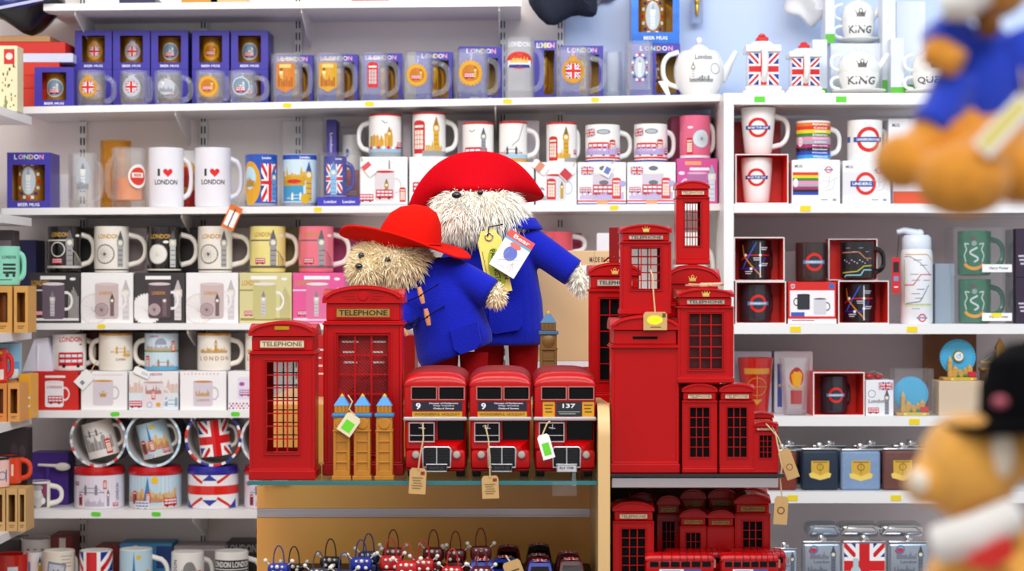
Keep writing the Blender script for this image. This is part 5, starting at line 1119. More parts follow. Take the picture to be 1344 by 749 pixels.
def rainbow(A, R, H):
    n = len(LINES)
    for i, (c, nm) in enumerate(LINES):
        y1 = H * (.95 - .9 * i / n); y0 = H * (.95 - .9 * (i + 1) / n); A.rect(-R * 1.9, y0, R * 1.9, y1, c); A.text(nm, R * .45, (y0 + y1) / 2, H * .05, '#f4f4f6', w=R * min(1.0, .12 * len(nm)))
    A.ell(-R * .85, H * .47, R * .2, H * .12, '#f6eef2', 16); A.ring(-R * .85, H * .47, R * .11, R * .15, '#e06aa8', 14)
def win_white(inner):
    def f(A, W, H):
        A.text('MUG', -W * .36, H * .86, H * .07, '#5a5a62', w=W * .16); roundel(A, W * .26, H * .78, W * .07)
        A.rect(-W * .5, H * .2, W * .06, H * .74, '#e6e2e4'); inner(A, W, H)
        for p in (((.12, .55), (.3, .5), (.44, .62)), ((.14, .35), (.26, .4), (.28, .64)), ((.18, .3), (.34, .34), (.4, .56))): A.line([(W * x, H * y) for x, y in p], .0008, '#b0aab4')
        A.rect(W * .1, H * .08, W * .24, H * .11, '#9a9aa4'); A.rect(W * .34, H * .06, W * .42, H * .12, '#9a9aa4')
    return f
def wi_r(A, W, H):
    for i in range(8): A.rect(-W * .48, H * (.72 - .065 * (i + 1)), W * .05, H * (.72 - .065 * i), LINES[i + 1][0])
    A.ell(-W * .42, H * .48, W * .05, H * .1, '#f6eef2', 14)
def wi_u(A, W, H): A.ring(W * -.02, H * .47, H * .19, H * .27, '#dc2118', 24, asp=.9); A.rect(-W * .34, H * .4, W * .14, H * .53, '#14489c'); A.text('UNDERG', -W * .1, H * .465, H * .07, '#ffffff', w=W * .4)
_, zt = carton(1039, 1103, 210, RS['2'], YQ, 'white windowed mug box showing rainbow tube line stripes', win_white(wi_r), '#f4f4f6', .09)
mug(1045, 1090, 159, zt, YQ + .01, 'white mug striped with the rainbow of tube line names', rainbow, WHITE_CER, 1107, ang=.2)
_, zt = carton(1106, 1169, 211, RS['2'], YQ, 'white windowed mug box showing an UNDERGROUND roundel', win_white(wi_u), '#f4f4f6', .09)
mug(1112, 1158, 158, zt, YQ + .01, 'white mug with a large red UNDERGROUND roundel', ug, WHITE_CER, 1172, ang=.5)
_, zt = carton(1172, 1236, 211, RS['2'], YQ + .02, 'red and white mug box half hidden behind the bear feet', lambda A, W, H: A.rect(-W / 2, 0, W / 2, H * .3, '#d8502c'), '#eceaf0', .09)
carton(1166, 1215, 156, zt, YQ + .04, 'white mug box on the red and white one behind the bear feet', lambda A, W, H: A.text('MUG', -W * .3, H * .85, H * .08, '#5a5a62', w=W * .2), '#f0eff2', .08)

# ---------------------------------------------------------------- right unit, row with tube map mugs
DARK = mat('charcoal_ceramic', '#2a2b33', .22, coat=.4); DARKB = mat('brown_black_ceramic', '#3a2c2c', .22, coat=.4)
def mapart(A, R, H): A.rect(-R * 1.7, 0, R * 1.7, H, '#17151c'); tubemap(A, R * 2.0, H)
def mapart2(A, R, H):
    A.rect(-R * 1.7, 0, R * 1.7, H, '#1c1a22'); A.line([(-R, H * .7), (R * .1, H * .72), (R * .5, H * .55), (R, H * .55)], .002, '#c8804c'); A.line([(-R, H * .16), (0, H * .2), (R * .4, H * .34), (R, H * .36)], .002, '#c8c03c'); A.line([(-R * .8, H * .04), (-R * .7, H * .1), (R * .2, H * .1), (R * .4, H * .24), (R, H * .24)], .002, '#9adae8')
    for i in range(10): A.ell(R * (-.8 + .16 * i), H * (.5 - .04 * (i % 3)), .0012, .0012, '#e8e8f0', 6)
    for i in range(4): dashes(A, R * (-.7 + .4 * i), R * (-.45 + .4 * i), H * (.82 - .1 * (i % 2)), 1, .003, '#b8b8c4', .001)
gO = 'open red gift boxes with Underground mugs'
_, z1, zi = open_box(965, 1032, 369, RS['3'], YQ, 'open red box with a dark UNDERGROUND mug, bottom of the stack by the side panel', .095, group=gO)
mug(971, 1012, 373, zi, YQ + .014, 'dark UNDERGROUND mug in the bottom red box by the side panel', ugd, DARK, 1022, ang=.72)
_, _, zi = open_box(963, 1030, 311, z1, YQ, 'open red box with a tube map mug, top of the stack by the side panel', .095, group=gO)
mug(970, 1012, 315, zi, YQ + .014, 'black tube map mug in the top red box by the side panel', mapart, BLK, 1022, ang=.72)
def twomugs(A, W, H):
    A.rect(-W * .5, 0, W * .5, H * .12, '#f4eef0'); A.rect(-W * .46, H * .18, W * .46, H * .8, '#f6f2f4'); mugpic(A, -W * .18, H * .34, W * .26, H * .36, '#2a2b33', '#18181c', -1, '#2a2b33'); mugpic(A, W * .16, H * .22, W * .26, H * .38, '#d8d4dc', '#18181c', 1, '#2a4a44'); A.rect(-W * .44, H * .18, -W * .16, H * .28, '#3a5ab8')
    roundel(A, -W * .4, H * .9, W * .045, ring='#f4f4f6'); A.ell(W * .4, H * .9, W * .06, W * .06, '#2a6ab8', 12); dashes(A, -W * .42, W * .05, H * .07, 1, .003, '#8a5a5c', .0018)
_, z2 = carton(1034, 1098, 370, RS['3'], YQ, 'red and white printed box picturing two mugs', twomugs, '#d8221c', .09)
mug(1044, 1086, 318, z2, YQ + .01, 'dark brown UNDERGROUND mug on the red and white box', ugd, DARKB, None)
_, z3, zi = open_box(1100, 1167, 368, RS['3'], YQ, 'open red box with a tube map mug, under the transparent-looking map mug', .095, group=gO)
mug(1106, 1148, 372, zi, YQ + .014, 'black tube map mug in the red box next to the white bottle', mapart, BLK, 1158, ang=.72)
open_box(1087, 1152, 313, z3, YQ + .056, 'open red box behind the black map mug with a black handle', .038, group=gO)
mug(1103, 1147, 317, z3 + .003, YQ + .005, 'black mug with thin orange and yellow tube lines and a big black handle', mapart2, BLK, 1164, ang=.1)
# white water bottle
sB = YQ / F; Rb = 21 * sB; zb = RS['3']; Hb = Z(327, YQ + .03) - zb
bt = thing('water_bottle', 'white water bottle printed with the tube map', 'bottle', (X(1203, YQ + Rb), YQ + Rb, zb))
MB().lathe([(0, 0), (Rb * .94, 0), (Rb, .004), (Rb, Hb * .9), (Rb * .96, Hb * .97), (Rb * .9, Hb), (0, Hb)], 36).build('flask', mat('white_powder_coat', '#eff0f4', .35), bt)
lid = MB().lathe([(Rb * .9, Hb), (Rb * .92, Hb + .002), (Rb * .9, Hb + .024), (Rb * .75, Hb + .03), (0, Hb + .031)], 32).build('screw_cap', mat('pale_blue_plastic', '#dfe6f0', .35), bt)
MB().tube([(-Rb * 1.25, 0, Hb + .036), (-Rb * .8, 0, Hb + .04), (Rb * .1, 0, Hb + .034)], [.005, .007, .008], 10).ball((Rb * .2, 0, Hb + .034), .009).build('spout', mat('pale_blue_plastic', '#dfe6f0', .35), lid)
A = Art(); R = Rb; H = Hb
A.line([(-R * .7, H * .93), (R * .8, H * .93), (R * 1.2, H * .85)], .0018, '#e0a040'); A.line([(-R * .75, H * .86), (-R * .75, H * .26), (R * 1.2, H * .26)], .0018, '#a8c83c'); A.line([(-R * .75, H * .9), (-R * .3, H * .9), (R * .3, H * .82), (R * 1.1, H * .64)], .0015, '#9a9aa4')
A.line([(-R * .7, H * .52), (-R * .1, H * .52), (R * .35, H * .66), (R * 1.2, H * .66)], .0018, '#d8403c'); A.line([(-R * .6, H * .27), (R * .3, H * .3), (R * .9, H * .52)], .0015, '#4a5a8c'); A.line([(-R * .7, H * .24), (R * 1.1, H * .24)], .0012, '#d0c03c')
for i, (x, y) in enumerate(((-.1, .85), (.3, .78), (-.3, .66), (-.2, .58), (.1, .46), (-.2, .4), (.0, .34), (-.2, .2), (.5, .58))): dashes(A, R * x, R * x + R * .5, H * y, 1, .003, '#7a7a8a', .0012)
roundel(A, R * .45, H * .08, R * .26); A.wrap(bt, R, rot=-.29)
bt2 = thing('swing_tag', 'red and black tag tied to the white water bottle', 'tag', (X(1176, YQ - .004), YQ - .004, Z(385, YQ)))
c = MB().bbox(-.0085, .0085, -.0006, .0006, 0, .075, .0005).build('card', mat('red_card', '#d02028', .5), bt2, 0)
A = Art(); A.rect(-.006, .044, .006, .066, '#18181c'); A.rect(-.005, .026, .005, .036, '#7a92c0'); A.rect(-.004, .012, .004, .015, '#f0e0e0'); A.flat(c, -.0007)
MB().tube([(.002, 0, .074), (.006, .006, .1), (.01, .02, .12)], .0006, 5).build('string', BLACK, bt2)
carton(1227, 1253, 346, RS['3'], YQ + .05, 'grey-blue box in the gap behind the white bottle', None, '#9aa6b4', .1)
carton(1010, 1068, 330, RS['3'], YQ + .14, 'pale box at the back between the map mugs', None, '#c9c4ca', .08)
GREEN = mat('bottle_green_ceramic', '#1c6a4c', .22, coat=.4)
def crest(A, R, H):
    A.line([(R * .25 * math.sin(t * 1.1), H * (.3 + .05 * t)) for t in [i * .5 for i in range(14)]], .0038, '#c9d6d2'); A.ell(0, H * .72, R * .16, H * .06, '#8a9a98', 12); A.ell(-R * .05, H * .84, R * .2, H * .05, '#5a4a50', 12)
    for sg in (-1, 1): A.line([(sg * R * .5, H * .3), (sg * R * .62, H * .45), (sg * R * .45, H * .58), (sg * R * .6, H * .72), (sg * R * .3, H * .7)], .003, '#b4c8c2')
    A.ring(0, H * .42, R * .62, R * .82, '#e09a2c', 16, a0=PI * 1.2, a1=PI * 1.8)
gC = 'clear boxes with green crest mugs'
_, zi, zt = clear_case(1253, 1330, 362, RS['3'], YQ + .01, 'lower clear box holding a green mug with a silver crest', None, .09, gC)
mug(1258, 1300, 366, zi, YQ + .018, 'green mug with a silver serpentine crest in the lower clear box', crest, GREEN, 1322, ang=.2)
_, zi, _ = clear_case(1251, 1330, 298, zt, YQ + .01, 'upper clear box holding a green mug with a silver crest', None, .09, gC)
mug(1257, 1300, 303, zi, YQ + .018, 'green mug with a silver serpentine crest in the upper clear box', crest, GREEN, 1322, ang=.2)
for yb, lb in ((345, 'white brand strip on the upper clear box'), (409, 'white brand strip on the lower clear box')):
    o = thing('label_strip', lb, 'label', (X(1310, YQ), YQ + .0085, Z(yb + 12, YQ)))
    MB().box(-.031, .031, 0, .0012, 0, .0165).build('strip', wc, o, 0); A = Art(); A.text('Harry Potter', .004, .008, .007, '#5a5a60', w=.04)
    if yb > 400: A.rect(-.012, .008, .01, .016, '#f2e21c')
    A.flat(o, 0)
def dkp(A, W, H): A.text('US', -W * .28, H * .52, H * .07, '#e4dce8'); dashes(A, -W * .45, -W * .1, H * .42, 3, H * .08, '#cfc4d4')
_, zt = carton(1333, 1400, 364, RS['3'], YQ + .01, 'lower dark purple mug box at the frame of the green mugs', dkp, '#33243c', .09, 'dark purple mug boxes')
carton(1333, 1400, 300, zt, YQ + .01, 'upper dark purple mug box at the frame of the green mugs', dkp, '#33243c', .09, 'dark purple mug boxes')

# ---------------------------------------------------------------- right unit, row with pint glasses and ferris wheel models
def pint(x0, x1, yt, zb, Yf, label, m, art, thick=True):
    R = (x1 - x0) / 2 * Yf / F; Yc = Yf + R; H = Z(yt, Yc) - zb; root = thing('pint_glass', label, 'glass', (X((x0 + x1) / 2, Yc), Yc, zb))
    rf = lambda v: R * (.7 + .3 * v / H)
    MB().lathe([(0, 0), (rf(0), 0)] + [(rf(H * k / 4), H * k / 4) for k in range(1, 5)] + [(R - .002, H), (rf(H * .5) - .003, H * .5), (rf(0) - .003, .012), (0, .012)], 36).build('glass_body', m, root)
    A = Art(); A.clip = (-R * 1.5, .002, R * 1.5, H - .002); art(A, R, H); A.wrap(root, lambda v: rf(v) + .0002)
carton(962, 1013, 461, RS['4'], YQ + .09, 'pale box behind the red pint glass', None, '#d4d0de', .08)
carton(1016, 1067, 461, RS['4'], YQ + .09, 'white box behind the clear crest pint glass', lambda A, W, H: [A.rect(-W * .42, H * .1, -W * .3, H * .8, '#4a58a0'), A.ell(-W * .36, H * .45, W * .04, W * .04, '#e0b040', 10)], '#e4e4ee', .08)
def gcrest(A, R, H):
    g = '#c9862a'; A.ring(0, H * .5, R * .48, R * .52, g, 24); A.rect(-R * .66, H * .72, R * .66, H * .82, g); A.line([(0, H * .3), (0, H * .7)], .0014, g); A.line([(-R * .48, H * .5), (R * .48, H * .5)], .0014, g); A.poly([(-R * .3, H * .28), (R * .3, H * .28), (0, H * .18)], g)
pint(968, 1015, 469, RS['4'], YQ, 'red pint glass with a gold crest', mat('red_glass_enamel', '#b81c18', .15, coat=.5), gcrest)
def lcrest(A, R, H):
    A.ell(0, H * .66, R * .4, H * .17, '#c8402c', 18); A.poly([(-R * .2, H * .5), (R * .22, H * .5), (R * .3, H * .72), (0, H * .82), (-R * .3, H * .7)], '#e8a41c'); A.ell(0, H * .8, R * .18, H * .04, '#a82a2c', 10); A.ring(0, H * .6, R * .5, R * .56, '#c9a03c', 20, a0=PI * 1.15, a1=PI * 1.85); A.rect(-R * .36, H * .2, R * .36, H * .44, '#b04a4c')
pint(1022, 1064, 469, RS['4'], YQ, 'clear pint glass with a red and gold crest', GLASS, lcrest)
_, _, zi = open_box(1067, 1135, 488, RS['4'], YQ, 'open red box with a dark UNDERGROUND mug beside the pint glasses', .095, group=gO)
mug(1076, 1112, 493, zi, YQ + .014, 'dark UNDERGROUND mug in the red box beside the pint glasses', ugd, DARK, 1124, ang=.72)
def lonw(A, W, H): jack(A.sub(W * .22, H * .84), W * .5, H * .22); ben2d(A, W * .26, H * .04, H * .7, '#8a8a92', '#5a5a62'); A.text('London', -W * .1, H * .42, H * .11, '#7a7a84', w=W * .6); bus2d(A, -W * .22, H * .06, W * .4); A.ring(-W * .28, H * .62, W * .12, W * .14, '#6a6a74', 16)
_, zt = carton(1136, 1173, 499, RS['4'], YQ, 'white box with a small flag, Big Ben and London lettering', lonw, '#eeeef2', .06)
sc = thing('small_ornament', 'small red and silver ornament lying on the white London box', 'ornament', (X(1147, YQ + .02), YQ + .03, zt))
MB().ball((-.008, 0, .007), (.012, .01, .007)).ball((.012, .004, .006), (.009, .008, .006)).build('red_bead', mat('red_bead', '#a82a28', .3), sc); MB().tube([(-.02, 0, .008), (0, 0, .018), (.02, .005, .01)], .002, 6).build('silver_loop', CHROME, sc)
WHEEL = mat('sky_blue_resin', '#4ab0dc', .35, var=.08, scale=40); SAND = mat('sandstone_resin', '#c89a4c', .5, var=.25, scale=80); GREENR = mat('green_resin', '#4a8a3c', .6)
def wheel_model(cx, yc, r, zb, Yf, label, group, clock):
    s = Yf / F; R = r * s; root = thing('ferris_wheel_model', label, 'ornament', (X(cx, Yf), Yf + .025, zb), 0, group); zc = Z(yc, Yf) - zb
    MB().bbox(-R * 1.0, R * 1.0, -.022, .022, 0, .007, .002).build('base', SAND, root)
    A = Art(); A.rect(-R * .55, .001, R * .75, .006, '#e8d84c'); dashes(A, -R * .4, R * .6, .003, 1, .002, '#8a7a2c', .0015); A.flat(root, -.0222)
    MB().lathe([(0, -.004), (R * .9, -.004), (R * .97, -.002), (R * .97, .004), (0, .006)], 36, (0, .004, zc), 'y').build('wheel_disc', WHEEL, root, fix=True)
    pod = MB()
    for i in range(36):
        a = 2 * PI * i / 36; pod.bbox(-.0022, .0022, -.003, .003, -.003, .003, .0006)
        M = Matrix.Translation((R * .99 * math.cos(a), .004, zc + R * .99 * math.sin(a))) @ Matrix.Rotation(-a, 4, 'Y')
        for k in range(len(pod.v) - 24, len(pod.v)): pod.v[k] = tuple(M @ Vector(pod.v[k]))
    o = pod.build('capsules', WHEEL, root)
    if clock:
        MB().lathe([(0, -.011), (R * .3, -.011), (R * .34, -.008), (R * .34, -.003)], 24, (0, .004, zc + R * .05), 'y').build('clock', GOLD, root, fix=True)
        A = Art(); A.ell(0, zc + R * .05, R * .26, R * .26, '#e8f0f4', 20); A.ring(0, zc + R * .05, R * .1, R * .13, '#5a8ab0', 16); A.line([(0, zc + R * .05), (R * .1, zc + R * .2)], .001, '#222222'); A.flat(root, -.0072)
    b = MB()
    for x, h, w in ((-.55, 1.5, .13), (-.25, .8, .18), (.05, .55, .2), (.35, .7, .14), (.6, .9, .16)):
        b.bbox(R * (x - w), R * (x + w), -.016, -.006, .007, .007 + R * h * .6, .001); b.add([(R * (x - w), -.016, .007 + R * h * .6), (R * (x + w), -.016, .007 + R * h * .6), (R * (x + w), -.006, .007 + R * h * .6), (R * (x - w), -.006, .007 + R * h * .6), (R * x, -.011, .007 + R * h * .85)], [(0, 1, 4), (1, 2, 4), (2, 3, 4), (3, 0, 4)])
    b.build('landmarks', SAND, root, 0)
    MB().bbox(R * .45, R * .95, -.021, -.0165, .008, .008 + R * .3, .001).build('red_bus', mat('red_resin', '#c8203c', .4), root, 0)
    MB().ball((R * .3, -.018, .011), .004).ball((-R * .1, -.019, .01), .003).build('trees', GREENR, root)
    return root
wheel_model(1199, 518, 22, RS['4'], YQ, 'sky blue ferris wheel model standing on the shelf in a clear box', 'ferris wheel models', False)
clear_case(1174, 1226, 484, RS['4'], YQ - .002, 'clear plastic box around the lower ferris wheel model', None, .054)
_, zt = carton(1232, 1293, 500, RS['4'], YQ, 'beige box under the ferris wheel model with a clock', None, '#d8c0a4', .07)
wheel_model(1261, 469, 22.5, zt, YQ + .005, 'sky blue ferris wheel model with a clock, on the beige box', 'ferris wheel models', True)
o, zt = carton(1296, 1370, 487, RS['4'], YQ + .01, 'beige box under the Tower Bridge model', None, '#cfae8c', .07)
tw = thing('bridge_model', 'stone-coloured Tower Bridge model with a small clock', 'ornament', (X(1318, YQ + .04), YQ + .045, zt))
m = MB().bbox(-.05, .06, -.02, .02, 0, .006, .002)
for xx in (-.008, .05): m.bbox(xx - .009, xx + .009, -.009, .009, .006, .05, .001).add([(xx - .009, -.009, .05), (xx + .009, -.009, .05), (xx + .009, .009, .05), (xx - .009, .009, .05), (xx, 0, .07)], [(0, 1, 4), (1, 2, 4), (2, 3, 4), (3, 0, 4)])
m.bbox(.0, .042, -.004, .004, .04, .046, .001).bbox(-.05, .06, -.007, .007, .014, .019, .001); m.build('towers', SAND, tw, 0)
MB().tube([(-.05, 0, .016), (-.035, 0, .024), (-.012, 0, .045)], .003, 8).build('cables', mat('grey_resin', '#8a9aa4', .5), tw)
MB().lathe([(0, -.004), (.014, -.004), (.016, 0), (.016, .003), (0, .003)], 24, (.03, -.012, .036), 'y').build('clock', GOLD, tw, fix=True)
carton(1214, 1282, 437.5, RS['4'], YQ + .16, 'brown board leaning at the back behind the clock wheel model', None, '#8a5a34', .03)
yt_ = thing('price_label', 'yellow price label on the shelf edge behind the tiny telephone boxes', 'label', (X(1000, YR - .003), YR - .003, Z(562, YR)))
MB().box(-.022, .022, 0, .001, 0, .028).build('card', STICK['y'], yt_, 0); A = Art(); dashes(A, .0, .018, .02, 3, .006, '#8a8a2c'); A.flat(yt_, 0)

# ---------------------------------------------------------------- right unit, hip flasks
def flask(x0, x1, yt, zb, Yf, label, col, art, group, tilt=None, depth=.024, bag=True):
    s = Yf / F; W = (x1 - x0) * s; H = Z(yt, Yf) - zb; hc = .011; hb = H - hc
    root = thing('hip_flask', label, 'flask', (X((x0 + x1) / 2, Yf), Yf + depth / 2, zb), 0, group)
    m = MB()
    m.bbox(-W / 2, W / 2, -depth / 2, depth / 2, 0, hb * .96, .007, 3).build('leather_wrap', col, root)
    MB().bbox(-W / 2 + .001, W / 2 - .001, -depth / 2 + .001, depth / 2 - .001, hb * .955, hb, .004, 2).build('steel_top', CHROME, root)
    cp = MB().lathe([(0, hb), (.0075, hb), (.0075, hb + .009), (.006, hb + .011), (0, hb + .011)], 18, (.0, 0, 0)).build('cap', CHROME, root)
    MB().bbox(.007, .012, -.002, .002, hb, hb + .006, .001).build('hinge', CHROME, cp)
    if art:
        A = Art(); A.clip = (-W / 2 + .003, .003, W / 2 - .003, hb * .95); art(A, W, hb); A.flat(root, -depth / 2)
    return root
def shieldart(A, W, H):
    a = A.sub(0, H * .5); w = W * .24; g = '#d8ac3c'
    a.poly([(-w, w * .95), (w, w * .95), (w, -w * .2), (w * .6, -w * .8), (0, -w * 1.15), (-w * .6, -w * .8), (-w, -w * .2)], g); a.poly([(-w * 1.25, -w * .5), (-w * .9, -w * .3), (0, -w * .7), (w * .9, -w * .3), (w * 1.25, -w * .5), (w * 1.1, -w * .9), (0, -w * 1.2), (-w * 1.1, -w * .9)], '#f0cf64'); a.ring(0, w * .25, w * .3, w * .4, '#8a6414', 14); a.rect(-w * .8, w * .74, w * .8, w * .84, '#8a6414'); a.rect(-.0005, -w * .5, .0005, w * .7, '#8a6414')
LEA = lambda c: mat('leather_' + c, c, .55, var=.15, scale=120, bump=.15)
gH = 'leather hip flasks with gold shields'
for x0, x1, yt, c, lb, ar in ((1008, 1046, 583, '#7a2a1c', 'red-brown hip flask half behind the tiny telephone boxes', None), (1052, 1101, 581, '#16283e', 'navy hip flask with a gold shield', shieldart), (1104, 1156, 582, '#7f99bc', 'light blue hip flask with a gold shield', shieldart), (1159, 1211, 581, '#6a3f38', 'brown hip flask with a gold shield', shieldart)):
    flask(x0, x1, yt, RS['5'], YQ + .012, lb, LEA(c), ar, gH)
flask(1216, 1266, 581, RS['5'], YQ + .03, 'dark hip flask hidden behind the bear in the bowler hat', LEA('#2a2a34'), shieldart, gH)
for i, (x0, x1) in enumerate(((1012, 1060), (1066, 1112), (1120, 1166), (1172, 1220))):
    flask(x0, x1, 577, RS['5'], YQ + .06, 'plain steel hip flask in the back row, ' + ('behind the red-brown flask', 'behind the navy flask', 'behind the light blue flask', 'behind the brown flask')[i], CHROME, None, 'back row of plain flasks')
SILV = mat('satin_steel', '#aeb9c8', .3, metal=.7, var=.12, scale=15)
def skyl(A, W, H): A.ell(-W * .22, H * .78, W * .12, W * .08, '#c83a48', 10); A.ring(-W * .2, H * .82, W * .08, W * .11, '#4a7ab8', 14); ben2d(A, W * .3, H * .3, H * .6, '#6a707c', '#4a505c'); skyline(A, -W * .3, W * .2, H * .6, H * .2, '#7a808c', 3); A.text('London', 0, H * .54, H * .07, '#5a5f6c', w=W * .4); skyline(A, -W * .36, W * .16, H * .3, H * .2, '#6c7280', 6)
gS = 'silver London hip flasks'
flask(1012, 1047, 712, RS['6'], YQ + .012, 'silver hip flask with a London sketch, nearest the telephone boxes', SILV, skyl, gS)
flask(1053, 1104, 703, RS['6'], YQ + .012, 'silver hip flask with a London sketch, beside the Union flag flask', SILV, skyl, gS)
flask(1106, 1163, 703, RS['6'], YQ + .012, 'hip flask wrapped in a Union flag with a small bottle shape', mat('white_leather', '#eeeaf0', .4), lambda A, W, H: [jack(A.sub(0, H * .45), W * 1.2, H * 1.25), A.ell(-W * .2, H * .3, W * .12, H * .16, '#b8d4dc', 14), A.rect(-W * .26, H * .44, -W * .14, H * .62, '#b8d4dc')], gS)
flask(1166, 1219, 703, RS['6'], YQ + .012, 'silver hip flask with a London sketch, beside the bear in the bowler hat', SILV, skyl, gS)
for cx, cy, w, lb, c in ((1131, 697, 54, 'silver hip flask lying flat on the Union flag flask', CHROME), (1186, 693, 58, 'dark and silver hip flask lying flat on the sketch flask', CHROME), (1083, 700, 44, 'bagged silver flask lying on the sketch flask at the back', SILV)):
    s = (YQ + .03) / F; o = thing('hip_flask', lb, 'flask', (X(cx, YQ + .03), YQ + .06, Z(709, YQ)), 0, 'flasks lying on top')
    MB().bbox(-w / 2 * s, w / 2 * s, -.018, .05, 0, .03, .012, 4).build('flask_body', c, o)
    MB().tube([(-w * .46 * s, -.0185, .008), (-w * .3 * s, -.0185, .025), (w * .3 * s, -.0185, .025), (w * .46 * s, -.0185, .01)], .0025, 8).build('rolled_edge', CHROME, o)

# ---------------------------------------------------------------- central display stand
WOOD = mat('maple_laminate', '#f2ac54', .35, var=.12, scale=9, stretch=(1, 1, .12), coat=.15)
WOODL = mat('pale_maple_edge', '#d9b27a', .4, var=.08, scale=9, stretch=(1, 1, .12))
YD = 2.98                                   # front edge of the glass shelves
YP = 3.30                                   # slatted back panel
zG = Z(631, YD)                             # top of the glass
std = thing('display_stand', 'maple slatwall display stand with rounded side panel', 'display stand', (X(570, YP), YP, 0))
ox, oy = X(570, YP), YP
deckz = Z(530, YP)
zs1, zs0 = Z(667, YP), Z(678, YP)
xl, xr = X(337, YP), X(790, YP)
MB().bbox(xl - ox, xr - ox, 0, .018, zs1, deckz, .0008).build('upper_board', WOOD, std, 0)
MB().bbox(xl - ox, xr - ox, 0, .018, .05, zs0, .0008).build('lower_board', WOOD, std, 0)
MB().box(xl - ox, xr - ox, .004, .016, zs0, zs1).box(xl - ox, xr - ox, -.001, .004, zs1 - .0025, zs1).box(xl - ox, xr - ox, -.001, .004, zs0, zs0 + .0025).build('slat_rail', STEEL, std, 0)
dk = thing('display_table', 'pale maple table behind the slatted panel, carrying the bears', 'table', (ox, oy, 0))
MB().bbox(xl - ox, X(962, YP) - ox, .0185, .53, deckz - .018, deckz, .001).build('top_board', WOODL, dk, 0)
MB().box(xl - ox + .02, X(950, YP) - ox, .5, .518, 0.0, deckz - .0185).build('rear_board', WOODL, dk, 0)
# side panel with rounded top front corner
px0, px1 = X(785, YD), X(800.5, YD)
prof = [(.0, 0), (.335, 0), (.335, deckz + .01)]
ztop = Z(531, YD); r = .05
prof += [(r * (1 - math.cos(a)) if False else r - r * math.sin(a), ztop - r + r * math.cos(a)) for a in [PI / 2 * k / 8 for k in range(9)]]
sp_ = MB(); n = len(prof)
sp_.add([(px0 - ox, YD - .006 + y - oy, z) for y, z in prof] + [(px1 - ox, YD - .006 + y - oy, z) for y, z in prof], [tuple(range(n)), tuple(range(2 * n - 1, n - 1, -1))] + [(i, (i + 1) % n, (i + 1) % n + n, i + n) for i in range(n)])
sp_.build('side_panel', WOODL, std, 30, fix=True)
MB().box(X(800.8, YP) - ox, X(975, YP) - ox, .0, .016, .05, deckz - .0185).build('shade_toned_back_board', mat('dark_brown_board', '#2c1812', .6), std, 0)  # dark brown colour stands in for the shadow inside this bay
GL = thing('glass_shelf', 'glass shelf with a teal edge carrying telephone boxes and toy buses', 'shelf', (X(555, YD), YD, zG))
gx0, gx1 = X(325, YD) - X(555, YD), X(784, YD) - X(555, YD)
TEAL = mat('teal_glass_edge', '#1d6f74', .1, var=.1, coat=.4)
MB().bbox(gx0, gx1, .0015, YP - YD - .002, -.006, 0, .0004).build('pane', SHEETGLASS, GL, 0)
MB().bbox(gx0, gx1, 0, .0012, -.006, 0, .0003).build('pane_edge', TEAL, GL, 0)
for px, w in ((347, 1), (752, 1)):
    b = MB().bbox(X(px, YP - .02) - X(555, YD) - .004, X(px, YP - .02) - X(555, YD) + .004, .24, YP - YD - .002, -.032, -.0065, .001).build('bracket', CHROME, GL)
MB().bbox(X(358, YP) - X(555, YD), X(380, YP) - X(555, YD), YP - YD - .006, YP - YD - .002, -.034, -.0065, .001).build('bracket_plate', CHROME, GL)
MB().box(X(725, YD) - X(555, YD), X(757, YD) - X(555, YD), -.003, -.002, -.022, -.0005).build('label_holder', PLASTIC, GL, 0)
RGL = thing('glass_shelf', 'black-edged glass shelf with an aluminium rail carrying stacked telephone boxes', 'shelf', (X(912, YD), YD, Z(622, YD)))
zG2 = Z(622, YD); hx_ = X(912, YD)
MB().bbox(X(801, YD) - hx_, X(1030, YD) - hx_, 0, YP - YD - .001, -.005, 0, .0006).build('pane', mat('black_glass', '#10161a', .08, coat=.5), RGL, 0)
MB().bbox(X(803, YD) - hx_, X(1022, YD) - hx_, .004, .022, -.021, -.0055, .001).build('front_rail', STEEL, RGL, 0)
def low_shelf(px0, px1, y, label):
    z = Z(y, YD); o = thing('lower_shelf', label, 'shelf', (X((px0 + px1) / 2, YD), YD, z)); h = X((px0 + px1) / 2, YD)
    MB().bbox(X(px0, YD) - h, X(px1, YD) - h, 0, YP - YD - .001, -.012, 0, .001).build('board', mat('dark_brown_board', '#2c1812', .6), o, 0); return z
zL1 = low_shelf(338, 784, 778, 'dark lower shelf carrying beaded ornaments and toy cars')
zL2 = low_shelf(801, 1012, 796, 'dark lower shelf carrying red telephone boxes and side-on buses')

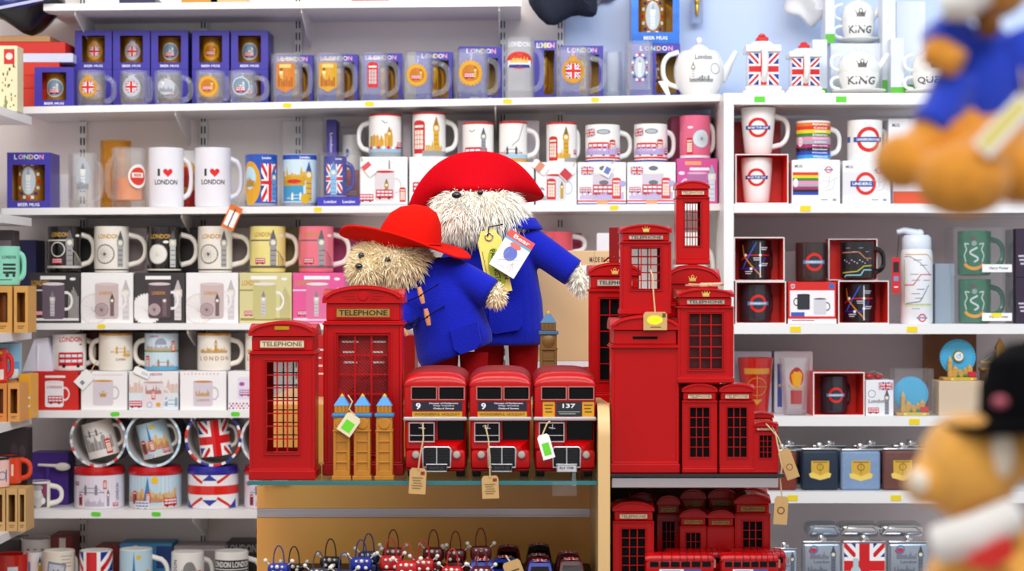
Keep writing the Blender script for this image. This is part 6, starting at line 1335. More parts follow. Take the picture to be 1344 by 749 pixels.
# ---------------------------------------------------------------- red telephone boxes
SIGN = mat('gold_sign_plate', '#a98238', .4, metal=.3, var=.25, scale=60); SIGNG = mat('grey_sign_plate', '#b0a89a', .45, var=.2, scale=60); SIGNP = mat('pale_sign_plate', '#d8c9a8', .45, var=.2, scale=60)
MESHM = mat('dark_wire_mesh', '#2a1214', .5, metal=.4)
def phone_box(x0, x1, yt, zb, Yf, label, group=None, win=(.56, .56), rows=6, cols=3, fill=None, crown=None, sign=SIGN, txt='#201810', wtop=None, slot=False, blank=False, depth=None, m=TIN, rz=0.0, emblem=False, wire=False, sidewin=False, name='telephone_box'):
    W = (x1 - x0) * Yf / F; H = Z(yt, Yf) - zb; D = depth or W * .92
    root = thing(name, label, 'telephone box', (X((x0 + x1) / 2, Yf), Yf + D / 2, zb), rz, group)
    hp = H * .068; y0 = -D / 2
    MB().bbox(-W / 2, W / 2, y0, -y0, 0, hp * .9, .0015).bbox(-W * .485, W * .485, y0 * .97, -y0 * .97, hp * .9, hp * 1.05, .001).build('plinth', m, root, 30)
    b = W * .46; d = D * .46                              # half width and depth of the body
    hs = H * .79                                          # top of the body, below the sign band
    ww = b * 2 * win[0]; wh = (hs - hp) * win[1]; wz1 = hs - (wtop if wtop is not None else .06) * H; wz0 = wz1 - wh
    th = W * .035
    def wall_(mb, hole, front):
        if not hole:
            mb.box(-b, b, -d if front else d - th, -d + th if front else d, hp, hs); return
        ya, yb = (-d, -d + th) if front else (d - th, d)
        mb.box(-b, -ww / 2, ya, yb, hp, hs).box(ww / 2, b, ya, yb, hp, hs).box(-ww / 2, ww / 2, ya, yb, hp, wz0).box(-ww / 2, ww / 2, ya, yb, wz1, hs)
    body = MB(); wall_(body, not blank, True); wall_(body, not blank and not fill, False)
    body.box(-b, -b + th, -d + th, d - th, hp, hs).box(b - th, b, -d + th, d - th, hp, hs).box(-b + th, b - th, -d + th, d - th, hs - th, hs).box(-b + th, b - th, -d + th, d - th, hp, hp + th)
    body.build('body', m, root, 0)
    st = MB()                                             # corner posts and mouldings
    pw = W * .05
    for sx in (-1, 1):
        st.bbox(sx * b - pw * (.5 - .1 * sx), sx * b + pw * (.5 + .1 * sx), -d - pw * .25, -d + pw, hp, hs, pw * .2)
    st.bbox(-W * .5, W * .5, y0, -y0, hs, hs + H * .012, H * .003).bbox(-W * .48, W * .48, y0 * .96, -y0 * .96, hs + H * .012, hs + H * .022, H * .003)
    st.build('mouldings', m, root, 30)
    if not blank:
        fr = MB(); t = W * .022; q = W * .028
        for a0, a1, c0, c1 in ((-ww / 2 - q - t, -ww / 2 - q, wz0 - q - t, wz1 + q + t), (ww / 2 + q, ww / 2 + q + t, wz0 - q - t, wz1 + q + t), (-ww / 2 - q, ww / 2 + q, wz0 - q - t, wz0 - q), (-ww / 2 - q, ww / 2 + q, wz1 + q, wz1 + q + t),
                               (-ww / 2 - t * .4, -ww / 2, wz0, wz1), (ww / 2, ww / 2 + t * .4, wz0, wz1), (-ww / 2, ww / 2, wz0 - t * .4, wz0), (-ww / 2, ww / 2, wz1, wz1 + t * .4)):
            fr.bbox(a0, a1, -d - t * .95, -d + t * .2, c0, c1, t * .25)
        fr.build('door_frame', m, root, 30)
        for ya, nm in ((-d, 'glazing_bars'),) + (() if fill else ((d - th, 'rear_glazing_bars'),)):
            g = MB(); bw = W * .011
            for i in range(1, cols): g.box(-ww / 2 + ww * i / cols - bw, -ww / 2 + ww * i / cols + bw, ya + th * .2, ya + th * .8, wz0, wz1)
            for i in range(1, rows): g.box(-ww / 2, ww / 2, ya + th * .25, ya + th * .75, wz0 + wh * i / rows - bw * .8, wz0 + wh * i / rows + bw * .8)
            g.build(nm, m if nm == 'glazing_bars' else MATS['dark_red_tin_paint'], root, 0)
        if fill: MB().box(-b + th, b - th, -d + th + W * .06, -d + th + W * .07, hp + th, hs - th).build('dark_interior', fill, root, 0)
        if wire:
            g = MB(); nn = 14
            L = ww
            for i in range(-nn, nn * 2):
                for sg in (1, -1):
                    p = []
                    xa = -ww / 2 + ww * i / nn; za, zbq = wz0, wz1
                    # straight diagonal wire clipped to the opening
                    seg = [(xa, za), (xa + sg * wh, za + wh)]
                    if sg < 0: seg = [(xa + wh, za), (xa, za + wh)]
                    (ax, az), (bx, bz) = seg; t0, t1 = 0.0, 1.0; dx = bx - ax
                    lo, hi = sorted(((-ww / 2 - ax) / dx, (ww / 2 - ax) / dx)); t0, t1 = max(t0, lo), min(t1, hi)
                    if t1 - t0 > .02: g.tube([(ax + dx * t0, -d + th * .95, az + (bz - az) * t0), (ax + dx * t1, -d + th * .95, az + (bz - az) * t1)], W * .003, 4, caps=False)
            g.build('wire_mesh', MESHM, root, 0)
    # sign band
    z1 = hs + H * .022; z2 = H * .905
    MB().bbox(-W * .455, W * .455, y0 * .93, -y0 * .93, z1, z2, .0015).build('sign_band', m, root, 30)
    sw, sh = W * .66, (z2 - z1) * .5; zc = z1 + (z2 - z1) * .46
    if not slot:
        pl = MB().bbox(-sw / 2, sw / 2, y0 * .93 - .0015, y0 * .93 + .001, zc - sh / 2, zc + sh / 2, .0006).build('sign', sign, root, 0)
        A = Art(); A.text('TELEPHONE', 0, zc, sh * .62, txt, w=sw * .9); A.flat(pl, y0 * .93 - .0015, 'lettering')
        f2 = MB(); t = W * .012
        for a0, a1, c0, c1 in ((-sw / 2 - t, -sw / 2, zc - sh / 2 - t, zc + sh / 2 + t), (sw / 2, sw / 2 + t, zc - sh / 2 - t, zc + sh / 2 + t), (-sw / 2, sw / 2, zc - sh / 2 - t, zc - sh / 2), (-sw / 2, sw / 2, zc + sh / 2, zc + sh / 2 + t)): f2.box(a0, a1, y0 * .93 - .0022, y0 * .93, c0, c1)
        f2.build('sign_frame', m, root, 0)
    else:
        MB().bbox(-W * .18, W * .18, y0 * .93 - .0008, y0 * .93, zc - .0022, zc + .0022, .0004).build('coin_slot', BLACK, root, 0)
    # cross-vaulted roof: each side shows a shallow arch
    n = 15; hw = W * .5; hd = D * .5; rise = H - z2
    v = []; f = []
    arch = lambda t: z2 + .15 * rise + rise * .85 * math.sqrt(max(0, 1 - (t * .98) ** 2)) ** 1.15
    for j in range(n):
        for i in range(n):
            a, c = -1 + 2 * i / (n - 1), -1 + 2 * j / (n - 1)
            v.append((a * hw, c * hd, max(arch(a), arch(c) - rise * .2)))
    for j in range(n - 1):
        for i in range(n - 1): f.append((j * n + i, j * n + i + 1, (j + 1) * n + i + 1, (j + 1) * n + i))
    mb = MB().add(v, f)
    ring = [j for j in range(n)] + [k * n + n - 1 for k in range(1, n)] + [(n - 1) * n + k for k in range(n - 2, -1, -1)] + [k * n for k in range(n - 2, 0, -1)]
    base = len(mb.v); mb.v += [(v[k][0], v[k][1], z2) for k in ring]
    for k in range(len(ring)): mb.f.append((ring[k], base + k, base + (k + 1) % len(ring), ring[(k + 1) % len(ring)]))
    mb.f.append(tuple(base + k for k in range(len(ring))))
    mb.build('roof', m, root, 25, fix=True)
    tr = MB().tube([(-hw * .9 + hw * 1.8 * k / 16, -hd - .0003, z2 + rise * .08 + (arch(-1 + 2 * k / 16) - z2) * .74) for k in range(17)], W * .02, 8)
    tr.build('arch_moulding', m, root)
    if crown:
        A = Art(); crown2d(A, 0, z2 + rise * .16, W * .17 * (crown if isinstance(crown, float) else 1), '#d8b458'); A.flat(root, -hd - .0006, 'crown_emblem')
    if emblem:
        MB().lathe([(0, -.001), (W * .06, -.001), (W * .075, .001), (W * .055, .0015)], 20, (0, -hd, z2 + rise * .42), 'y').build('roof_roundel', m, root, fix=True)
        e = MB()
        for q in (-1, 0, 1):
            for sx in (-1, 1): e.box(min(sx * W * .1, sx * W * (.26 - .05 * abs(q))), max(sx * W * .1, sx * W * (.26 - .05 * abs(q))), -hd - .001, -hd, z2 + rise * (.42 + .16 * q) - .0006, z2 + rise * (.42 + .16 * q) + .0006)
        e.build('roof_bars', m, root, 0)
    if slot is None: pass
    return root, zb + H
gP = 'red telephone boxes'
p1, _ = phone_box(326, 414, 421, zG, YD + .012, 'smaller telephone box money bank with see-through panes on the glass shelf', gP, (.50, .78), 7, 3, sign=SIGNP, txt='#6a5a3a', wtop=.05)
h1 = p1.location
bdg = MB().bbox(-.011, .011, -.0008, .0, 0, .0055, .0003).build('brass_plate', GOLD, p1, 0); bdg.location = (0, -(414 - 326) * (YD + .012) / F * .46 - .0005, (Z(433, YD) - zG)); 
phone_box(423, 530, 374, zG, YD + .085, 'largest telephone box with mesh panes behind the three clock towers', gP, (.66, .85), 6, 3, sign=SIGN, wtop=.055, emblem=True, wire=True, fill=mat('red_card_insert', '#c0141a', .5, var=.05), depth=.1)
bx_ = bpy.data.objects['telephone_box.001'] if 'telephone_box.001' in bpy.data.objects else p1
A = Art(); dashes(A, -.034, -.008, .205, 3, .016, '#f0dcd8', .003); dashes(A, .012, .034, .205, 3, .016, '#f0dcd8', .003); A.flat(bx_, -.035, 'insert_print')['kind'] = 'stuff'

# small golden clock towers
OCH = mat('ochre_resin', '#b8781c', .5, var=.18, scale=60); BLUR = mat('blue_resin_roof', '#2a82c0', .45, var=.12)
def clock_tower(cx, w, yt, zb, Yf, label, group=None, body=OCH, cap=BLUR, name='clock_tower_model'):
    W = w * Yf / F; H = Z(yt, Yf) - zb; root = thing(name, label, 'ornament', (X(cx, Yf), Yf + W / 2, zb), 0, group)
    m = MB().bbox(-W * .5, W * .5, -W * .5, W * .5, 0, H * .05, .0006).bbox(-W * .43, W * .43, -W * .43, W * .43, H * .05, H * .11, .0006).bbox(-W * .36, W * .36, -W * .36, W * .36, H * .11, H * .56, .0004)
    for sx in (-1, 1):
        for sy in (-1, 1): m.bbox(sx * W * .36 - W * .07, sx * W * .36 + W * .07, sy * W * .36 - W * .07, sy * W * .36 + W * .07, H * .11, H * .56, .0004)
    for k in (.2, .32, .44): m.bbox(-W * .41, W * .41, -W * .41, W * .41, H * k, H * (k + .014), .0004)
    m.bbox(-W * .46, W * .46, -W * .46, W * .46, H * .56, H * .58, .0004).bbox(-W * .42, W * .42, -W * .42, W * .42, H * .58, H * .73, .0004).bbox(-W * .38, W * .38, -W * .38, W * .38, H * .77, H * .86, .0004)
    for k in range(4): m.bbox(-W * .36 + W * .2 * k, -W * .24 + W * .2 * k, -W * .42, -W * .38, H * .775, H * .855, .0003)
    m.build('tower', body, root, 0)
    MB().lathe([(0, -.0014), (W * .27, -.0014), (W * .33, .0), (W * .33, .001)], 20, (0, -W * .42, H * .655), 'y').build('clock_face', body, root, fix=True)
    MB().bbox(-W * .5, W * .5, -W * .5, W * .5, H * .73, H * .77, .001).add([(-W * .42, -W * .42, H * .86), (W * .42, -W * .42, H * .86), (W * .42, W * .42, H * .86), (-W * .42, W * .42, H * .86), (-W * .12, -W * .12, H * .96), (W * .12, -W * .12, H * .96), (W * .12, W * .12, H * .96), (-W * .12, W * .12, H * .96)], [(3, 2, 1, 0), (4, 5, 6, 7), (0, 1, 5, 4), (1, 2, 6, 5), (2, 3, 7, 6), (3, 0, 4, 7)]).build('roof', cap, root, 0)
    MB().lathe([(W * .12, H * .955), (W * .12, H * .975), (W * .05, H * .985), (0, H)], 10).build('finial', mat('gold_resin', '#d8a83c', .4), root)
    return root
gK = 'golden clock tower models'
clock_tower(448, 25, 516.5, zG, YD + .012, 'golden clock tower model with a paper tag, nearest the smaller telephone box', gK)
clock_tower(475, 25, 516.5, zG, YD + .012, 'golden clock tower model in the middle of three', gK)
clock_tower(504, 25, 516.5, zG, YD + .012, 'golden clock tower model nearest the buses', gK)
GRN = '#6ad82a'
kraft_tag(466, 545, YD + .006, 21, 28, 'cream tag with a green sticker hanging on the clock towers', .6, [(466, 545, 0), (458, 537, .002), (462, 527, .006), (456, 519, .012)], mat('cream_card', '#e6d8b4', .7), lambda A, W, H: A.rect(-W * .3, -H * .85, W * .32, -H * .35, GRN))

# ---------------------------------------------------------------- toy double-decker buses
DGL = mat('dark_window', '#06060a', .15, spec=.2); SILVER = mat('silver_trim', '#c8c8cc', .3, metal=.6); RUB = mat('black_rubber', '#141314', .7)
BUSR = mat('bus_red_tin', '#b4060a', .24, spec=.35, var=.08, scale=14)
def bus(W, L, H, label, loc, group, board, plate, rz=0.0, ad=None, name='toy_bus', cat='toy bus'):
    root = thing(name, label, cat, loc, rz, group); x = W / 2; y0 = -L / 2; u = H / 555.0; k = W / 313.0
    zw = 42 * u                                                    # underside
    # lower deck set back behind the bonnet on one side, upper deck overhanging
    nose = L * .085
    MB().bbox(-x * .97, x * .97, y0 + nose, -y0, zw, 312 * u, .003).build('lower_body', BUSR, root, 30)
    MB().bbox(-x * .97, -x * .02, y0 + L * .012, y0 + nose + .002, 150 * u, 305 * u, .003).build('cab', BUSR, root, 30)
    up = MB().bbox(-x, x, y0 + L * .01, -y0, 300 * u, 486 * u, .005, 2).build('upper_body', BUSR, root, 30)
    # roof: rounded loft with pressed ribs
    n = 14; rings = []; ys = [0, .012, .04, .08, .1, .12, .2, .22, .24, .32, .34, .36, .44, .46, .48, .56, .58, .6, .7, .72, .74, .86, .95, 1.0]
    v = []; f = []
    for q, ty in enumerate(ys):
        yy = y0 + L * (.01 + .99 * ty); e = 1.0
        if ty < .08: e = math.sqrt(max(0, 1 - ((.08 - ty) / .08) ** 2)) * .7 + .3
        if ty > .95: e = .75
        rib = 0
        for i in range(n + 1):
            a = PI * i / n; c = math.cos(a); s_ = math.sin(a)
            xx = x * math.copysign(abs(c) ** .6, c) * (1 + rib * .3); zz = 478 * u + (75 * u) * (s_ ** .75) * e * (1 + rib * 2)
            v.append((xx, yy, zz))
    for q in range(len(ys) - 1):
        for i in range(n): f.append((q * (n + 1) + i, q * (n + 1) + i + 1, (q + 1) * (n + 1) + i + 1, (q + 1) * (n + 1) + i))
    f.append(tuple(range(n + 1))); f.append(tuple((len(ys) - 1) * (n + 1) + i for i in range(n + 1))[::-1])
    MB().add(v, f).build('roof', BUSR, root, 40, fix=True)
    for ty in (.1, .2, .3, .4, .5, .62, .76): MB().tube([(x * math.copysign(abs(math.cos(PI * i / 14)) ** .6, math.cos(PI * i / 14)) * 1.008, y0 + L * ty, 478 * u + 76.5 * u * max(0, math.sin(PI * i / 14)) ** .75) for i in range(15)], W * .02, 6).build('roof_rib', MATS['dark_red_tin_paint'], root)
    yf = y0 + L * .01
    X_ = lambda q: (q - 231.5) * k                                  # crop units to local x
    for a, c in ((115, 236), (253, 375)):
        MB().bbox(X_(a), X_(c), yf - .0012, yf + .002, 412 * u, 472 * u, .0018).build('upper_window', DGL, root, 30)
        fr = MB(); t = .0016
        for b4 in ((X_(a) - t, X_(a), 412 * u - t, 472 * u + t), (X_(c), X_(c) + t, 412 * u - t, 472 * u + t), (X_(a), X_(c), 412 * u - t, 412 * u), (X_(a), X_(c), 472 * u, 472 * u + t)): fr.bbox(b4[0], b4[1], yf - .0026, yf + .001, b4[2], b4[3], .0004)
        fr.build('window_frame', mat('pink_silver_trim', '#c07a74', .3, metal=.3), root, 0)
    A = Art(); board(A.sub(X_(242), 0), 250 * k, 320 * u, 398 * u); A.flat(root, yf - .0004, 'destination_board')
    MB().bbox(-x * 1.02, x * 1.02, yf - .004, yf + .006, 302 * u, 321 * u, .0015).box(-x * 1.005, -x * .99, yf + .006, -y0, 302 * u, 318 * u).box(x * .99, x * 1.005, yf + .006, -y0, 302 * u, 318 * u).build('silver_band', SILVER, root, 30)
    # cab window, dark windscreen
    yc = y0 + L * .012
    MB().bbox(X_(104), X_(224), yc - .001, yc + .003, 196 * u, 288 * u, .002).build('cab_window', DGL, root, 30)
    fr = MB(); t = .0015
    for b4 in ((X_(104) - t, X_(104), 196 * u - t, 288 * u + t), (X_(224), X_(224) + t, 196 * u - t, 288 * u + t), (X_(104), X_(224), 196 * u - t, 196 * u), (X_(104), X_(224), 288 * u, 288 * u + t), (X_(104), X_(224), 224 * u, 224 * u + t * .7)): fr.bbox(b4[0], b4[1], yc - .0026, yc + .001, b4[2], b4[3], .0004)
    fr.build('cab_window_frame', SILVER, root, 0)
    MB().tube([(X_(150), yc - .003, 266 * u), (X_(182), yc - .003, 262 * u)], .0009, 6).tube([(X_(170), yc - .003, 285 * u), (X_(166), yc - .003, 258 * u)], .0008, 6).build('wiper', SILVER, root)
    MB().bbox(X_(243), x * .93, y0 + nose - .0012, y0 + nose + .001, 196 * u, 296 * u, .001).build('windscreen', DGL, root, 0)
    # bonnet and nose
    MB().bbox(-x * .95, x * .97, y0 - .0, y0 + nose, zw + 14 * u, 152 * u, .005, 2).build('nose', BUSR, root, 30)
    v = []
    for (yy, zz, xa, xb) in ((y0 + .001, 165 * u, X_(168), X_(330)), (y0 + .004, 176 * u, X_(180), X_(345)), (y0 + nose, 200 * u, X_(228), x * .93)): v += [(xa, yy, 148 * u), (xa, yy, zz), (xb, yy, zz), (xb, yy, 148 * u)]
    f = [(0, 1, 2, 3)] + [(4 * q + a, 4 * q + 4 + a, 4 * q + 4 + (a + 1) % 4, 4 * q + (a + 1) % 4) for q in (0, 1) for a in range(4)] + [(11, 10, 9, 8)]
    MB().add(v, f).build('bonnet', BUSR, root, 30, fix=True)
    g = MB().bbox(X_(174), X_(306), y0 - .0022, y0 + .001, 66 * u, 163 * u, .003)
    gr = g.build('grille', mat('black_grille', '#0c0c0e', .5, spec=.2), root, 30)
    fr = MB()
    pts = [(X_(172), 64 * u), (X_(308), 64 * u), (X_(310), 158 * u), (X_(300), 167 * u), (X_(180), 167 * u), (X_(170), 158 * u)]
    fr.tube([(a, y0 - .002, b) for a, b in pts], .0014, 6, closed=True); fr.tube([(X_(240), y0 - .0028, 66 * u), (X_(240), y0 - .0028, 164 * u)], .001, 6)
    fr.build('grille_frame', SILVER, gr)
    slats = MB()
    for q in range(12): slats.box(X_(178), X_(302), y0 - .0029, y0 - .0023, (70 + q * 7.6) * u, (71.6 + q * 7.6) * u)
    slats.build('grille_slats', mat('grey_grille_wire', '#4a4a52', .4, metal=.5), gr, 0)
    for cx in (135, 340):
        hl = MB().lathe([(0, -.005), (14 * k, -.0045), (19 * k, -.002), (22 * k, .001)], 20, (X_(cx), y0, 127 * u), 'y').build('headlight', mat('headlight_lens', '#a8a29c', .25), root, fix=True)
        MB().tube([(X_(cx) + 22 * k * math.cos(t * PI / 8), y0 - .001, 127 * u + 22 * k * math.sin(t * PI / 8)) for t in range(16)], .0009, 6, closed=True).build('bezel', BUSR, hl)
    MB().bbox(X_(190), X_(290), y0 - .006, y0 - .0025, 43 * u, 82 * u, .003).build('number_plate', mat('plate_black', '#141418', .4) if not plate else mat('plate_grey', '#c8c8cc', .4), root, 30)
    A = Art(); A.text(plate or 'RM 5', X_(240), 62 * u, 12 * u, '#2a2a30' if plate else '#3a3a42', w=70 * k); A.flat(root, -L / 2 - .0061, 'plate_lettering')
    MB().tube([(X_(190), y0 - .006, 44 * u), (X_(290), y0 - .006, 44 * u), (X_(292), y0 - .006, 80 * u), (X_(188), y0 - .006, 80 * u)], .0009, 6, closed=True).build('plate_frame', SILVER, root)
    MB().bbox(-x * .93, x * .93, y0 + .002, y0 + nose, zw, zw + 15 * u, .002).build('bumper', mat('dark_red_tin_paint', '#8e0a0d', .35), root, 0)
    rw = 48 * u
    for yy in (y0 + L * .2, -y0 - L * .22):
        for sx in (-1, 1):
            wl = MB().lathe([(0, -.007), (rw * .6, -.007), (rw, -.006), (rw, .006), (rw * .6, .007), (0, .007)], 24, (sx * (x - .010), yy, rw), 'x').build('wheel', RUB, root, fix=True)
            MB().lathe([(0, .0085), (rw * .35, .008), (rw * .5, .0066)] if sx > 0 else [(0, -.0085), (rw * .35, -.008), (rw * .5, -.0066)], 16, (sx * (x - .010), yy, rw), 'x').build('hubcap', SILVER, wl, fix=True)
    # side windows
    for sx in (-1, 1):
        for q in range(6):
            ya = y0 + L * (.06 + .15 * q); yb = ya + L * .125
            MB().box(min(sx * x * .995, sx * (x + .0006)), max(sx * x * .995, sx * (x + .0006)), ya, yb, 414 * u, 470 * u).build('side_window', DGL, root, 0)
            if q: MB().box(min(sx * x * .96, sx * (x * .97 + .0006)), max(sx * x * .96, sx * (x * .97 + .0006)), ya, yb, 200 * u, 285 * u).build('side_window', DGL, root, 0)
    if ad:
        for sg in (1, -1):
            A = Art(); A.rect(-L * .3, 330 * u, L * .3, 390 * u, '#e8e6ea'); A.rect(L * .05, 330 * u, L * .3, 390 * u, '#4a52a0'); dashes(A, -L * .26, L * .0, 366 * u, 2, 16 * u, '#5a62a8', 9 * u); A.side(root, sg * x, 'advert', sg)
    return root
def board9(A, w, z0, z1):
    h = z1 - z0
    A.rect(-w / 2, z0 + h * .42, w / 2, z1, '#1c1830'); A.text('9', -w * .38, z0 + h * .72, h * .42, '#f0eef6', w=w * .1)
    for i, t in enumerate(('Houses of Parliament', 'City Centre', 'Oxford Street')): A.text(t, w * .13, z0 + h * (.91 - .17 * i), h * .11, '#e4e2ea', w=w * (.58, .42, .42)[i])
    A.rect(-w / 2, z0, w / 2, z0 + h * .36, '#c8941c'); A.text('WONDERFUL HOLIDAY', 0, z0 + h * .18, h * .19, '#6a4a10', w=w * .92)
def board137(A, w, z0, z1):
    h = z1 - z0
    A.rect(-w * .22, z0 + h * .05, w * .3, z1, '#20242c'); A.text('137', w * .04, z0 + h * .74, h * .28, '#e4e4e8', w=w * .26); dashes(A, -w * .18, w * .26, z0 + h * .32, 2, h * .13, '#8a948c', h * .06)
    for cx in (-w * .37, w * .43): A.rect(cx - w * .12, z0, cx + w * .12, z1, '#d89a1c'); dashes(A, cx - w * .09, cx + w * .09, z0 + h * .74, 3, h * .22, '#6a4a10', h * .09)
sD = (YD + .02) / F; gBus = 'toy double-decker buses in a row'
for i, (x0, x1, lb, bd, pt) in enumerate(((530, 612, 'toy double-decker bus route 9, beside the clock towers', board9, None), (616, 697, 'toy double-decker bus route 9, between two other buses', board9, None), (701, 782, 'toy double-decker bus route 137 with a green-stickered tag', board137, 'RLF 170B'))):
    Wb = (x1 - x0) * sD; Hb_ = Z(487, YD + .02) - zG
    bus(Wb, .25, Hb_, lb, (X((x0 + x1) / 2, YD + .02), YD + .02 + .125, zG), gBus, bd, pt)
bsd = lambda A, W, H: [dashes(A, -W * .34, W * .3, -H * .4, 5, H * .1, '#8a6f48'), A.rect(W * .16, -H * .26, W * .4, -H * .12, '#8a2a20')]
kraft_tag(549, 614, YD - .01, 22, 34, 'kraft tag on twine hanging from the bus beside the clock towers', .05, [(549, 616, -.001), (551, 600, -.004), (556, 575, -.006), (555, 555, 0), (552, 557, .012)], None, bsd, 'kraft tags on the buses')
kraft_tag(643, 624, YD - .01, 22, 30, 'kraft tag on twine hanging from the middle bus', -.04, [(643, 626, -.001), (643, 600, -.004), (641, 575, -.006), (637, 558, 0), (634, 560, .012)], None, bsd, 'kraft tags on the buses')
kraft_tag(712, 570, YD + .0, 16, 33, 'white tag with a green sticker hanging from the route 137 bus', -.28, [(712, 570, 0), (718, 556, .004), (722, 553, .01)], wc, lambda A, W, H: A.rect(-W * .3, -H * .85, W * .3, -H * .35, GRN))

# ---------------------------------------------------------------- right stack of telephone boxes on the black-edged glass shelf
YB = YD + .014
phone_box(801.5, 892.5, 413, zG2, YB, 'big plain-fronted telephone box money bank with a coin slot', gP, blank=True, slot=True, depth=.115)
zt = Z(413, YB)
CR = .8
phone_box(814, 882, 294, zt, YB + .02, 'telephone box with a gold crown standing on the big money bank', gP, (.60, .62), 5, 3, crown=CR, sign=SIGNG, wtop=.055, depth=.075)
phone_box(772, 842, 344, deckz, 3.335, 'tall telephone box behind the big money bank, with a red handle post on top', gP, (.6, .8), 5, 3, fill=BLACK, crown=CR, sign=SIGNG, wtop=.05, depth=.09)
hp_ = thing('handle_post', 'flat red metal post standing on the rear telephone box', 'handle', (X(806, 3.38), 3.38, Z(344, 3.335)))
sY = 3.38 / F
MB().bbox(-6.5 * sY, 6.5 * sY, -.004, .004, .0, 46 * sY, .001).build('post', TIN_DARK, hp_, 0)
MB().tube([(-14 * sY, 0, .001), (0, 0, 12 * sY), (14 * sY, 0, .001)], .0016, 6).tube([(0, 0, 12 * sY), (0, -.004, 6 * sY)], .0016, 6).build('brace', TIN_DARK, hp_)
# pair of small boxes, one medium on top, more behind
g2 = 'small telephone boxes with dark panes'
_, zs_ = phone_box(895, 942, 503, zG2, YB, 'small telephone box with dark panes next to the big money bank', g2, (.58, .76), 5, 3, fill=BLACK, sign=SIGNP, txt='#6a5a3a', depth=.056)
phone_box(944, 991, 503, zG2, YB, 'small telephone box with dark panes next to the tiny tagged boxes', g2, (.58, .76), 5, 3, fill=BLACK, sign=SIGNP, txt='#6a5a3a', depth=.056)
phone_box(889, 964, 378, zs_ + .0004, YB - .002, 'medium telephone box with a gold crown and mesh panes on the two small ones', gP, (.62, .80), 5, 3, fill=mat('maroon_inside', '#5a1014', .6), crown=CR, sign=SIGNG, wtop=.06, wire=True, depth=.085)
_, zr_ = phone_box(872, 946, 347, zG2, YB + .13, 'tall telephone box with a gold crown behind the medium one', gP, (.6, .8), 9, 3, fill=BLACK, crown=CR, sign=SIGN, wtop=.05, depth=.09)
phone_box(887, 932, 237, zr_ + .0004, YB + .14, 'slim telephone box standing highest of the stack', gP, (.5, .72), 5, 3, sign=SIGNP, txt='#6a5a3a', wtop=.045, depth=.06)
phone_box(988, 1022, 553, zG2, YB, 'tiny telephone box with a kraft tag at the end of the glass shelf', gP, (.5, .6), 4, 3, fill=BLACK, sign=SIGNP, txt='#6a5a3a', depth=.036, m=TIN)
phone_box(984, 1016, 541, zG2, YB + .06, 'tiny telephone box behind the tiny tagged one', gP, (.5, .6), 4, 3, fill=BLACK, sign=SIGNP, txt='#6a5a3a', depth=.036)
kraft_tag(860, 409, YB - .004, 31, 24, 'kraft tag with a yellow sticker hanging on the crowned telephone box', .0, [(860, 411, 0), (858, 385, .004), (857, 362, .006), (855, 354, .022)], None, lambda A, W, H: [A.ell(-W * .02, -H * .45, W * .34, H * .26, '#f2e61c', 18), dashes(A, -W * .2, W * .24, -H * .86, 1, .003, '#6a5030'), A.rect(W * .3, -H * .3, W * .44, -H * .08, '#5a4628')])
kraft_tag(1028, 590, YB - .004, 17, 40, 'kraft tag hanging at the corner of the tiny telephone box', -.35, [(1028, 590, 0), (1022, 575, .002), (1014, 560, .006)], None, lambda A, W, H: A.ring(0, -H * .6, W * .2, W * .26, '#8a5a2c', 16))
kraft_tag(1026, 651, YB - .006, 18, 37, 'kraft tag with a stamped ring hanging below the glass shelf', .06, [(1026, 651, 0), (1024, 630, -.001), (1026, 612, -.002), (1018, 570, -.001), (1006, 556, .006)], None, lambda A, W, H: A.ring(0, -H * .5, W * .2, W * .28, '#7a4a1c', 16))
st_ = thing('twine_bundle', 'tangle of jute twine lying on the medium telephone box', 'twine', (X(926, YB + .02), YB + .02, Z(378, YB)))
rr = random.Random(5); MB().tube([(rr.uniform(-.03, .03) * (1 if k % 2 else -1), rr.uniform(-.008, .012), .0035 + rr.uniform(0, .004)) for k in range(16)], .0014, 5).build('strands', mat('pale_red_twine', '#d0a888', .9), st_)

# ---- lower shelf, right: more boxes and side-on buses
g3 = 'telephone boxes on the shaded lower shelf'
phone_box(804, 859, 658, zL2, YD + .03, 'telephone box in front on the shaded lower shelf, by the wooden side panel', g3, (.6, .74), 6, 3, fill=BLACK, sign=SIGNP, txt='#6a5a3a', depth=.06)
phone_box(964, 1012, 648, zL2, YD + .095, 'telephone box with twine in front on the shaded lower shelf, by the hanging ring tag', g3, (.56, .7), 6, 3, fill=BLACK, sign=SIGN, depth=.06)
for i, (x0, x1, yt, Yq, lb, bl) in enumerate(((892, 928, 668, YD + .09, 'telephone box facing out in the middle of the shaded lower shelf', False), (928, 964, 669, YD + .09, 'telephone box turned back-to-front in the middle of the shaded lower shelf', True), (862, 893, 650, YD + .13, 'rear telephone box in the shade, next to the front left one', False),
                               (893, 927, 642, YD + .17, 'rear telephone box in the shade behind the one facing out', False), (929, 966, 641, YD + .17, 'rear telephone box in the shade behind the reversed one', True), (968, 1008, 640, YD + .17, 'rear telephone box in the shade behind the twine-tied one', False), (828, 858, 646, YD + .2, 'rear telephone box in the darkest corner by the wooden panel', True))):
    phone_box(x0, x1, yt, zL2, Yq, lb, g3, (.56, .7), 5, 3, fill=BLACK, sign=SIGN, depth=.05, blank=bl, slot=False)
def nb(A, w, z0, z1): A.rect(-w / 2, z0, w / 2, z1, '#e0e0e4')
gs = 'side-on toy buses on the lower shelf'
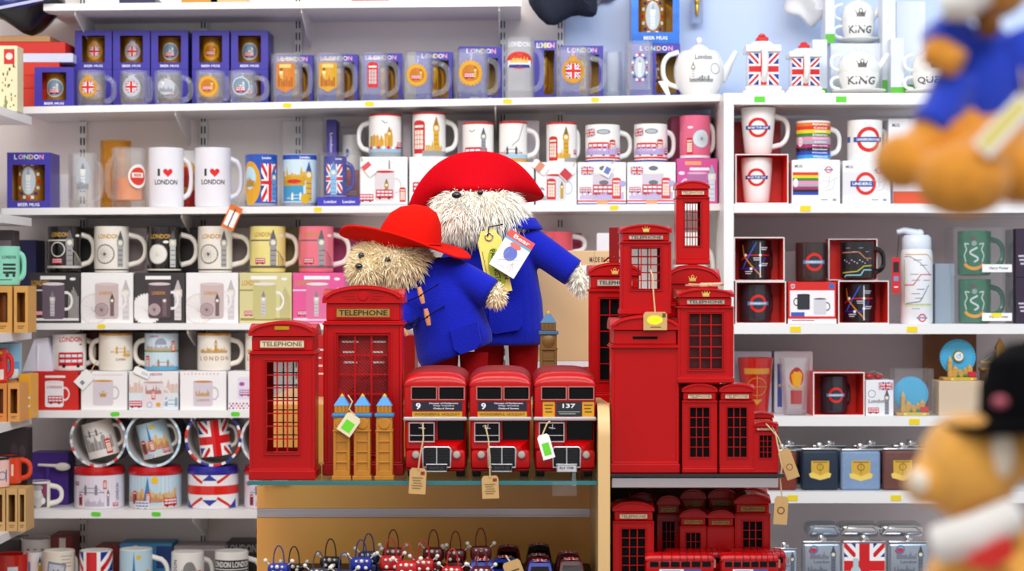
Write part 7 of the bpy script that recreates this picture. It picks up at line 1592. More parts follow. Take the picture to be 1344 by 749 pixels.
for cx, yt, Yq, L, lb in ((893, 727, YD + .005, .105, 'side-on toy bus with a white advert, front left of the lower shelf'), (985, 727, YD + .003, .088, 'side-on toy bus with a white advert, front right of the lower shelf'), (912, 722, YD + .052, .09, 'side-on toy bus behind the front left one'), (996, 722, YD + .052, .085, 'side-on toy bus behind the front right one')):
    bus(.036, L, Z(yt, Yq) - zL2, lb, (X(cx, Yq), Yq + .02, zL2 + .0005), gs, nb, None, rz=PI / 2, ad=True)

# ---- lower shelf, left: beaded ornaments and little cars
BEAD = {c: mat('bead_cloth_' + c, h, .35, var=.4, scale=160, bump=.4) for c, h in (('navy', '#1a2a5c'), ('blue', '#1c2f9c'), ('red', '#c01820'), ('maroon', '#6a141a'), ('black', '#1a1620'), ('slate', '#3a4458'))}
PEARL = mat('pearl_bead', '#e6e0d8', .2, coat=.5); WIRE = {'navy': '#2a3a6c', 'blue': '#26306c', 'red': '#a81c20', 'maroon': '#6a1c1e', 'black': '#2a2024', 'slate': '#4a4048'}
def beaded(cx, ytop, c, label, Yq, group):
    """small beaded creature key ring: head, body, pearl ears and eyes, loop on top"""
    s = Yq / F; root = thing('beaded_ornament', label, 'ornament', (X(cx, Yq), Yq, zL1), random.uniform(-.2, .2), group); H = Z(ytop, Yq) - zL1
    lh = 24 * s; hb = H - lh; m = BEAD[c]
    MB().bbox(-.014, .014, -.009, .009, 0, hb * .6, .005, 2).build('body', m, root)
    hd = MB().bbox(-.0165, .0165, -.011, .011, hb * .58, hb, .006, 2).build('head', m, root)
    for sx in (-1, 1):
        MB().tube([(sx * .013, 0, hb - .003), (sx * .02, 0, hb + .003)], .0008, 5).ball((sx * .021, 0, hb + .004), .0034).build('ear_bead', PEARL, hd)
        MB().ball((sx * .0065, -.0112, hb * .68), .003).build('eye_bead', PEARL, hd)
        MB().tube([(sx * .013, 0, hb * .45), (sx * .024, -.003, hb * .4)], .0022, 6).build('arm', m, root)
    b = MB()
    for q in range(3): b.ball((-.008 + .008 * q, -.0112, hb * .9), .0022 + (.001 if q == 1 else 0), 10, 6)
    b.build('brow_beads', PEARL, hd)
    b = MB()
    for q in range(5): b.ball((-.009 + .0045 * q, -.0092, hb * .3 + .002 * (q % 2)), .0018, 8, 5)
    b.build('belly_beads', PEARL, root)
    MB().tube([(.0085 * math.cos(t), .0, hb - .001 + (lh) * math.sin(t) ** .9 if math.sin(t) > 0 else hb - .001) for t in [PI * q / 14 for q in range(15)]], .0011, 6).build('loop', mat('cord_' + c, WIRE[c], .6), root)
gb = 'beaded creature ornaments'
for i, (cx, yt, c, Yq, lb) in enumerate(((366, 715, 'blue', YD + .04, 'blue beaded ornament at the end by the wooden panel edge'), (418, 722, 'slate', YD + .04, 'slate grey beaded ornament in front, next to the blue one'), (434, 706, 'black', YD + .12, 'black beaded ornament behind the slate grey one'),
        (474, 707, 'blue', YD + .05, 'deep blue beaded ornament in front of the dark one'), (484, 699, 'navy', YD + .13, 'navy beaded ornament behind the deep blue one'), (516, 694, 'maroon', YD + .13, 'maroon beaded ornament behind the bright red pair'),
        (513, 705, 'red', YD + .05, 'bright red beaded ornament with a low loop'), (534, 712, 'red', YD + .01, 'bright red beaded ornament standing furthest forward'), (556, 709, 'red', YD + .05, 'red beaded ornament with a pinkish front'), (569, 694, 'maroon', YD + .14, 'maroon beaded ornament behind the pinkish red one'),
        (598, 696, 'maroon', YD + .14, 'dark maroon beaded ornament behind the wide red one'), (594, 719, 'red', YD + .02, 'wide red beaded ornament in front of the dark maroon ones'), (631, 692, 'maroon', YD + .13, 'maroon beaded ornament with the tallest loop'), (632, 720, 'maroon', YD + .03, 'dark maroon beaded ornament in front of the tallest loop'),
        (386, 716, 'black', YD + .14, 'black beaded ornament low at the back by the blue one'), (452, 724, 'navy', YD + .01, 'navy beaded ornament low in front of the black one'))):
    beaded(cx, yt, c, lb, Yq, gb)
def minicar(cx, ytop, Yq, label, col, group):
    s = Yq / F; root = thing('toy_car', label, 'toy car', (X(cx, Yq), Yq + .04, zL1), 0, group); H = Z(ytop, Yq) - zL1; w = .019
    v = []; f = []
    secs = [(-.042, .3, .5, .95), (-.034, .25, .58, 1.0), (-.016, .2, .62, 1.0), (-.004, .2, .98, .86), (.022, .2, 1.0, .84), (.034, .2, .92, .86), (.042, .3, .5, .95)]
    for (y, a, b, ww) in secs:
        zb_, zt_2 = H * a * .6, H * b
        v += [(-w * 1.05, y, zb_), (-w * 1.1, y, H * .45), (-w * ww, y, zt_2 * .96), (-w * ww * .7, y, zt_2), (w * ww * .7, y, zt_2), (w * ww, y, zt_2 * .96), (w * 1.1, y, H * .45), (w * 1.05, y, zb_)]
    for q in range(len(secs) - 1):
        for a in range(8): f.append((q * 8 + a, q * 8 + (a + 1) % 8, q * 8 + 8 + (a + 1) % 8, q * 8 + 8 + a))
    f += [tuple(range(8)), tuple(range(len(secs) * 8 - 1, len(secs) * 8 - 9, -1))]
    MB().add(v, f).build('car_body', col, root, 35, fix=True)
    A = Art(); jack(A, w * 1.15, .026); o = A.flat(root, 0, 'roof_flag'); o.rotation_euler = (-PI / 2, 0, 0); o.location = (0, .009, H * 1.0 + .0008)
    MB().add([(-w * .8, -.0165, H * .64), (w * .8, -.0165, H * .64), (w * .62, -.0045, H * .95), (-w * .62, -.0045, H * .95)], [(0, 1, 2, 3)]).build('windscreen', DGL, root, 0)
    for sx in (-1, 1):
        MB().ball((sx * w * .75, -.0425, H * .42), .0035).build('headlight', PEARL, root)
        for yy in (-.026, .026): MB().lathe([(0, -.003), (.0075, -.003), (.0085, 0), (.0075, .003), (0, .003)], 16, (sx * w * 1.0, yy, .0085), 'x').build('wheel', RUB, root, fix=True)
gc = 'small toy cars with flag roofs'
for cx, yt, Yq, lb, c in ((632, 741, YD - .0, 'blue toy car with a flag roof in front of the maroon ornaments', 'b'), (662, 737, YD + .06, 'toy car with a flag roof behind the kraft tag', 'b'), (667, 722, YD + .16, 'dark maroon toy car at the back beside the ornaments', 'm'), (708, 720, YD + .16, 'black toy car at the back behind the flag-roofed pair', 'k'),
                          (707, 734, YD + .08, 'toy car with a blue flag roof, second row', 'm'), (709, 742, YD + .0, 'toy car with a blue flag roof, first row', 'b'), (747, 731, YD + .08, 'toy car with a blue flag roof beside the side panel, second row', 'm'), (751, 740, YD + .0, 'toy car with a blue flag roof beside the side panel, first row', 'm')):
    minicar(cx, yt, Yq, lb, {'b': mat('blue_car_paint', '#1c2c8c', .3, spec=.25), 'm': mat('maroon_car_paint', '#4a0c10', .3, spec=.25), 'k': mat('black_car_paint', '#140e0c', .3, spec=.25)}[c], gc)
kraft_tag(670, 736, YD - .02, 24, 28, 'kraft tag standing among the toy cars', -.35, [(670, 738, 0), (664, 730, .01)], None, lambda A, W, H: dashes(A, -W * .3, W * .3, -H * .5, 2, H * .14, '#3a2a18'))

# ---- behind the display: cartons on the deck
YC = 3.70
def cart_brown(A, W, H): A.text('MADE IN CHINA', W * .32, H * .92, H * .05, '#5a4a38', w=W * .3); A.line([(W * .22, H), (W * .22, H * .1)], .0012, '#b89a74')
_, zc = carton(692, 812, 474, deckz, YC, 'white carton on the stand behind the clock tower', None, '#f0eaf2', .1, name='carton', cat='box')
carton(688, 816, 329, zc, YC, 'brown carton marked made in China on the white carton', cart_brown, '#dcb78a', .1, name='carton', cat='box')
carton(405, 545, 440, deckz, 3.52, 'red card box with white price lines behind the largest telephone box', lambda A, W, H: [dashes(A, -W * .48, -W * .36, H * .75, 4, H * .13, '#f0d8d4', H * .03)], '#c4161a', .12, name='card_box')
carton(549, 590, 462, deckz, 3.5, 'white box with a small red print between the bear legs', lambda A, W, H: [A.rect(-W * .1, 0, W * .02, H, '#e8d8c4'), phone2d(A, W * .25, H * .1, H * .8)], '#eee8ee', .03, name='card_box')
clock_tower(720, 26, 407, deckz, 3.4, 'dark bronze clock tower model with a blue-grey spire behind the buses', body=mat('bronze_resin', '#7a5a2c', .45, var=.3, scale=60, metal=.2), cap=mat('blue_grey_resin', '#3a6a94', .45))
b_ = bus(.03, .06, .055, 'small toy bus behind the route 137 bus', (X(773, 3.42), 3.45, deckz), 'small toys on the deck', nb, None)

# ---------------------------------------------------------------- plush bears
FUR = mat('cream_plush', '#f6ead0', .95, var=.18, scale=90, bump=.4, sheen=.3); FURW = mat('white_plush_strand', '#fffaf0', .8, var=.04, scale=60); FURG = mat('golden_plush_strand', '#fbe8c4', .8, var=.1, scale=60)
COAT = mat('blue_wool_felt', '#1420a8', .9, var=.2, scale=260, bump=.5, sheen=.1, spec=.1); FELT = mat('red_felt', '#c80416', .9, var=.06, scale=200, bump=.25, spec=.1); FELTO = mat('orange_red_felt', '#d41408', .9, var=.08, scale=200, bump=.25, spec=.1)
BOOT = mat('dark_red_velvet', '#8e060c', .8, var=.1, scale=100, spec=.1); TOG = mat('toggle_wood', '#d08a5c', .5, var=.2, scale=90)
def remesh(o, vox, smooth=6):
    md = o.modifiers.new('remesh', 'REMESH'); md.mode = 'VOXEL'; md.voxel_size = vox; md.use_smooth_shade = True
    sm = o.modifiers.new('smooth', 'SMOOTH'); sm.factor = .5; sm.iterations = smooth
    return o
def fur(root, c, r, n, ln, m, seed, keep, droop=.6, width=.0013, name='fur'):
    """tapering strands rooted on an ellipsoid"""
    rd = random.Random(seed); v = []; f = []
    for _ in range(n):
        u, t = rd.uniform(-1, 1), rd.uniform(0, 2 * PI); q = math.sqrt(1 - u * u); d = Vector((q * math.cos(t), q * math.sin(t), u))
        if not keep(d): continue
        p = Vector((c[0] + r[0] * d.x, c[1] + r[1] * d.y, c[2] + r[2] * d.z)); nn = Vector((d.x / r[0], d.y / r[1], d.z / r[2])).normalized()
        L = ln * rd.uniform(.6, 1.2); dr = (nn * .75 + Vector((rd.gauss(0, .25), rd.gauss(0, .2), -droop + rd.gauss(0, .2)))).normalized()
        s = dr.cross(Vector((rd.gauss(0, 1), rd.gauss(0, 1), rd.gauss(0, 1)))).normalized() * width
        a = p - nn * .002; b = p + dr * L * .5; e = p + dr * L + Vector((0, 0, -L * droop * .45)); k = len(v)
        v += [tuple(a - s), tuple(a + s), tuple(b + s * .8), tuple(b - s * .8), tuple(e)]; f += [(k, k + 1, k + 2, k + 3), (k + 3, k + 2, k + 4)]
    o = MB().add(v, f).build(name, m, root, 0); o['kind'] = 'stuff'; return o
class Frame:
    """local pixel frame of a figure standing at depth Y with its base at height zb"""
    def __init__(s, cx, Y, zb): s.cx, s.Y, s.zb, s.s = cx, Y, zb, Y / F; s.py = CY + (ZC - zb) / Y * F
    def p(s, px, py, dy=0.0): return ((px - s.cx) * s.s, dy, (s.py - py) * s.s)
    def ring(s, x0, x1, py, d, dy=0.0): return (((x0 + x1) / 2 - s.cx) * s.s, dy, (s.py - py) * s.s, (x1 - x0) / 2 * s.s, d)
def grid_sheet(fn, nu, nv, closed_u=False):
    mb = MB(); v = [fn(i / (nu if closed_u else nu - 1), j / (nv - 1)) for j in range(nv) for i in range(nu)]; f = []
    for j in range(nv - 1):
        for i in range(nu if closed_u else nu - 1): k = (i + 1) % nu; f.append((j * nu + i, j * nu + k, (j + 1) * nu + k, (j + 1) * nu + i))
    return mb.add(v, f)
def thick(o, t):
    md = o.modifiers.new('solidify', 'SOLIDIFY'); md.thickness = t; md.offset = 0; return o

# --- taller bear, standing behind
K = Frame(655, 3.56, deckz)
B2 = thing('teddy_bear', 'taller cream plush bear in a blue coat with a wide upturned red felt hat', 'teddy bear', (X(655, 3.56), 3.56, deckz))
body = MB().ball(K.p(628, 281), (58 * K.s, .07, 38 * K.s), 24, 16)
body.loft([K.ring(612, 690, 440, .045), K.ring(610, 695, 380, .05), K.ring(615, 680, 310, .045)])
body.tube([K.p(684, 318), K.p(722, 338, -.015), K.p(757, 364, -.02)], [.02, .016, .014], 12).tube([K.p(610, 320), K.p(590, 350, -.02), K.p(580, 385, -.03)], [.02, .017, .014], 12)
body.tube([K.p(642, 455), K.p(642, K.py - 3)], [.022, .022], 12).tube([K.p(687, 455), K.p(687, K.py - 3)], [.022, .022], 12)
remesh(body.build('bear_body', FUR, B2), .004)
ct = MB().loft([K.ring(592, 713, 452, .066), K.ring(594, 715, 435, .068), K.ring(600, 712, 395, .064), K.ring(606, 704, 350, .058), K.ring(606, 698, 318, .052), K.ring(612, 690, 302, .045), K.ring(622, 678, 294, .036)], 28)
ct.tube([K.p(670, 314), K.p(700, 322, -.008), K.p(722, 337, -.015), K.p(740, 350, -.018), K.p(752, 358, -.02)], [.028, .030, .028, .027, .027], 16)
ct.tube([K.p(620, 318), K.p(600, 345, -.02), K.p(586, 372, -.03)], [.03, .03, .028], 14)
remesh(ct.build('coat', COAT, B2), .0035, 3)
cl_ = grid_sheet(lambda u, v: ((656 - K.cx) * K.s + (46 + 10 * v) * K.s * math.cos(2 * PI * u), (.042 + .01 * v) * math.sin(2 * PI * u), (K.py - 287 - 14 * v) * K.s), 28, 4, True)
thick(cl_.build('collar', COAT, B2), .004)
pk_ = MB().prism([(X_, z) for X_, z in [((642 - K.cx) * K.s, (K.py - 378) * K.s), ((685 - K.cx) * K.s, (K.py - 374) * K.s), ((686 - K.cx) * K.s, (K.py - 425) * K.s), ((680 - K.cx) * K.s, (K.py - 432) * K.s), ((650 - K.cx) * K.s, (K.py - 437) * K.s), ((643 - K.cx) * K.s, (K.py - 432) * K.s)]], -.073, -.0595).build('pocket', COAT, B2, 0)
for px in (642, 687):
    lg = MB().loft([K.ring(px - 21, px + 21, K.py - .3, .03, -.008), K.ring(px - 21, px + 21, K.py - 12, .03, -.008), K.ring(px - 18, px + 18, 495, .025), K.ring(px - 20, px + 20, 448, .025)], 18); lg.build('boot', BOOT, B2)
pw = K.p(760, 366, -.02); MB().ball(pw, (11 * K.s, .013, 17 * K.s)).build('paw', FUR, B2); fur(B2, pw, (11 * K.s, .013, 17 * K.s), 500, .012, FURW, 3, lambda d: True, .5, name='paw_fur')
hc = K.p(628, 281); fur(B2, hc, (58 * K.s, .07, 38 * K.s), 6500, .022, FURW, 1, lambda d: d.y < .35 and d.z < .75, .65, .0011)
mz = K.p(606, 290, -.05); MB().ball(mz, (26 * K.s, .03, 22 * K.s)).build('muzzle', mat('pinkish_plush', '#e8c4a8', .9, var=.15, scale=80), B2); fur(B2, mz, (26 * K.s, .03, 22 * K.s), 2600, .016, FURW, 6, lambda d: d.y < .2, .6, .001, 'muzzle_fur')
MB().ball(K.p(601, 259, -.088), (6.5 * K.s, .006, 4.5 * K.s)).build('nose', mat('black_glass_eye', '#0c1220', .08, coat=.6), B2)
for px, py in ((631, 255),): MB().ball(K.p(px, py, -.072), (4 * K.s, .004, 4 * K.s)).build('eye', MATS['black_glass_eye'], B2)
def brim2(u, v):
    a = 2 * PI * u; c, s_ = math.cos(a), math.sin(a); fr = max(0, -s_)
    rx = (46 + (46 if c < 0 else 41) * v) * K.s
    x = (627 - K.cx) * K.s + rx * c; y = s_ * (.05 + (.055 if s_ > 0 else -.02) * v) - (.004 * v * fr)
    up = 50 * fr ** (.85 + .9 * max(0, c)) * v - 34 * v * (abs(c) ** 2.5) * (1 if c < 0 else .2) - 14 * v * max(0, s_)
    z = (K.py - 250) * K.s + up * K.s
    return (x, y, z)
thick(grid_sheet(brim2, 56, 9, True).build('hat_brim', FELT, B2, 60), .003)
MB().lathe([(.062, 0), (.06, .02), (.05, .045), (.03, .058), (0, .061)], 30, ((627 - K.cx) * K.s, .012, (K.py - 252) * K.s)).build('hat_crown', FELT, B2)
# tags on its chest
ty = mat('yellow_luggage_card', '#f0dc6c', .7)
t1 = thing('luggage_tag', 'yellow luggage tag hung on the taller bear', 'tag', (X(640, 3.47), 3.47, Z(302, 3.47)))
s = 3.47 / F
c = MB().prism([(-9 * s, 0), (8 * s, 0), (16 * s, -14 * s), (16 * s, -84 * s), (-16 * s, -84 * s), (-16 * s, -14 * s)], -.0008, .0008).build('card', ty, t1, 0); c.rotation_euler = (0, -.2, 0)
A = Art(); A.ell(2 * s, -52 * s, 11 * s, 28 * s, '#a8b42c', 20); A.sub(1 * s, -52 * s, 1, -PI / 2).text('PADDINGTON', 0, 0, 7 * s, '#23280c', w=52 * s); A.sub(12 * s, -60 * s, 1, -PI / 2).text('STN', 0, 0, 5 * s, '#3a4010', w=16 * s); dashes(A, -13 * s, -11 * s, -40 * s, 1, .004, '#8a7a2c'); A.rect(-13 * s, -70 * s, -12 * s, -26 * s, '#9a8a34'); A.flat(c, -.0009)
MB().tube([(5 * s * math.cos(q * PI / 8), -.0016, -9 * s + 5 * s * math.sin(q * PI / 8)) for q in range(16)], .0013, 6, closed=True).build('eyelet', CHROME, c)
MB().tube([(0, -.002, -8 * s), (2 * s, -.004, 4 * s), (20 * s, .01, 8 * s)], .0012, 6).build('cord', BLACK, t1)
t2 = thing('booklet_tag', 'white folded booklet tag with a red title band on the taller bear', 'tag', (X(672, 3.455), 3.455, Z(333, 3.455)))
c = MB().bbox(-19 * s, 19 * s, -.002, .002, -27 * s, 27 * s, .0004).build('card', mat('white_card', '#f7f6f4', .7), t2, 0); c.rotation_euler = (0, .55, 0)
A = Art(); A.rect(-19 * s, 17 * s, 19 * s, 27 * s, '#dc5a58'); A.text('Bear', 2 * s, 22 * s, 5.5 * s, '#f6e8e4', w=24 * s); A.rect(-19 * s, 14 * s, 19 * s, 17 * s, '#6ab0d4'); A.ell(-2 * s, -1 * s, 9 * s, 10 * s, '#6a7ad0', 14); A.ell(-1 * s, 11 * s, 8 * s, 4 * s, '#e07a74', 12)
for q in range(9): A.line([(rndm.uniform(-16, 12) * s, rndm.uniform(-24, -6) * s), (rndm.uniform(-12, 17) * s, rndm.uniform(-24, 4) * s)], .0005, '#b8b8c4')
A.flat(c, -.002)

# --- smaller bear leaning in front
K1 = Frame(585, 3.375, deckz)
B1 = thing('teddy_bear', 'smaller golden-cream plush bear in a blue toggle coat with a floppy red hat', 'teddy bear', (X(585, 3.375), 3.375, deckz))
k = K1
body = MB().ball(k.p(514, 347, -.01), (50 * k.s, .055, 33 * k.s), 24, 16)
body.loft([k.ring(570, 610, 440, .036), k.ring(545, 608, 400, .04), k.ring(545, 595, 350, .036)]).tube([k.p(586, 362), k.p(620, 376, -.02), k.p(650, 389, -.03)], [.02, .017, .013], 12).tube([k.p(540, 365), k.p(528, 400, -.03), k.p(522, 430, -.04)], [.02, .016, .014], 12)
body.tube([k.p(585, 465), k.p(585, k.py - 3)], [.018, .018], 12).tube([k.p(622, 465), k.p(622, k.py - 3)], [.018, .018], 12)
remesh(body.build('bear_body', FUR, B1), .004)
ct = MB()
rg = [(0, 49, .058), (12, 52, .06), (42, 49, .057), (75, 46, .054), (100, 42, .048), (118, 33, .042), (128, 24, .034)]      # height above hem, half width, depth
n = 28; v = []; f = []
lean = math.radians(-14); hx0, hz0 = (600 - k.cx) * k.s, (k.py - 466) * k.s
tilt_hem = math.radians(20)
for (h, hw, d) in rg:
    for q in range(n):
        a = 2 * PI * q / n; x = hw * k.s * math.cos(a); y = d * math.sin(a); hh = h * k.s + x * math.tan(tilt_hem - (-lean)) * max(0, 1 - h / 110)
        v.append((hx0 + x * math.cos(lean) + hh * math.sin(lean), y, hz0 - x * math.sin(lean) + hh * math.cos(lean)))
for i in range(len(rg) - 1):
    for q in range(n): f.append((i * n + q, i * n + (q + 1) % n, (i + 1) * n + (q + 1) % n, (i + 1) * n + q))
f += [tuple(range(n))[::-1], tuple((len(rg) - 1) * n + q for q in range(n))]
ct.add(v, f)
ct.tube([k.p(575, 360), k.p(597, 362, -.012), k.p(615, 370, -.02), k.p(632, 378, -.026), k.p(645, 385, -.03)], [.03, .031, .029, .027, .0265], 16)
ct.tube([k.p(548, 368), k.p(535, 398, -.03), k.p(526, 425, -.042)], [.026, .026, .025], 14)
remesh(ct.build('coat', COAT, B1), .0035, 3)
hood = MB().ball(k.p(578, 352, .02), (30 * k.s, .05, 15 * k.s), 20, 12); hood.build('hood', COAT, B1)
def onb(px, py, d): return k.p(px, py, d)
MB().prism([((a - k.cx) * k.s, (k.py - b) * k.s) for a, b in ((592, 432), (628, 420), (632, 448), (626, 456), (606, 463), (598, 458))], -.065, -.046).build('pocket', COAT, B1, 0)
for a, b, r_ in ((555, 387, -.25), (563, 415, -.2), (531, 430, -.6)):
    tg_ = MB().tube([(0, 0, -11 * k.s), (0, 0, -4 * k.s), (0, 0, 4 * k.s), (0, 0, 11 * k.s)], [.0036, .0046, .0046, .0036], 10).xf(Matrix.Translation(k.p(a, b, -.066)) @ Matrix.Rotation(r_, 4, 'Y')).build('toggle', TOG, B1)
    MB().tube([k.p(a - 1, b, -.071), k.p(a + 22, b - 14, -.056)], .001, 5).tube([k.p(a + 1, b, -.071), k.p(a - 22, b + 10, -.056)], .001, 5).build('cord', BLACK, tg_)
for px in (583, 622):
    MB().loft([k.ring(px - 20, px + 20, k.py - .3, .028, -.008), k.ring(px - 20, px + 20, k.py - 12, .028, -.008), k.ring(px - 17, px + 17, 495, .022), k.ring(px - 19, px + 19, 462, .022)], 18).build('boot', BOOT, B1)
pw = k.p(651, 388, -.031); MB().ball(pw, (11 * k.s, .014, 13 * k.s)).build('paw', FUR, B1); fur(B1, pw, (11 * k.s, .014, 13 * k.s), 450, .01, FURG, 5, lambda d: True, .3, name='paw_fur')
hc = k.p(514, 347, -.01); fur(B1, hc, (50 * k.s, .055, 33 * k.s), 5500, .017, FURG, 2, lambda d: d.y < .35 and d.z < .85, .35, .001)
mz = k.p(484, 356, -.05); MB().ball(mz, (20 * k.s, .03, 18 * k.s)).build('muzzle', FUR, B1); fur(B1, mz, (20 * k.s, .03, 18 * k.s), 1800, .013, FURG, 8, lambda d: d.y < .3, .3, .001, 'muzzle_fur')
MB().ball(k.p(476, 350, -.084), (5 * k.s, .006, 4 * k.s)).build('nose', MATS['black_glass_eye'], B1)
for px, py in ((512, 342), (478, 336)): MB().ball(k.p(px, py, -.068), (4 * k.s, .004, 4 * k.s)).build('eye', MATS['black_glass_eye'], B1)
def brim1(u, v):
    a = 2 * PI * u; c, s_ = math.cos(a), math.sin(a); fl = max(0, math.cos(a - math.radians(238)))       # front-left flips up
    x = (532 - k.cx) * k.s + (40 + 46 * v) * k.s * c; y = -.005 + s_ * (.055 + .05 * v * (1 - .55 * fl))
    z = (k.py - 322) * k.s + k.s * (24 * v * fl ** 1.6 - 5 * v * c - 9 * v * max(0, math.cos(a - math.radians(300))) + 10 * v * max(0, s_) - 7 * v * max(0, c) ** 2 + 2 * v ** 2 * max(0, -c) ** 6)
    return (x, y, z)
thick(grid_sheet(brim1, 56, 9, True).build('hat_brim', FELTO, B1, 60), .003)
cr = MB().lathe([(.058, -.004), (.058, .012), (.053, .035), (.042, .055), (.025, .066), (0, .070)], 30, (0, 0, 0)); cr.v = [(x * .95 + .16 * z + (536 - k.cx) * k.s, y - .005, z + (k.py - 322) * k.s) for x, y, z in cr.v]
cr.build('hat_crown', FELTO, B1)
cr2 = MB().tube([((536 - k.cx) * k.s + .0565 * math.cos(q * PI / 15) , -.005 + .0595 * math.sin(q * PI / 15), (k.py - 321) * k.s) for q in range(30)], .0016, 6, closed=True).build('hat_seam', FELTO, B1)

# --- foreground plush toys, out of focus
GOLDF = mat('honey_plush', '#d98f28', .95, var=.25, scale=120, bump=.6, sheen=.4); TANF = mat('tan_plush', '#c98f4a', .95, var=.2, scale=120, bump=.6, sheen=.4); BLUEF = mat('bright_blue_fleece', '#0c38c0', .9, var=.12, scale=150, bump=.4, sheen=.4)
Yh = 1.12
Q = Frame(1262, Yh, Z(300, Yh)); q = Q
HB = thing('hanging_plush_bear', 'honey-coloured plush bear in a blue jacket hanging by its loop', 'plush toy', (X(1262, Yh), Yh, Z(300, Yh)))
b = MB().ball(q.p(1295, -30), (62 * q.s, .026, 58 * q.s), 22, 14).ball(q.p(1292, 120), (52 * q.s, .02, 85 * q.s), 22, 14)
b.tube([q.p(1250, 60, -.01), q.p(1220, 62, -.018), q.p(1214, 74, -.02), q.p(1246, 92, -.028)], [.010, .010, .0095, .009], 12)
b.tube([q.p(1258, 160, -.006), q.p(1228, 170, -.016), q.p(1190, 210, -.02), q.p(1170, 225, -.024)], [.016, .014, .013, .012], 12)
b.tube([q.p(1310, 175, -.006), q.p(1290, 205, -.02), q.p(1250, 235, -.034)], [.018, .018, .017], 12)
b.ball(q.p(1172, 216, -.026), (38 * q.s, .016, 37 * q.s)).ball(q.p(1242, 242, -.042), (62 * q.s, .018, 48 * q.s)).ball(q.p(1330, 232, -.02), (52 * q.s, .018, 40 * q.s))
b.tube([q.p(1340, 60, -.01), q.p(1365, 110, -.02)], [.012, .010], 12)
remesh(b.build('bear_body', GOLDF, HB), .0022)
jk = MB().ball(q.p(1292, 118), (57 * q.s, .0235, 88 * q.s), 22, 14).tube([q.p(1262, 52, -.008), q.p(1232, 54, -.016), q.p(1216, 40, -.018)], [.0115, .0115, .011], 12).tube([q.p(1250, 110, -.012), q.p(1228, 150, -.018), q.p(1207, 172, -.022)], [.0135, .0125, .012], 12).tube([q.p(1325, 50, -.008), q.p(1352, 110, -.016)], [.014, .013], 12)
remesh(jk.build('jacket', BLUEF, HB), .0022)
MB().tube([q.p(1222, 18, -.03), q.p(1245, 14, -.034), q.p(1275, -2, -.036)], [.008, .011, .008], 12).build('scarf', mat('white_fleece', '#e9e7e4', .9, sheen=.3), HB)
MB().ball(q.p(1205, 222, -.041), (9 * q.s, .004, 8 * q.s)).build('sole_button', mat('dark_brown_plush', '#7a4a18', .9), HB)
MB().ball(q.p(1283, 40, -.026), (16 * q.s, .006, 18 * q.s)).build('muzzle_patch', mat('dark_brown_plush', '#7a4a18', .9), HB)
MB().tube([q.p(1295, -84), q.p(1295, -330)], .0012, 6).build('hanging_loop', BLACK, HB)
rail = thing('hanging_rail', 'steel rail overhead that carries the hanging plush bear', 'rail', (X(1295, Yh), Yh, Z(-330, Yh))); MB().tube([(-.25, 0, .004), (.5, 0, .004)], .004, 10).build('rail_tube', CHROME, rail)
MB().tube([(.3, 0, .004), (.3, 0, .9)], .004, 8).build('drop_rod', CHROME, rail)
tt = thing('swing_tag', 'white tag with a yellow band beside the hanging plush bear', 'tag', (X(1318, 1.06), 1.06, Z(165, 1.06)))
sq = 1.06 / F; c = MB().bbox(-15 * sq, 15 * sq, -.0006, .0006, -45 * sq, 45 * sq, .0004).build('card', wc, tt, 0); c.rotation_euler = (0, .75, 0)
A = Art(); A.rect(-9 * sq, -40 * sq, 5 * sq, 40 * sq, '#e8d84c'); A.flat(c, -.0006)
MB().tube([(30 * sq, 0, 32 * sq), (36 * sq, .02, 80 * sq)], .0007, 5).build('string', TWINE, tt)

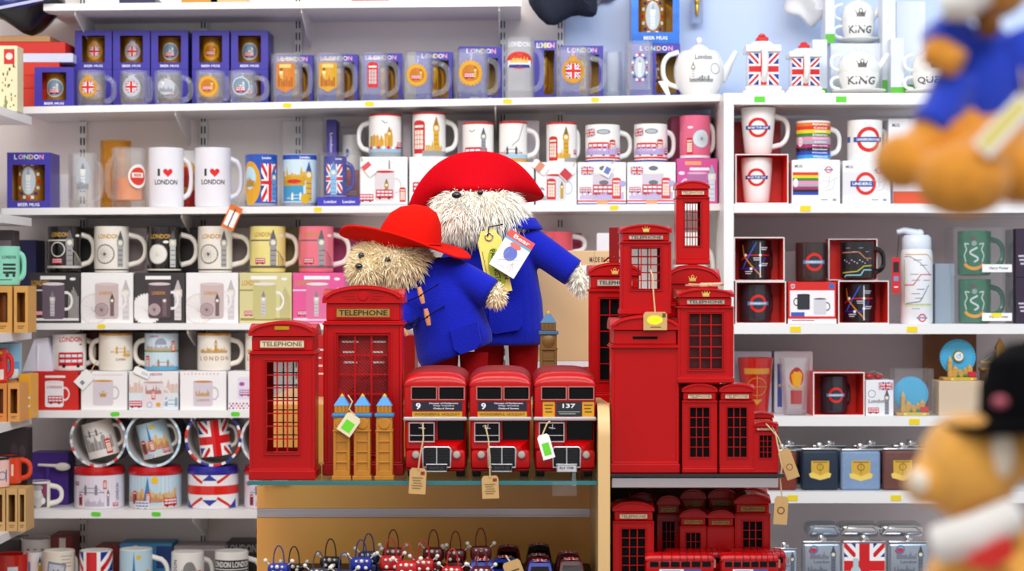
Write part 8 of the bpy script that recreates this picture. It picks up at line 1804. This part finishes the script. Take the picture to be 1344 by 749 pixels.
Yb_ = 1.14; zped = 1.17
Q2 = Frame(1290, Yb_, zped); q = Q2
BB = thing('bowler_hat_bear', 'honey-coloured plush bear with a black bowler hat and red tie', 'plush toy', (X(1290, Yb_), Yb_, zped))
b = MB().ball(q.p(1270, 612), (66 * q.s, .032, 72 * q.s), 24, 16).ball(q.p(1212, 632, -.006), (30 * q.s, .016, 30 * q.s)).ball(q.p(1338, 600, .0), (26 * q.s, .010, 34 * q.s))
b.ball(q.p(1330, 800), (125 * q.s, .045, 125 * q.s), 26, 18).tube([q.p(1330, 735, -.01), q.p(1300, 790, -.04)], [.026, .024], 14)
zmin = min(p[2] for p in b.v)
remesh(b.build('bear_body', mat('golden_tan_plush', '#e8a848', .95, var=.22, scale=120, bump=.6, sheen=.4), BB), .0025)
MB().ball(q.p(1199, 628, -.016), (14 * q.s, .008, 17 * q.s)).build('muzzle_tip', mat('cream_fleece', '#efe0cc', .9, sheen=.3), BB)
MB().ball(q.p(1300, 590, -.026), (16 * q.s, .008, 32 * q.s)).build('ear_lining', mat('cream_fleece', '#efe0cc', .9), BB)
MB().tube([q.p(1215, 705, -.03), q.p(1262, 690, -.04), q.p(1312, 665, -.036)], [.011, .0125, .010], 12).build('collar', mat('white_fleece', '#e9e7e4', .9), BB)
MB().prism([((a - q.cx) * q.s, (q.py - b2) * q.s) for a, b2 in ((1238, 722), (1270, 700), (1296, 690), (1298, 712), (1270, 728))], -.056, -.048).build('tie', mat('red_satin', '#d8261c', .5), BB, 0)
hat = MB().lathe([(0, .045), (.03, .044), (.042, .036), (.046, .02), (.047, .002), (.066, -.002), (.070, .002), (.0705, .0005), (.066, -.0045), (.04, -.003), (0, -.003)], 36)
hat.v = [(x, y * .9, z + .09 * x) for x, y, z in hat.v]
hat.build('bowler_hat', mat('black_felt', '#07080c', .9, var=.3, scale=150, spec=.1), BB, loc=q.p(1392, 545))
MB().ball(q.p(1290, 522, -.04), (10 * q.s, .005, 8 * q.s)).build('hat_flower', mat('dusty_pink_felt', '#b85a6c', .8), BB)
pe = thing('pedestal', 'white display pedestal under the bear in the bowler hat', 'stand', (X(1330, Yb_), Yb_, 0)); MB().bbox(-.09, .09, -.07, .07, 0, 1.165 + zmin, .003).bbox(-.095, .095, -.075, .075, 0, .05, .003).build('plinth', SHELFW, pe, 0)
